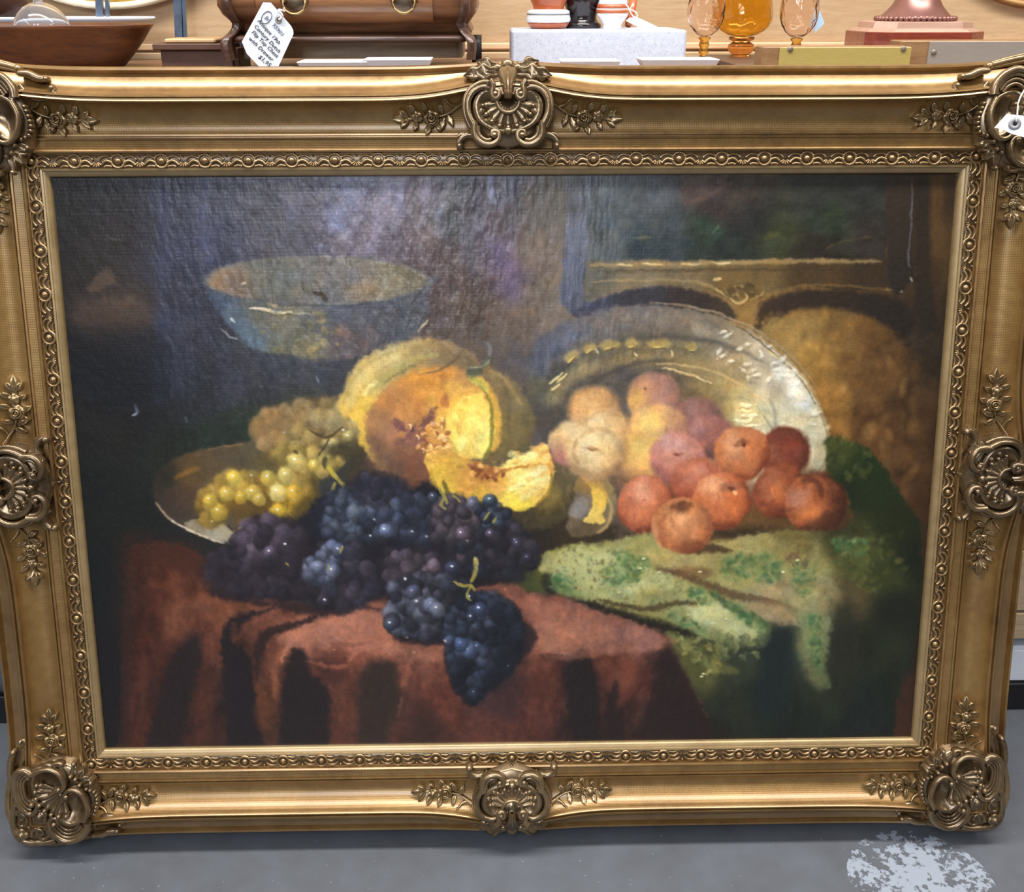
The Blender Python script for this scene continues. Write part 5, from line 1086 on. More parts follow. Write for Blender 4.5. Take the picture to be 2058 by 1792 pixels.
    # fluted horns lying along the outer edge on both sides of the corner
    for g in (0, 1):
        H = [(.128, .152), (.105, .158), (.078, .157), (.048, .151), (.028, .146)]
        m = MB()
        for off, r in ((0, .0050), (-.007, .0038), (.005, .0032)):
            L = [(p[0], p[1] + off * (.4 + .6 * p[0] / .128)) for p in H]; o_tube(m, F, L if g == 0 else swap(L), r, r * .8, 1.0, .013)
        e = (.026, .145) if g == 0 else (.145, .026); o_dome(m, F, *e, .0070, .009, .013); m.build('horn', M_SPRIG, c)
    # leaves curling over the outer panels
    for L, tip in (([(1090, 1480), (1150, 1400), (1240, 1366), (1340, 1372), (1420, 1400), (1440, 1450)], (1420, 1450)), ([(1100, 1590), (1200, 1580), (1290, 1540), (1390, 1530)], (1380, 1530)), ([(190, 900), (240, 700), (270, 560), (310, 500), (260, 450), (205, 448)], (214, 456)), ([(120, 1000), (85, 860), (92, 700), (120, 600), (150, 590)], (125, 585))):
        m = MB(); o_tube(m, F, cks(L), .0036, .0034, 1.0, .029, rm=.0058); o_dome(m, F, *ck(*tip), .0046, .006, .030, n=10, rings=3); m.build('leaf', M_BRONZE, c)
    return c


for sx in (-1, 1):
    for sy in (-1, 1):
        corner(sx, sy)


# --- cartouche at the middle of each rail, drawn once from the bottom rail; (t along, s outward), mirrored about its axis
def mk(x, y, z=.034):
    X, Y = relief(700 + x / 2.94, 1350 + y / 2.94, z)
    return (X - MK0, -Y - CH / 2)


MK0 = 0.
MK0 = mk(972, 780)[0]


def mks(L, z=.034):
    return [mk(*p, z) for p in L]


def mir(L):
    return [(-p[0], *p[1:]) for p in L]


def middle(k):
    def F(a, b, h):
        x, y = rail_point(k, b + (.0, .005, .009, .005)[k], a); return (x, y + BASE, h)
    out = mks([(972, 560), (860, 590), (780, 640), (745, 740), (780, 840), (850, 890), (900, 930), (972, 945)])
    full = out + list(reversed(mir(out[1:-1])))
    m = MB(); o_mound(m, F, full, -.004, .036); c = m.build('centre_cartouche', M_BRONZE, paint_root)
    cup = mks([(972, 628), (880, 650), (815, 690), (795, 760), (830, 815), (900, 820), (972, 800)])
    m = MB(); o_cup(m, F, cr(cup + list(reversed(mir(cup[1:-1]))) + cup[:1], 3)[:-1], .050, .038); m.build('cup', M_BRONZE, c)
    a0 = mk(972, 772); tip = mk(972, 655); R = math.hypot(a0[0] - tip[0], a0[1] - tip[1])
    m = MB(); o_fan(m, F, a0[0], a0[1], .010, R * 1.05, math.pi * 1.0, math.pi * 2.0, 9, .050, .048, .0045, .003)
    for q in range(9):
        f = math.pi * (1 + (q + .5) / 9); o_dome(m, F, a0[0] + R * math.cos(f), a0[1] + R * math.sin(f), .0036, .005, .049, n=8, rings=3)
    m.build('shell', M_BRONZE, c)
    m = MB(); o_dome(m, F, *mk(972, 640), .0062, .008, .048); m.build('pearl', M_BRONZE, c)
    m = MB(); o_tube(m, F, [(a0[0] + .0155 * math.cos(f), a0[1] + .0155 * math.sin(f)) for f in np.linspace(math.pi * 1.02, math.pi * 1.98, 9)], .0028, .0028, 1.2, .054); m.build('collar', M_BRONZE, c)
    # flaring neck with a lobed foot
    m = MB(); rows = []
    neck = [(780, 24, .062), (800, 26, .064), (840, 30, .062), (870, 44, .054), (900, 62, .046), (925, 66, .040), (940, 56, .030)]
    for y, wd, z in neck:
        a, b = mk(972, y); e = abs(mk(972 + wd, y)[0]); rows.append([F(e * g, b, z - .016 * g * g + .002 * math.cos(g * 9)) for g in (-1, -.85, -.7, -.5, -.3, -.15, 0, .15, .3, .5, .7, .85, 1)])
    m.grid(rows); m.build('neck', M_BRONZE, c)
    m = MB(); o_dome(m, F, *mk(972, 935), .0105, .010, .028); [o_dome(m, F, sg * abs(mk(972 + x, y)[0]), mk(972, y)[1], .0075, .008, .030) for sg in (-1, 1) for x, y in ((52, 922), (86, 905))]; m.build('foot_leaf', M_BRONZE, c)
    # five-lobed finial leaf towards the picture
    m = MB(); p0 = mk(972, 600, .022)
    for x, y in ((972, 536), (930, 556), (1014, 556), (908, 580), (1036, 580)):
        q = mk(x, y, .022); o_leaf(m, F, *p0, math.atan2(q[1] - p0[1], q[0] - p0[0]), math.hypot(q[0] - p0[0], q[1] - p0[1]), .012, .007, .022, .5)
    m.build('leaf', M_BRONZE, c)
    for sg in (1, -1):
        g = (lambda L: L) if sg == 1 else mir
        # upper C-scroll with grooves
        m = MB(); o_tube(m, F, g(mks([(800, 680), (800, 620), (840, 585), (890, 582), (922, 606), (918, 636), (892, 640), (886, 618)])), .0052, .0030, 1.2, .050)
        o_tube(m, F, g(mks([(815, 665), (822, 625), (855, 602), (885, 605)])), .0034, .0024, 1.2, .049); o_tube(m, F, g(mks([(806, 690), (790, 650), (800, 610), (830, 580)])), .0030, .0026, 1.2, .044)
        o_dome(m, F, *g(mks([(900, 622)]))[0], .0050, .006, .050, n=8, rings=3); m.build('scroll', M_BRONZE, c)
        # tail ending in a knob
        m = MB(); o_tube(m, F, g(mks([(810, 622), (770, 632), (738, 622), (716, 600), (712, 585)])), .0052, .0036, 1.1, .026); o_dome(m, F, *g(mks([(720, 580)]))[0], .0060, .0085, .026); o_tube(m, F, g(mks([(760, 632), (728, 634), (712, 622)])), .0036, .0028, 1.1, .026); m.build('tail', M_BRONZE, c)
        # outer rims
        m = MB(); o_tube(m, F, g(mks([(795, 672), (770, 720), (770, 775), (800, 818), (850, 836), (888, 826)])), .0046, .0036, 1.2, .050); o_tube(m, F, g(mks([(778, 660), (752, 715), (752, 785), (786, 835), (850, 862), (900, 850)])), .0034, .0030, 1.2, .042); m.build('scroll', M_BRONZE, c)
        # inner lobes
        m = MB(); [o_dome(m, F, *g(mks([p]))[0], .0085, .007, .042, .0055, .8 * sg) for p in ((838, 730), (870, 690))]; m.build('lobe', M_BRONZE, c)
        # volute beside the neck
        m = MB(); o_tube(m, F, g(mks([(880, 860), (896, 838), (890, 800), (905, 782), (925, 790), (926, 812), (908, 820)])), .0050, .0034, 1.2, .056); o_dome(m, F, *g(mks([(908, 802)]))[0], .0046, .006, .056, n=8, rings=3); m.build('volute', M_BRONZE, c)
        # acanthus leaf lying over the outer edge of the rail
        m = MB(); q0 = g(mks([(930, 905)]))[0]
        o_leaf(m, F, *q0, (math.pi if sg == 1 else 0.), .050, .024, .012, .030, -.1, 3, .2 * sg); o_leaf(m, F, q0[0], q0[1] + .004, (math.pi - .45 if sg == 1 else .45), .034, .018, .012, .024, -.2, 2, .2 * sg)
        o_tube(m, F, g(mks([(870, 868), (830, 874), (795, 890)])), .0046, .0030, 1.1, .034); o_dome(m, F, *g(mks([(800, 905)]))[0], .0050, .006, .016, n=8, rings=3); m.build('leaf', M_BRONZE, c)
    return c


for k in range(4):
    middle(k)


# --- floral sprigs: u from the cartouche outwards, w across
def sprig(F, flip=1):
    def G(u, w_, h):
        return F(u, w_ * flip, h)
    U = .00082
    m = MB()
    o_tube(m, G, [(-6 * U, 26 * U), (8 * U, 18 * U), (24 * U, 8 * U), (44 * U, 3 * U), (70 * U, 0), (96 * U, 0)], .0022, .0016, 1.2, .004)
    o_tube(m, G, [(8 * U, 18 * U), (20 * U, 22 * U), (28 * U, 30 * U)], .0016, .0014, 1.2, .004); o_dome(m, G, 29 * U, 31 * U, .0032, .005, .004, n=8, rings=3)
    s = m.build('floral_sprig', M_SPRIG, paint_root)
    m = MB(); o_rose(m, G, 52 * U, 0, 14 * U, .010, .004); m.build('flower', M_SPRIG, s)
    m = MB(); o_flower(m, G, 77 * U, 3 * U, 9.5 * U, .008, .004, 5); m.build('flower', M_SPRIG, s)
    for u, w_, a, L, W in ((24, 6, -2.0, 20, 9), (30, 2, -1.2, 22, 9), (34, 8, 1.3, 15, 8), (56, -10, -1.2, 18, 10), (60, 10, 1.1, 17, 9), (44, -8, -2.1, 14, 8), (76, -6, -1.0, 15, 8), (80, 8, 1.0, 17, 9), (90, 0, 0., 30, 12), (92, 0, .75, 20, 9), (92, 0, -.75, 20, 9)):
        m = MB(); o_leaf(m, G, u * U, w_ * U, a, L * U, W * U * 1.25, .006, .003, .4); m.build('leaf', M_SPRIG, s)
    return s


def zprof(s):
    for (s0, z0), (s1, z1) in zip(PROF[22:], PROF[23:]):
        if s0 <= s <= s1:
            return z0 + (z1 - z0) * (s - s0) / (s1 - s0 + 1e-9)
    return .012


for k in range(4):
    half = CW / 2 if k % 2 == 0 else CH / 2
    for sg in (-1, 1):
        for far in (0, 1):
            def F(u, w_, h, k=k, sg=sg, far=far, half=half):
                t = sg * (.064 + u) if not far else sg * (half + .020 - u)
                s = .0765 + w_; x, y = rail_point(k, s, t)
                return (x, y + BASE, h + (.4 * zprof(s) + .6 * zprof(.0765)))
            sprig(F)

# --- the small enriched moulding next to the picture: beads in rings between shells
for k in range(4):
    half = CW / 2 if k % 2 == 0 else CH / 2
    m = MB(); y0 = .0112; P = []
    for i in range(13):
        u = -1 + 2 * i / 12
        P.append([(*rail_point(k, s, u * (half + s)), z) for s, z in ((y0, .0082), (.0130, .0098), (.0295, .0112), (.0318, .0090))])
    P = [[(x, y + BASE, z) for x, y, z in r] for r in P]
    bed = m.grid(P).build('enriched_moulding', M_BED, paint_root)
    n = 22 if k % 2 == 0 else 15
    pitch = (2 * (half + .022)) / n; sc = pitch / .0610

    def unit_bead():
        mb = MB(); I = lambda a, b, h: (a, b, h)
        o_dome(mb, I, 0, 0, .0054, .0060, .0105, n=10, rings=4)
        o_tube(mb, I, [(.0094 * math.cos(q), .0092 * math.sin(q)) for q in np.linspace(0, 2 * math.pi, 17)], .0021, .0021, 1.5, .0115, 6, 1)
        return mb

    def unit_shell(span):
        mb = MB(); I = lambda a, b, h: (a, b, h)
        for g in (-1, 1):                            # two long leaves meeting under a small pearl
            o_tube(mb, I, [(g * span * .36, .0036), (g * span * .26, .0066), (g * span * .14, .0058), (g * .0040, .0016)], .0022, .0018, 1.4, .0118, 6, 2)
            o_tube(mb, I, [(g * span * .36, -.0022), (g * span * .25, .0008), (g * span * .16, -.0018), (g * span * .11, -.0054)], .0026, .0018, 1.4, .0114, 6, 2)
            o_tube(mb, I, [(g * span * .36, -.0074), (g * span * .24, -.0062), (g * span * .17, -.0078)], .0018, .0014, 1.4, .0112, 6, 2)
        for q in (-2, -1, 0, 1, 2):                  # short flutes of the shell
            f = -math.pi / 2 + q * .42
            o_tube(mb, I, [(.0030 * math.cos(f), .0002 + .0030 * math.sin(f)), (.0088 * math.cos(f), .0002 + .0078 * math.sin(f))], .0011, .0018, 1.5, .0114, 6, 1)
        o_dome(mb, I, 0, .0066, .0022, .003, .0112, n=8, rings=2)
        return mb
    s_mid = .0212
    bead_me = None; shell_me = None
    half_in = half + s_mid
    for i in range(n + 1):
        t = -half_in + i * pitch
        x, y = rail_point(k, s_mid, t); rot = {0: math.pi, 1: -math.pi / 2, 2: 0., 3: math.pi / 2}[k]
        rot = {0: math.pi, 1: -math.pi / 2, 2: 0., 3: math.pi / 2}[k]
        if not (i == 0):                             # each corner bead belongs to one side
            if bead_me is None:
                bo = unit_bead().build('bead', M_MOULD, bed); bead_me = bo.data
            else:
                bo = D.objects.new('bead', bead_me); COL.objects.link(bo); bo.parent = bed
            bo.location = (x, y + BASE, 0); bo.rotation_euler = (0, 0, rot)
        if i < n:
            x, y = rail_point(k, s_mid, t + pitch / 2)
            if shell_me is None:
                so = unit_shell(pitch).build('shell', M_MOULD, bed); shell_me = so.data
            else:
                so = D.objects.new('shell', shell_me); COL.objects.link(so); so.parent = bed
            so.location = (x, y + BASE, 0); so.rotation_euler = (0, 0, rot)
# ------------------------------------------------------------------ floor, wall, counter
FZ = -.0065                                          # floor level: the frame rests on its corners
SH = 1.163                                           # height of the counter top
YB = .78                                             # the veneered board behind the counter
t = NT('concrete'); v = t.coord(); a = t.noise(v, 1.6, 5, .6); b = t.noise(v, 9, 6, .65); c = t.noise(v, 160, 2, .5)
col = t.mix(.5, t.ramp(a, [(.3, (82, 86, 92)), (.7, (102, 107, 115))]), t.ramp(b, [(.25, (70, 70, 72)), (.75, (106, 110, 118))]))
col = t.mix(t.ramp(c, [(.72, (0, 0, 0)), (.76, (255, 255, 255))]), col, (*lin((150, 152, 158)), 1))
# spilled white paint
tc = t.new('ShaderNodeTexCoord'); sp = at_z(1852, 1770, FZ)
mp = t.new('ShaderNodeMapping'); mp.inputs['Location'].default_value = (-sp.x / .115, -sp.y / .11, 0); mp.inputs['Scale'].default_value = (1 / .115, 1 / .11, 1)
t.lk(tc.outputs['Object'], mp.inputs['Vector'])
gr = t.new('ShaderNodeTexGradient', gradient_type='SPHERICAL'); t.lk(mp.outputs['Vector'], gr.inputs['Vector'])
blot = t.math('ADD', t.math('MULTIPLY', gr.outputs['Fac'], .10), t.math('ADD', t.math('MULTIPLY', t.noise(v, 75, 4, .65, .3), .62), t.math('MULTIPLY', t.noise(v, 16, 3, .6), .38)))
edge = t.math('MULTIPLY', t.math('GREATER_THAN', gr.outputs['Fac'], .02), t.ramp(blot, [(.525, (0, 0, 0)), (.555, (255, 255, 255))]))
t.lk(t.mix(edge, col, (*lin((152, 160, 172)), 1)), t.b.inputs['Base Color']); t.set(Roughness=.5, Specular_IOR_Level=.4); t.bump(b, .15, .003)
M_FLOOR = t.m
tag(MB().box(-4, 4, -4.5, 1.2, FZ - .06, FZ).build('floor', M_FLOOR, None, False), kind='structure')
M_VEN = wood('beech_veneer', (176, 145, 108), (190, 159, 122), (202, 173, 137), 5, (3, 1, 26), .5, 0, .4, .03)
tag(MB().box(-4, 4, YB, YB + .05, FZ, 2.9).build('wall_back', M_VEN, None, False), kind='structure')
za, zb, zc, zd = at(1450, 116, YB).z, at(1450, 103, YB).z, at(1450, 98, YB).z, at(1450, 85, YB).z
m = MB(); m.box(-4, 4, YB - .016, YB, SH - .02, zb, .002); tag(m.build('trim_1', M_VEN, None, False), kind='structure')
m = MB(); m.box(-4, 4, YB - .010, YB, zc, zd, .002); tag(m.build('trim_2', wood('pale_edge', (206, 170, 130), (218, 184, 146), (228, 198, 160), 5, (3, 1, 26)), None, False), kind='structure')

M_CT = wood('counter_top', (92, 66, 46), (116, 84, 60), (134, 100, 72), 6, (1, 8, 8), .4)
M_SLAT = wood('slat_board', (150, 126, 98), (172, 148, 118), (186, 164, 134), 6, (1.2, 8, 20), .5, 0, .4, .05)
M_BLACK = plain('gap_black', (22, 22, 24), .5, 0, 5)
cnt = empty('display_counter', (0, .5, 0)); tag(cnt, 'long shop counter with horizontal slat boards behind the gilt frame', 'counter')
YF = .285


def part(mb, name, mat, parent, off=None, **k):
    o = mb.build(name, mat, parent, **k)
    if off is not None:
        o.matrix_parent_inverse = Matrix.Translation(-Vector(off))
    return o


CO = (0, .5, 0)
part(MB().box(-3, 3, YF - .012, YB - .02, SH - .03, SH, .003), 'counter_top', M_CT, cnt, CO, smooth=False)
zs = [at(2035, y, YF).z for y in (1105, 1230)]
pit = zs[0] - zs[1]; z1 = zs[0] + pit * 4
fl = at_z(2035, 1426, FZ); PH = at(2035, 1374, fl.y).z
LOW = at(2026, 1295, YF).z + .012                    # underside of the counter body; below it an open ledge
part(MB().box(-3, 3, YF + .012, YB - .018, LOW, SH - .03), 'carcass', plain('groove_dark', (70, 54, 40), .6), cnt, CO, smooth=False)
z = zs[0] + pit * 6
while z > .17:
    hi = min(z - .003, SH - .031); lo = max(z - pit + .003, LOW)
    if hi - lo > .02 and lo < SH - .04:
        part(MB().box(-3, 3, YF, YF + .013, lo, hi, .0015), 'slat', M_SLAT, cnt, CO, smooth=False)
    z -= pit
tag(MB().box(-3, 3, fl.y, YB - .001, FZ, PH, .002).build('shadow_gap_back', M_BLACK, None, False), kind='structure')  # black block standing in for the shadowed recess under the counter

# white bin at the right and folded grey cloth at the left, both on the shadow-gap block
a = at(2019, 1370, fl.y + .008); b = at(2026, 1297, fl.y + .008)
m = MB(); x0 = a.x - .14; h = min(b.z, LOW - .004)
bin_o = empty('storage_bin', (x0 + .15, fl.y + .05, PH)); tag(bin_o, 'white plastic bin over the shadow gap at the right', 'bin')
M_WH = plain('white_plastic', (232, 236, 244), .35, 0, 3)
part(MB().box(x0, x0 + .48, fl.y + .008, fl.y + .22, PH, h - .010, .003), 'bin_body', M_WH, bin_o, bin_o.location, smooth=False)
part(MB().box(x0 - .002, x0 + .482, fl.y + .006, fl.y + .222, h - .010, h, .002), 'rim', M_WH, bin_o, bin_o.location, smooth=False)
a = at(20, 1440, fl.y + .012); b = at(0, 1303, fl.y + .012); b.z = min(b.z, LOW - .008); m = MB(); rows = []
for i in range(25):
    u = i / 24; x = a.x - .34 + .345 * u; row = []
    for yy, zz in ((fl.y + .014, PH), (fl.y + .008, PH + .45 * (b.z - PH)), (fl.y + .014, .85 * b.z), (fl.y + .03, b.z), (fl.y + .20, b.z), (fl.y + .21, PH)):
        k = .004 * math.sin(u * 21 + zz * 30) + .003 * math.sin(u * 9)
        row.append((x, yy + k * .6, zz + (k if zz > PH + .005 else 0)))
    rows.append(row)
m.grid(rows, False, True); k = len(m.v); m.f.append(tuple(range(k - 6, k))); m.f.append(tuple(reversed(range(k - 150, k - 144))))
tag(m.build('folded_blanket', plain('grey_wool', (112, 120, 136), .95, 0, 14, 40, .3), None), 'folded blue-grey blanket over the shadow gap at the left', 'blanket')

# ------------------------------------------------------------------ things on the counter
def px_m(Y):
    return FOC / ((Vector((0, Y, 1.2)) - C_POS).dot(C_F))


def lz(cx, Y, prof):
    """lathe profile given as (radius px, sketch row) -> (radius m, z)"""
    s = px_m(Y); return [(r / s, at(cx, y, Y).z) for r, y in prof]


def lathe_obj(name, prof, cx, Y, mat, parent=None, n=40, sy=1., mod=None, cap=True, **k):
    c = at(cx, 60, Y); mb = MB(); mb.lathe(prof, (c.x, Y), n, 1., sy, mod, cap); o = mb.build(name, mat, parent, **k)
    if parent:
        o.matrix_parent_inverse = Matrix.Translation(-Vector(parent.location))
    return o


def base(name, cx, Y, z=SH, **k):
    c = at(cx, 60, Y); o = empty(name, (c.x, Y, z)); tag(o, **k); return o


# wooden dough bowl
Y = .50; r = base('dough_bowl', -30, Y, label='wide brown wooden dough bowl standing at the left end', cat='bowl')
M_BOWL = wood('bowl_wood', (50, 25, 12), (92, 50, 24), (120, 72, 36), 5, (2, 2, 10), .42, .15, 1.0, .06)
s = px_m(Y); zt = at(0, 48, Y).z; R = 330 / s
outer = [(.76, 0), (.80, .03), (.86, .28), (.93, .60), (.98, .88), (1.0, .97), (.992, 1.0)]
inner = [(.965, .985), (.93, .80), (.86, .45), (.74, .22), (.4, .12), (.02, .10)]
H = zt - SH
lathe_obj('bowl_body', [(R * a, SH + H * b) for a, b in outer + inner], -30, Y, M_BOWL, r, 80, .42, lambda a, z: 1 + .008 * math.cos(6 * a + .6))
# clear glass float in the bowl
Y = .50; c = at(86, 62, Y); R = 53 / px_m(Y)
t = NT('clear_glass'); t.set(Roughness=.02, IOR=1.3, Transmission_Weight=.92); t.b.inputs['Base Color'].default_value = (.9, .9, .93, 1)
M_CLEAR = t.m
fl_o = empty('glass_globe', (c.x, Y, c.z - R)); tag(fl_o, 'clear glass globe lying in the dough bowl', 'globe')
prof = [(R * math.sin(q) + .0002, c.z - R * math.cos(q)) for q in np.linspace(.02, math.pi - .19, 30)] + [(.0076, c.z + R * 1.00), (.0072, c.z + R * 1.18), (.0095, c.z + R * 1.24)]
prof += [(.0080, c.z + R * 1.24), (.0058, c.z + R * 1.16), (.0060, c.z + R * .97)] + [(R * .955 * math.sin(q) + .0002, c.z - R * .955 * math.cos(q)) for q in np.linspace(math.pi - .18, .02, 28)]
mb = MB(); mb.lathe(prof, (c.x, Y), 48); part(mb, 'globe', M_CLEAR, fl_o, fl_o.location)
# pale cake stand behind the bowl and the dark jar standing on it
Y = .70; r = base('cake_stand', 60, Y, label='flat white cake stand behind the dough bowl', cat='cake stand'); s = px_m(Y)
zt = at(60, 43, Y).z; R = 252 / s
lathe_obj('plate', [(.05, zt - .012), (R * .7, zt - .010), (R * .96, zt + .001), (R, zt + .006), (R * .985, zt + .008), (R * .93, zt + .003), (R * .6, zt), (.002, zt)], 60, Y, M_WH, r, 64, .24)
lathe_obj('pedestal', [(.075, SH), (.078, SH + .006), (.03, SH + .016), (.02, SH + .05), (.03, zt - .014), (.05, zt - .010)], 60, Y, M_WH, r, 32, .6)
Y = .69; r = base('dark_jar', 5, Y, zt, label='dark brown wooden jar on the white cake stand', cat='jar')
M_DKW = wood('dark_turned_wood', (34, 15, 9), (50, 24, 15), (64, 33, 21), 8, (2, 2, 12), .4)
lathe_obj('jar_body', [(.010, zt)] + [(q / px_m(Y), at(5, y, Y).z) for q, y in ((40, 41), (47, 38), (52, 26), (54, 8), (52, -20), (44, -40), (38, -46))] + [(.02, at(5, -46, Y).z)], 5, Y, M_DKW, r, 40)
M_CREAM = plain('cream_enamel', (222, 208, 184), .4, 0, 5)
# round tray with cream rim leaning behind, on a grey metal stand
M_STEEL = plain('grey_steel', (112, 128, 150), .3, .7, 16, 60)


def wall_tray(cx, cy, Rp, Y, lab, mrim, mcen, rim_px):
    s = px_m(Y); R = Rp / s; c = at(cx, cy, Y); c.z += R; o = empty('round_tray', (c.x, Y, c.z - R)); tag(o, lab, 'tray')
    mb = MB(); rows = []
    for rr, yy in ((R, -.002), (R, .010), (R - rim_px / s * .5, .014), (R - rim_px / s, .006), (R - rim_px / s * 1.02, 0)):
        rows.append([(c.x + rr * math.cos(q), Y - yy, c.z + rr * math.sin(q)) for q in np.linspace(0, 2 * math.pi, 97)[:-1]])
    mb.grid(rows, False, True); part(mb, 'rim', mrim, o, o.location)
    mb = MB(); mb.add([(c.x, Y - .003, c.z)] + [(c.x + (R - rim_px / s) * math.cos(q), Y - .003, c.z + (R - rim_px / s) * math.sin(q)) for q in np.linspace(0, 2 * math.pi, 97)[:-1]], [(0, i, i % 96 + 1) for i in range(1, 97)])
    part(mb, 'tray_face', mcen, o, o.location); return o


wall_tray(226, 19, 371, YB - .012, 'large round tray with a cream rim and golden face behind the steel stand', M_CREAM, plain('gold_face', (186, 146, 66), .4, .3, 10), 13)
wall_tray(2085, 15, 276, YB - .002, 'round tan wooden tray hung on the veneer wall at the upper right', wood('tan_rim', (150, 110, 66), (176, 136, 86), (190, 152, 100)), plain('tan_face', (150, 122, 84), .5, 0, 8), 10)
Y = .71; st = empty('plate_stand', (at(270, 60, Y).x, Y, SH)); tag(st, 'grey steel stand with flat legs in front of the cream-rimmed tray', 'stand')
for xa, xb, wd in ((189, 195, 14), (209, 214, 7), (345, 353, 17), (362, 368, 8)):
    mb = MB(); a = at(xa, -60, Y); b = at(xb, 116, Y); wd /= px_m(Y)
    rows = [[(p.x + dx, Y + dy, p.z if p is a else SH) for dx, dy in ((0, 0), (wd, 0), (wd, .006), (0, .006))] for p in (a, b)]
    mb.grid(rows, False, True); mb.f += [(0, 1, 2, 3), (7, 6, 5, 4)]; part(mb, 'leg', M_STEEL, st, st.location, smooth=False)
a, b = at(189, -58, Y), at(372, -58, Y)
part(MB().box(a.x, b.x, Y, Y + .006, a.z - .012, a.z), 'crossbar', M_STEEL, st, st.location, smooth=False)

# small dark box with a lid, pale block on top
Y = .43; a, b = at(322, 101, Y), at(478, 101, Y); M_BOX = wood('box_wood', (64, 40, 32), (86, 56, 44), (102, 70, 56), 9, (2, 9, 9), .5)
r = empty('wooden_box', ((a.x + b.x) / 2, Y + .04, SH)); tag(r, 'small dark brown wooden box with an overhanging lid beside the dough bowl', 'box')
part(MB().box(a.x, at(466, 101, Y).x, Y, Y + .09, SH, a.z, .001), 'box_body', M_BOX, r, r.location, smooth=False)
part(MB().box(at(466.5, 101, Y).x, b.x, Y + .004, Y + .086, SH, at(400, 97, Y).z, .001), 'end_block', M_BOX, r, r.location, smooth=False)
l0, l1 = at(305, 88, Y - .008), at(459, 101, Y - .008)
part(MB().box(l0.x, l1.x, Y - .008, Y + .098, a.z + .0003, l0.z, .0015), 'lid', M_BOX, r, r.location, smooth=False)
p0, p1 = at(338, 77, Y + .03), at(440, 77, Y + .03)
m = MB().box(p0.x, p1.x, Y + .005, Y + .075, l0.z + .0003, p0.z, .002)
tag(m.build('wood_block', wood('pale_block', (176, 136, 92), (198, 160, 116), (212, 178, 136), 9, (2, 8, 8)), None, False), 'pale tan wood block lying on the lid of the small dark box', 'block')

# the chest with a bulging drawer
Y = .40; dep = .24; M_CH = wood('walnut', (74, 46, 30), (118, 78, 52), (150, 104, 70), 4, (1.2, 6, 9), .35, .25, 1.4, .05); M_CHD = wood('dark_walnut', (52, 32, 24), (78, 52, 40), (96, 68, 54), 6, (1.2, 6, 9), .4, .2)
M_CHG = wood('grey_walnut', (98, 82, 64), (122, 104, 82), (140, 122, 98), 6, (1.2, 6, 9), .45, .1)
ch = base('bombe_chest', 704, Y + .12, label='dark walnut miniature chest with a bulging drawer and brass ring pulls', cat='chest')
s = px_m(Y); cx = at(704, 60, Y).x


def loft(levels, n=10):
    """levels: (half width px, front push m, row)"""
    mb = MB(); rows = []
    for hw, fp, y in levels:
        z = at(704, y, Y).z if y is not None else SH; h = hw / s; ring = []
        x0, x1, y0, y1, c = cx - h, cx + h, Y - fp, Y + dep, .012
        for (qx, qy, a0) in ((x1 - c, y0 + c, -90), (x1 - c, y1 - c, 0), (x0 + c, y1 - c, 90), (x0 + c, y0 + c, 180)):
            for k in range(4):
                a = math.radians(a0 + k * 30); ring.append((qx + c * math.cos(a), qy + c * math.sin(a), z))
        rows.append(ring)
    mb.grid(rows, False, True); k = len(mb.v); n_ = len(rows[0]); mb.f.append(tuple(range(k - n_, k))); mb.f.append(tuple(reversed(range(k - n_ * len(rows), k - n_ * len(rows) + n_))))
    return mb


part(loft([(240, -.014, 69), (242, -.010, 62), (236, -.006, 50), (236, -.004, 47), (240, .006, 40), (249, .018, 28), (255, .026, 10), (254, .026, -10), (246, .014, -40), (236, .0, -70), (232, -.006, -84), (240, .006, -86), (240, .006, -96)]), 'case', M_CH, ch, ch.location)
part(loft([(222, -.012, 118), (222, -.012, 86), (224, -.010, 84)]), 'apron', M_CHG, ch, ch.location, smooth=True, flat_ang=30)
part(loft([(226, .006, 85), (232, .018, 83), (234, .020, 77), (230, .014, 71), (222, -.002, 69), (218, -.004, 68)]), 'ledge', M_CHD, ch, ch.location)
mb = MB(); rows = []
for y, fp in ((46, .000), (45, .006), (40, .010), (28, .022), (10, .030), (-10, .030), (-40, .018), (-66, .004), (-67, -.002)):
    z = at(704, y, Y).z; rows.append([(cx + h / s, Y - fp + (.004 if abs(h) > 176 else 0), z) for h in (-178, -177, -120, -60, 0, 60, 120, 166, 167)])
mb.grid(rows); part(mb, 'drawer', wood('drawer_walnut', (104, 66, 42), (138, 92, 60), (166, 118, 80), 4, (1.2, 6, 9), .3, .35, 1.4, .04), ch, ch.location)
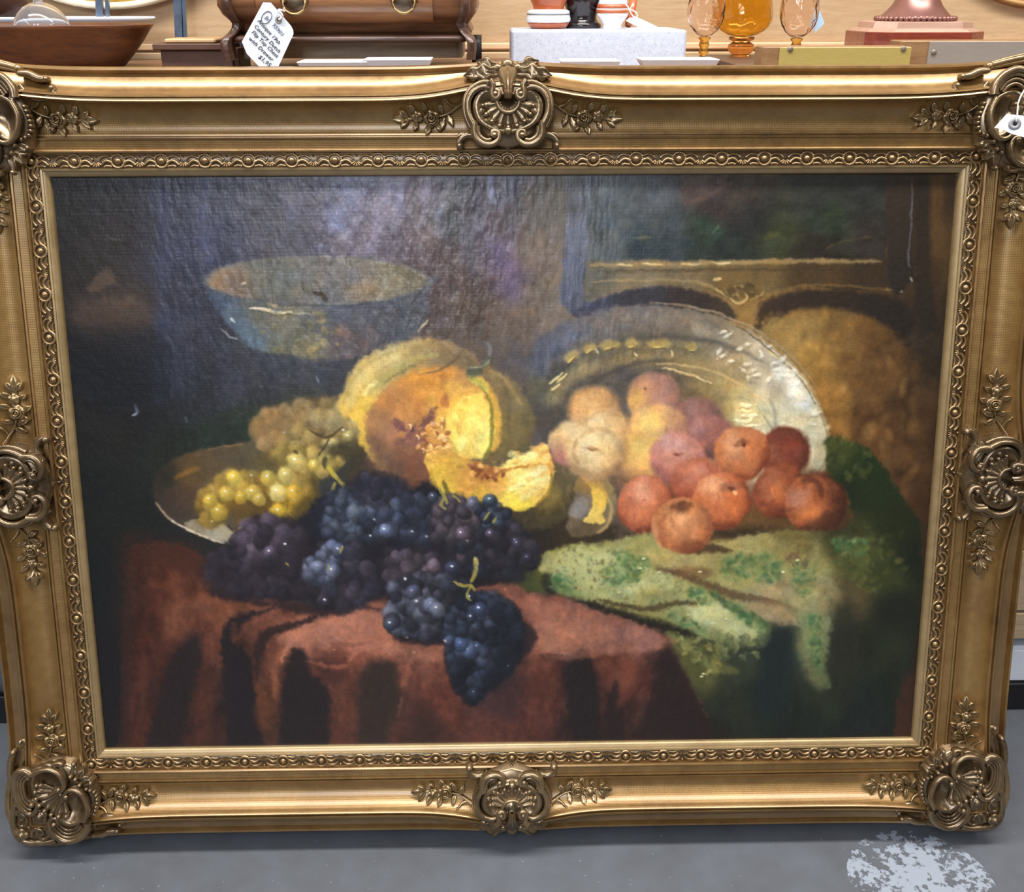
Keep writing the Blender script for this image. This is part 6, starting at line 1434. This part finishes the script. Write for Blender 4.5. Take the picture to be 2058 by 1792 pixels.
for sg in (-1, 1):
    mb = MB(); rows = []                              # scrolled strip at each front corner, running into the foot
    for y, off, fp in ((-60, 222, .004), (-30, 228, .016), (0, 232, .026), (20, 231, .024), (36, 225, .012), (46, 221, .004), (56, 223, .004), (66, 230, .010), (74, 238, .020), (84, 242, .024), (100, 242, .022), (116, 240, .020), (119, 240, .020)):
        z = max(at(704, y, Y).z, SH); c = cx + sg * off / s; wd = 9 / s
        rows.append([(c - wd, Y - fp - .008, z), (c - wd * .4, Y - fp - .011, z), (c + wd * .6, Y - fp - .010, z), (c + wd, Y - fp - .006, z), (c + wd, Y - fp + .03, z), (c - wd, Y - fp + .03, z)])
    mb.grid(rows, False, True); k = len(mb.v); mb.f.append(tuple(range(k - 6, k))); mb.f.append((5, 4, 3, 2, 1, 0))
    part(mb, 'corner_strip', M_CHD, ch, ch.location, flat_ang=40)
    mb = MB(); xx = cx + sg * 250 / s                 # rear foot
    rows = [[(xx - .008, yy, z), (xx + .008, yy, z), (xx + .008, yy + .02, z), (xx - .008, yy + .02, z)] for yy, z in ((Y + .10, SH), (Y + .10, at(704, 92, Y).z), (Y + .105, at(704, 82, Y).z), (Y + .12, at(704, 76, Y).z))]
    mb.grid(rows, False, True); mb.f.append((3, 2, 1, 0)); mb.f.append((12, 13, 14, 15)); part(mb, 'foot', M_BLACK, ch, ch.location)
M_BRASS = plain('old_brass', (150, 124, 84), .35, .9, 18, 80)
for pxx, pyy in ((592, 7), (812, 5)):
    c = at(pxx, pyy, Y - .034); mb = MB()
    ring = [(c.x + .0165 * math.cos(q), Y - .040 - .002 * math.sin(-q), c.z + .0150 * math.sin(q)) for q in np.linspace(math.pi * .92, math.pi * 2.08, 18)]
    mb.pipe(ring, [.0015 + .0009 * math.sin(math.pi * i / 17) for i in range(18)], 8)
    h = part(mb, 'ring_pull', M_BRASS, ch, ch.location)
    for sg in (-1, 1):
        mb = MB(); rows = []
        for rr, yy in ((.0045, 0), (.0045, .005), (.0035, .009), (.0003, .011)):
            rows.append([(c.x + sg * .0165 + rr * math.cos(q), Y - .0305 - yy, c.z + .004 + rr * math.sin(q)) for q in np.linspace(0, 2 * math.pi, 13)[:-1]])
        mb.grid(rows, False, True); mb.build('boss', M_BRASS, h)
    mb = MB(); rows = []
    for rr, yy in ((.013, 0), (.0125, .0012), (.0005, .0014)):
        rows.append([(c.x + rr * math.cos(q) * 1.15, Y - .0300 - yy, c.z + .002 + rr * math.sin(q)) for q in np.linspace(0, 2 * math.pi, 25)[:-1]])
    mb.grid(rows, False, True); mb.build('back_plate', plain('dull_brass', (104, 90, 74), .4, .6, 12), h)

# price tags
M_TAG = plain('tag_card', (226, 234, 242), .7, 0, 3); M_INK = plain('blue_black_ink', (34, 36, 58), .7, 0, 4); M_RING = plain('grey_ring', (150, 148, 152), .6, 0, 5); M_STR = plain('white_string', (236, 232, 226), .8, 0, 4)


def card(name, pts, Y, mat, parent=None, tilt=None, th=.0006):
    """flat card: pixel outline at depth Y (or Y as a function of the row)"""
    f = Y if callable(Y) else (lambda x, y: Y); P = [at(x, y, f(x, y)) for x, y in pts]; n = len(P)
    mb = MB(); mb.add([(p.x, p.y - th / 2, p.z) for p in P] + [(p.x, p.y + th / 2, p.z) for p in P], [tuple(range(n)), tuple(reversed(range(n, 2 * n)))] + [(i, (i + 1) % n, n + (i + 1) % n, n + i) for i in range(n)])
    o = mb.build(name, mat, parent, False)
    if parent: o.matrix_parent_inverse = Matrix.Translation(-Vector(parent.location))
    return o


def eyelet(parent, px, py, Y, r0, r1):
    mb = MB(); c = at(px, py, Y); s = px_m(Y)
    rows = [[(c.x + rr / s * math.cos(q), Y - dy, c.z + rr / s * math.sin(q)) for q in np.linspace(0, 2 * math.pi, 25)[:-1]] for rr, dy in ((r1, .0004), (r1, .0009), (r0, .0009), (r0, .0004))]
    mb.grid(rows, False, True); part(mb, 'eyelet', M_RING, parent, parent.location)
    mb = MB(); mb.add([(c.x, Y - .0006, c.z)] + [(c.x + r0 / s * math.cos(q), Y - .0006, c.z + r0 / s * math.sin(q)) for q in np.linspace(0, 2 * math.pi, 17)[:-1]], [(0, i, i % 16 + 1) for i in range(1, 17)])
    part(mb, 'eyelet_hole', M_BLACK, parent, parent.location)


def writing(parent, txt, px, py, ang, size_px, Y, mat=None, shear=.25, wx=1.):
    cu = D.curves.new('ink', 'FONT'); cu.body = txt; cu.size = size_px / px_m(Y); cu.shear = shear; cu.offset = .00012; cu.resolution_u = 2; cu.space_character = 1.04
    o = D.objects.new('ink', cu); COL.objects.link(o); dg = bpy.context.evaluated_depsgraph_get()
    me = D.meshes.new_from_object(o.evaluated_get(dg)); D.objects.remove(o)
    c = at(px, py, Y); M = Matrix.Translation((c.x, Y - .0008, c.z)) @ Matrix.Rotation(math.radians(ang), 4, 'Y') @ Matrix.Rotation(math.pi / 2, 4, 'X') @ Matrix.Diagonal((wx, 1, 1, 1))
    me.transform(Matrix.Translation(-Vector(parent.location)) @ M); me.materials.clear(); me.materials.append(mat or M_INK)
    q = D.objects.new('handwriting', me); COL.objects.link(q); q.parent = parent
    return q


Y = .335
tg = empty('price_tag', at(545, 70, Y)); tag(tg, 'large white price tag with blue handwriting tied to the walnut chest', 'tag')
card('tag_card', [(529, 4.6), (544, 5), (585, 52), (589, 60), (590, 68), (560, 133), (552, 146), (526, 146), (521, 134), (496, 108), (486, 84)], Y, M_TAG, tg)
eyelet(tg, 560, 40, Y, 3.2, 7)
for txt, x, y, an, sz, wx in (('95901', 546, 50, 50, 11, 1.0), ('Antique 19th', 517, 42, 49, 10.5, 1.0), ('Century Dutch', 510, 53, 48, 10.5, 1.0), ('Flip Top Chest', 505, 65, 46, 10.5, 1.0), ('with Drawer', 499, 78, 44.5, 10.5, 1.05), ('$1,95', 518, 115, 40, 11, 1.1), ('Br', 531, 36, 45, 11, .9)):
    writing(tg, txt, x, y, an, sz, Y, None if sz < 11 or txt[0] == '$' else plain('faded_ink', (92, 98, 122), .7, 0, 4), wx=wx)
c = at(536, 35, Y); mb = MB(); mb.pipe([(c.x + .0062 * math.cos(q) * math.cos(.75) - .0096 * math.sin(q) * math.sin(.75) * -1 * -1, Y - .0007, c.z - .0062 * math.cos(q) * math.sin(.75) * 1 - .0096 * math.sin(q) * math.cos(.75)) for q in np.linspace(0, 2 * math.pi, 29)[:-1]], .0004, 6, True); part(mb, 'handwriting', M_INK, tg, tg.location)
mb = MB(); P = [at(560, 40, Y - .002), at(568, 32, Y - .003), at(560, 20, Y - .002), at(572, 22, .358), at(570, 15, .358)]
mb.pipe(cr([tuple(p) for p in P], 4), .0016, 8); part(mb, 'string', M_STR, tg, tg.location)

# speckled stone slab and the vessels on it
Y = .46; a, b = at(1028, 61, Y), at(1381, 61, Y)
t = NT('speckled_stone'); v = t.coord(); n1 = t.noise(v, 130, 5, .7); n2 = t.noise(v, 320, 2, .6)
t.lk(t.mix(t.ramp(n2, [(.60, (0, 0, 0)), (.68, (255, 255, 255))]), t.ramp(n1, [(.3, (190, 198, 214)), (.7, (213, 219, 233))]), (*lin((170, 176, 192)), 1)), t.b.inputs['Base Color']); t.set(Roughness=.5)
ZS = a.z
tag(MB().box(a.x, b.x, Y, Y + .19, SH, ZS, .003).build('stone_slab', t.m, None, False), 'pale grey speckled stone block standing on the counter', 'block')
M_OR = plain('orange_glaze', (186, 96, 56), .28, 0, 12, 40, 0, .4); M_WGL = plain('white_glaze', (236, 236, 238), .25, 0, 3, 30, 0, .4); M_BGL = plain('black_glaze', (30, 22, 26), .18, 0, 5, 30, 0, .5)


def on_slab(name, cx, Y, bands, n=48, **k):
    r = base(name, cx, Y, ZS, **k); s = px_m(Y)
    for nm, mat, prof in bands:
        z0 = at(cx, 58, Y).z
        lathe_obj(nm, [(q / s, ZS + at(cx, y, Y).z - z0) for q, y in prof], cx, Y, mat, r, n, 1., None, True)
    return r


on_slab('striped_vase', 1102, .56, [('base', M_OR, ((30, 58), (35, 57), (40, 50), (42, 46))), ('white_band', M_WGL, ((41, 46), (44, 43), (44.5, 38), (43, 33), (43, 29))), ('dark_line', plain('line_glaze', (96, 100, 104), .4), ((43.2, 30.5), (43.6, 29.6), (43, 28.6))), ('white_band', M_WGL, ((42.8, 29), (42, 23), (38, 20), (34, 19))), ('vase_body', M_OR, ((32, 20), (30, 17), (33, 8), (39, -4), (46, -20), (48, -40), (44, -60), (34, -70)))], label='orange and white banded ceramic vase on the stone block', cat='vase')
on_slab('black_vase', 1169, .585, [('vase_body', M_BGL, ((36, 58), (39, 56), (39, 50), (34, 46), (30, 41), (29, 34), (32, 22), (36, 10), (38, -8), (36, -30), (28, -44), (20, -48)))], label='glossy black waisted vase between two ceramics on the stone block', cat='vase')
on_slab('white_cup', 1230, .555, [('foot', M_WGL, ((19, 58), (20, 56), (18.5, 52), (19, 49), (24, 42), (30, 33), (32, 27.5))), ('stripe', M_OR, ((32, 27.5), (32.6, 24), (32.6, 20))), ('white_band', M_WGL, ((32.6, 20), (32.4, 17.5))), ('stripe', M_OR, ((32.4, 17.5), (31.6, 13), (30.6, 9))), ('cup_body', M_WGL, ((30.6, 9), (28, 4), (26, -6), (30, -22), (36, -36), (33, -37)))], label='small white ceramic cup with orange stripes on the stone block', cat='cup')
Y = .60; r = empty('wooden_spoon', (at(1272, 30, Y).x, Y, ZS)); tag(r, 'orange wooden handle leaning behind the striped white cup', 'spoon')
mb = MB(); mb.pipe([(at(1262, 58, Y).x, Y, ZS + .004), tuple(at(1270, 16, Y + .02)), tuple(at(1278, -30, Y + .04))], [.006, .0075, .008], 10); part(mb, 'handle', M_OR, r, r.location)
Y = .50; tg = empty('paper_tag', tuple(at(1290, 45, Y))); tag(tg, 'blank white paper tag lying at the cup on the stone block', 'tag')
P = [(1258, 41, Y + .02), (1266, 35, Y + .02), (1281, 35, Y + .02), (1330, 60, Y - .01), (1292, 60.5, Y - .01)]
pp = [at(x, y, yy) for x, y, yy in P]; pp = [Vector((p.x, p.y, max(p.z, ZS + .0012))) for p in pp]
mb = MB(); mb.add([tuple(p) for p in pp] + [(p.x, p.y, p.z - .0009) for p in pp], [(0, 1, 2, 3, 4), (9, 8, 7, 6, 5)] + [(i, (i + 1) % 5, 5 + (i + 1) % 5, 5 + i) for i in range(5)]); part(mb, 'tag_card', M_TAG, tg, tg.location, smooth=False)
mb = MB(); mb.pipe(cr([tuple(at(x, y, Y + .018)) for x, y in ((1253, 4), (1262, 14), (1268, 26), (1274, 34), (1281, 34), (1279, 26), (1270, 20), (1262, 18))], 4), .0011, 6); part(mb, 'string', M_STR, tg, tg.location)

# amber glass
M_AMB = glass('amber_glass', (244, 212, 118), .03, 1.38); M_AMBD = glass('deep_amber', (220, 156, 84), .03, 1.4); M_GOB = glass('goblet_glass', (254, 244, 238), .02, 1.35, 1., 55); M_STEM = glass('yellow_stem', (248, 210, 110), .03, 1.42)
Y = .60; r = empty('dark_board', (at(1515, 120, Y).x, .56, SH)); tag(r, 'dark brown board under the amber glass compote', 'board')
a, b = at(1436, 120, .56), at(1600, 120, .56); part(MB().box(a.x, b.x, .40, .70, SH, SH + .008, .001), 'board', wood('board_wood', (74, 56, 46), (92, 70, 58), (106, 84, 70), 8), r, r.location, smooth=False)
ZB = SH + .008


def on_board(name, cx, Y, bands, mod=None, thick=.0022, **k):
    r = base(name, cx, Y, ZB, **k); s = px_m(Y)
    z0 = at(cx, 117, Y).z
    for nm, mat, prof, hollow, md in bands:
        P = [(q / s, ZB + .0003 + at(cx, y, Y).z - z0) for q, y in prof]
        if hollow:
            P = P + [(max(a - thick, .0004), z + (thick if i == len(P) - 1 else 0)) for i, (a, z) in reversed(list(enumerate(P)))]
        lathe_obj(nm, P, cx, Y, mat, r, 64, 1., md, True)
    return r


def twist(a, z):
    q = 10 * a + z * 110
    return 1 + .06 * (abs(math.sin(q * .5)) - .6)


def facets(a, z):
    return 1 + .018 * math.sin(14 * a + z * 60) * math.sin(z * 420)


on_board('amber_compote', 1492, .62, [('stem', M_AMBD, ((20, 117), (22, 115), (18, 112), (25, 106), (27, 99), (25, 92), (18, 88), (17, 86), (25, 83), (26, 79), (24, 77)), False, None), ('glass_bowl', M_AMB, ((8, 77), (28, 74), (42, 66), (52, 56), (57, 44), (57, 30), (54, 12), (52, -8), (54, -30), (60, -44)), True, twist)], label='large twisted amber glass compote between the two goblets', cat='compote')
gob = (('stem', M_STEM, ((24, 117), (25, 116), (6, 114), (5, 108), (10, 103), (9, 98), (7, 94), (11, 88), (10, 84), (8, 78), (12, 75), (12, 72), (9, 70)), False, None), ('cup', M_GOB, ((4, 70), (13, 68), (24, 59), (33, 46), (37, 32), (38, 16), (36, -2), (33, -24)), True, facets))
on_board('amber_goblet', 1417, .52, gob, label='amber and pink cut glass goblet left of the amber compote', cat='goblet', group='amber goblets')
on_board('amber_goblet', 1603, .52, [(a, b, tuple((q, y + (0 if y > 100 else 3)) for q, y in c), d, e) for a, b, c, d, e in gob], label='amber and pink cut glass goblet right of the compote with a blue tag', cat='goblet', group='amber goblets')
tg = empty('paper_tag', tuple(at(1645, 40, .55))); tag(tg, 'small pale blue paper tag hanging at the right goblet', 'tag')
card('tag_card', [(1643, 8), (1657, 47), (1638, 66), (1631, 42)], .55, plain('blue_card', (186, 216, 242), .7, 0, 3), tg)
mb = MB(); mb.pipe([tuple(at(1642, 10, .549)), tuple(at(1640, -6, .556)), tuple(at(1636, -22, .565))], .0006, 6); part(mb, 'string', M_STR, tg, tg.location)

# two award blocks with metal plates
M_TANW = wood('tan_block', (120, 88, 56), (142, 108, 72), (156, 122, 86), 9, (2, 8, 8)); M_BPL = plain('brushed_brass', (184, 166, 96), .42, .25, 8, 60, 0, 0, .5, (1, 1, 20)); M_SPL = plain('grey_plate', (150, 142, 134), .45, .15, 5, 60, 0, 0, .5, (1, 1, 20))
for nm, x0, x1, xp, ya, Y, mat, sc_, lab in (('award_block', 1533, 1832, 1567, 94, .34, M_BPL, ((1588, 99), (1815, 98)), 'tan wood block with a blank brass plate in front of the goblet'), ('award_block', 1812, 2100, 1868, 82, .375, M_SPL, ((1876, 105),), 'tan wood block with a blank grey metal plate at the right end')):
    a, b = at(x0, ya, Y), at(x1, ya, Y); r = empty(nm, ((a.x + b.x) / 2, Y + .03, SH)); tag(r, lab, 'award block', None)
    part(MB().box(a.x, b.x, Y, Y + .05, SH, a.z, .0015), 'block', M_TANW, r, r.location, smooth=False)
    p = at(xp, ya + 1.5, Y); part(MB().box(p.x, b.x, Y - .0018, Y - .0002, SH + .004, p.z, .0005), 'metal_plate', mat, r, r.location, smooth=False)
    for sx, sy in sc_:
        c = at(sx, sy, Y); mb = MB(); rows = [[(c.x + rr * math.cos(q), Y - yy, c.z + rr * math.sin(q)) for q in np.linspace(0, 2 * math.pi, 17)[:-1]] for rr, yy in ((.0042, .0018), (.0040, .0030), (.002, .0036), (.0002, .0037))]
        mb.grid(rows, False, True); part(mb, 'screw', plain('screw_grey', (132, 124, 112), .4, .4), r, r.location)

# red-brown lamp foot
Y = .60; s = px_m(Y); lb = base('lamp_base', 1836, Y, label='red-brown octagonal lamp foot with a beaded metal bell', cat='lamp'); c = at(1836, 60, Y)
M_MAH = wood('mahogany', (104, 42, 30), (132, 58, 42), (150, 74, 56), 6, (2, 8, 8), .25, .4); M_BELL = plain('rosy_bronze', (142, 100, 92), .32, .55, 12, 20); M_STEP = plain('rosy_step', (186, 150, 132), .35, .2, 10, 20)


def octo(levels):
    mb = MB(); rows = []
    for hw, ch_, z in levels:
        q = hw / s; k = ch_ / s * 1.0; d = q * .85
        rows.append([(c.x + x, Y + y, z) for x, y in ((-q + k, -d), (q - k, -d), (q, -d + k), (q, d - k), (q - k, d), (-q + k, d), (-q, d - k), (-q, -d + k))])
    mb.grid(rows, False, True); n = len(mb.v); mb.f.append(tuple(range(n - 8, n))); mb.f.append(tuple(reversed(range(8))))
    return mb


zz = lambda y: at(1836, y, Y - .09).z
part(octo([(118, 40, SH), (118, 40, zz(66)), (116, 40, zz(65))]), 'plinth', M_MAH, lb, lb.location, smooth=False)
part(octo([(112, 38, zz(65)), (108, 37, zz(61)), (100, 35, zz(58)), (97, 34, zz(46)), (94, 33, zz(44))]), 'step', M_STEP, lb, lb.location, smooth=False)
lathe_obj('bell', [(72 / s, zz(44)), (74 / s, zz(40)), (66 / s, zz(32)), (58 / s, zz(24)), (49 / s, zz(12)), (43 / s, zz(0)), (36 / s, zz(-16)), (24 / s, zz(-34)), (14 / s, zz(-60)), (12 / s, zz(-110))], 1836, Y, M_BELL, lb, 56)
me0 = None
for i in range(44):
    q = 2 * math.pi * i / 44; x, y = c.x + 75 / s * math.cos(q), Y + 75 / s * math.sin(q)
    if me0 is None:
        mb = MB(); rows = [[(.0045 * math.sin(e) * math.cos(f), .0045 * math.sin(e) * math.sin(f), .0045 * math.cos(e)) for f in np.linspace(0, 2 * math.pi, 11)[:-1]] for e in np.linspace(.05, math.pi - .05, 7)]
        mb.grid(rows, False, True); o = mb.build('bead', M_BELL, lb); me0 = o.data
    else:
        o = D.objects.new('bead', me0); COL.objects.link(o); o.parent = lb
    o.location = Vector((x, y, zz(39))) - Vector(lb.location)

# low white ceramic trays along the front of the counter
for x0, x1, y0, Y, lab in ((596, 737, 124, .288, 'low white tray in front of the walnut chest, the left one'), (728, 866, 119.5, .2885, 'low white tray in front of the walnut chest, the right one'), (1128, 1248, 122.5, .32, 'thin white tray in front of the stone block'), (1290, 1447, 119.5, .335, 'white tray with a sloping end between stone block and compote')):
    a, b = at(x0, y0, Y), at(x1, y0, Y); mb = MB(); h = a.z - SH; rows = []
    for ins, z in ((.012, SH), (.004, SH + h * .55), (0, a.z - .001), (.001, a.z), (.005, a.z - .0005), (.014, SH + h * .45)):
        X0, X1, Y0, Y1 = a.x + ins, b.x - ins, Y + ins, Y + .070 - ins; rows.append([(X0, Y0, z), (X1, Y0, z), (X1, Y1, z), (X0, Y1, z)])
    mb.grid(rows, False, True); k = len(mb.v); mb.f.append(tuple(range(k - 4, k))); mb.f.append((3, 2, 1, 0))
    tag(mb.build('white_tray', M_WH, None, False), lab, 'tray', 'low white trays')

# small tag hanging on the upper right corner ornament of the frame
def on_frame(px, py, z):
    X, Yy = relief(px, py, z); return CEN + Vector((X, 0, 0)) + V_UP * Yy + V_N * z


tg = empty('price_tag', tuple(on_frame(2035, 250, .072))); tag(tg, 'white card tag with a grey eyelet hanging on the upper right frame corner', 'tag')
P = [(1998, 257, .074), (2023, 229, .070), (2058, 233, .068), (2085, 238, .068), (2085, 286, .084), (2058, 276, .082), (2030, 268, .080), (2012, 258, .076)]
pp = [on_frame(*p) for p in P]; mb = MB(); n = len(pp)
mb.add([tuple(p + V_N * .0008) for p in pp] + [tuple(p) for p in pp], [tuple(range(n)), tuple(reversed(range(n, 2 * n)))] + [(i, (i + 1) % n, n + (i + 1) % n, n + i) for i in range(n)]); part(mb, 'tag_card', M_TAG, tg, tg.location, smooth=False)
c = on_frame(2039, 249, .0780); U_ = Vector((1, 0, 0)); W_ = V_UP
mb = MB(); rows = [[tuple(c + U_ * rr * math.cos(q) + W_ * rr * .9 * math.sin(q) + V_N * hh) for q in np.linspace(0, 2 * math.pi, 25)[:-1]] for rr, hh in ((.0088, 0), (.0088, .0014), (.0032, .0014), (.0032, 0))]
mb.grid(rows, False, True); part(mb, 'eyelet', M_RING, tg, tg.location)
mb = MB(); mb.add([tuple(c + V_N * .0010)] + [tuple(c + U_ * .0033 * math.cos(q) + W_ * .0033 * math.sin(q) + V_N * .0010) for q in np.linspace(0, 2 * math.pi, 17)[:-1]], [(0, i, i % 16 + 1) for i in range(1, 17)]); part(mb, 'eyelet_hole', M_BLACK, tg, tg.location)
mb = MB(); mb.pipe(cr([tuple(on_frame(*p)) for p in ((2041, 247, .0775), (2044, 235, .080), (2047, 205, .078), (2058, 182, .070), (2070, 168, .064))], 5), .0011, 8); part(mb, 'string', M_STR, tg, tg.location)
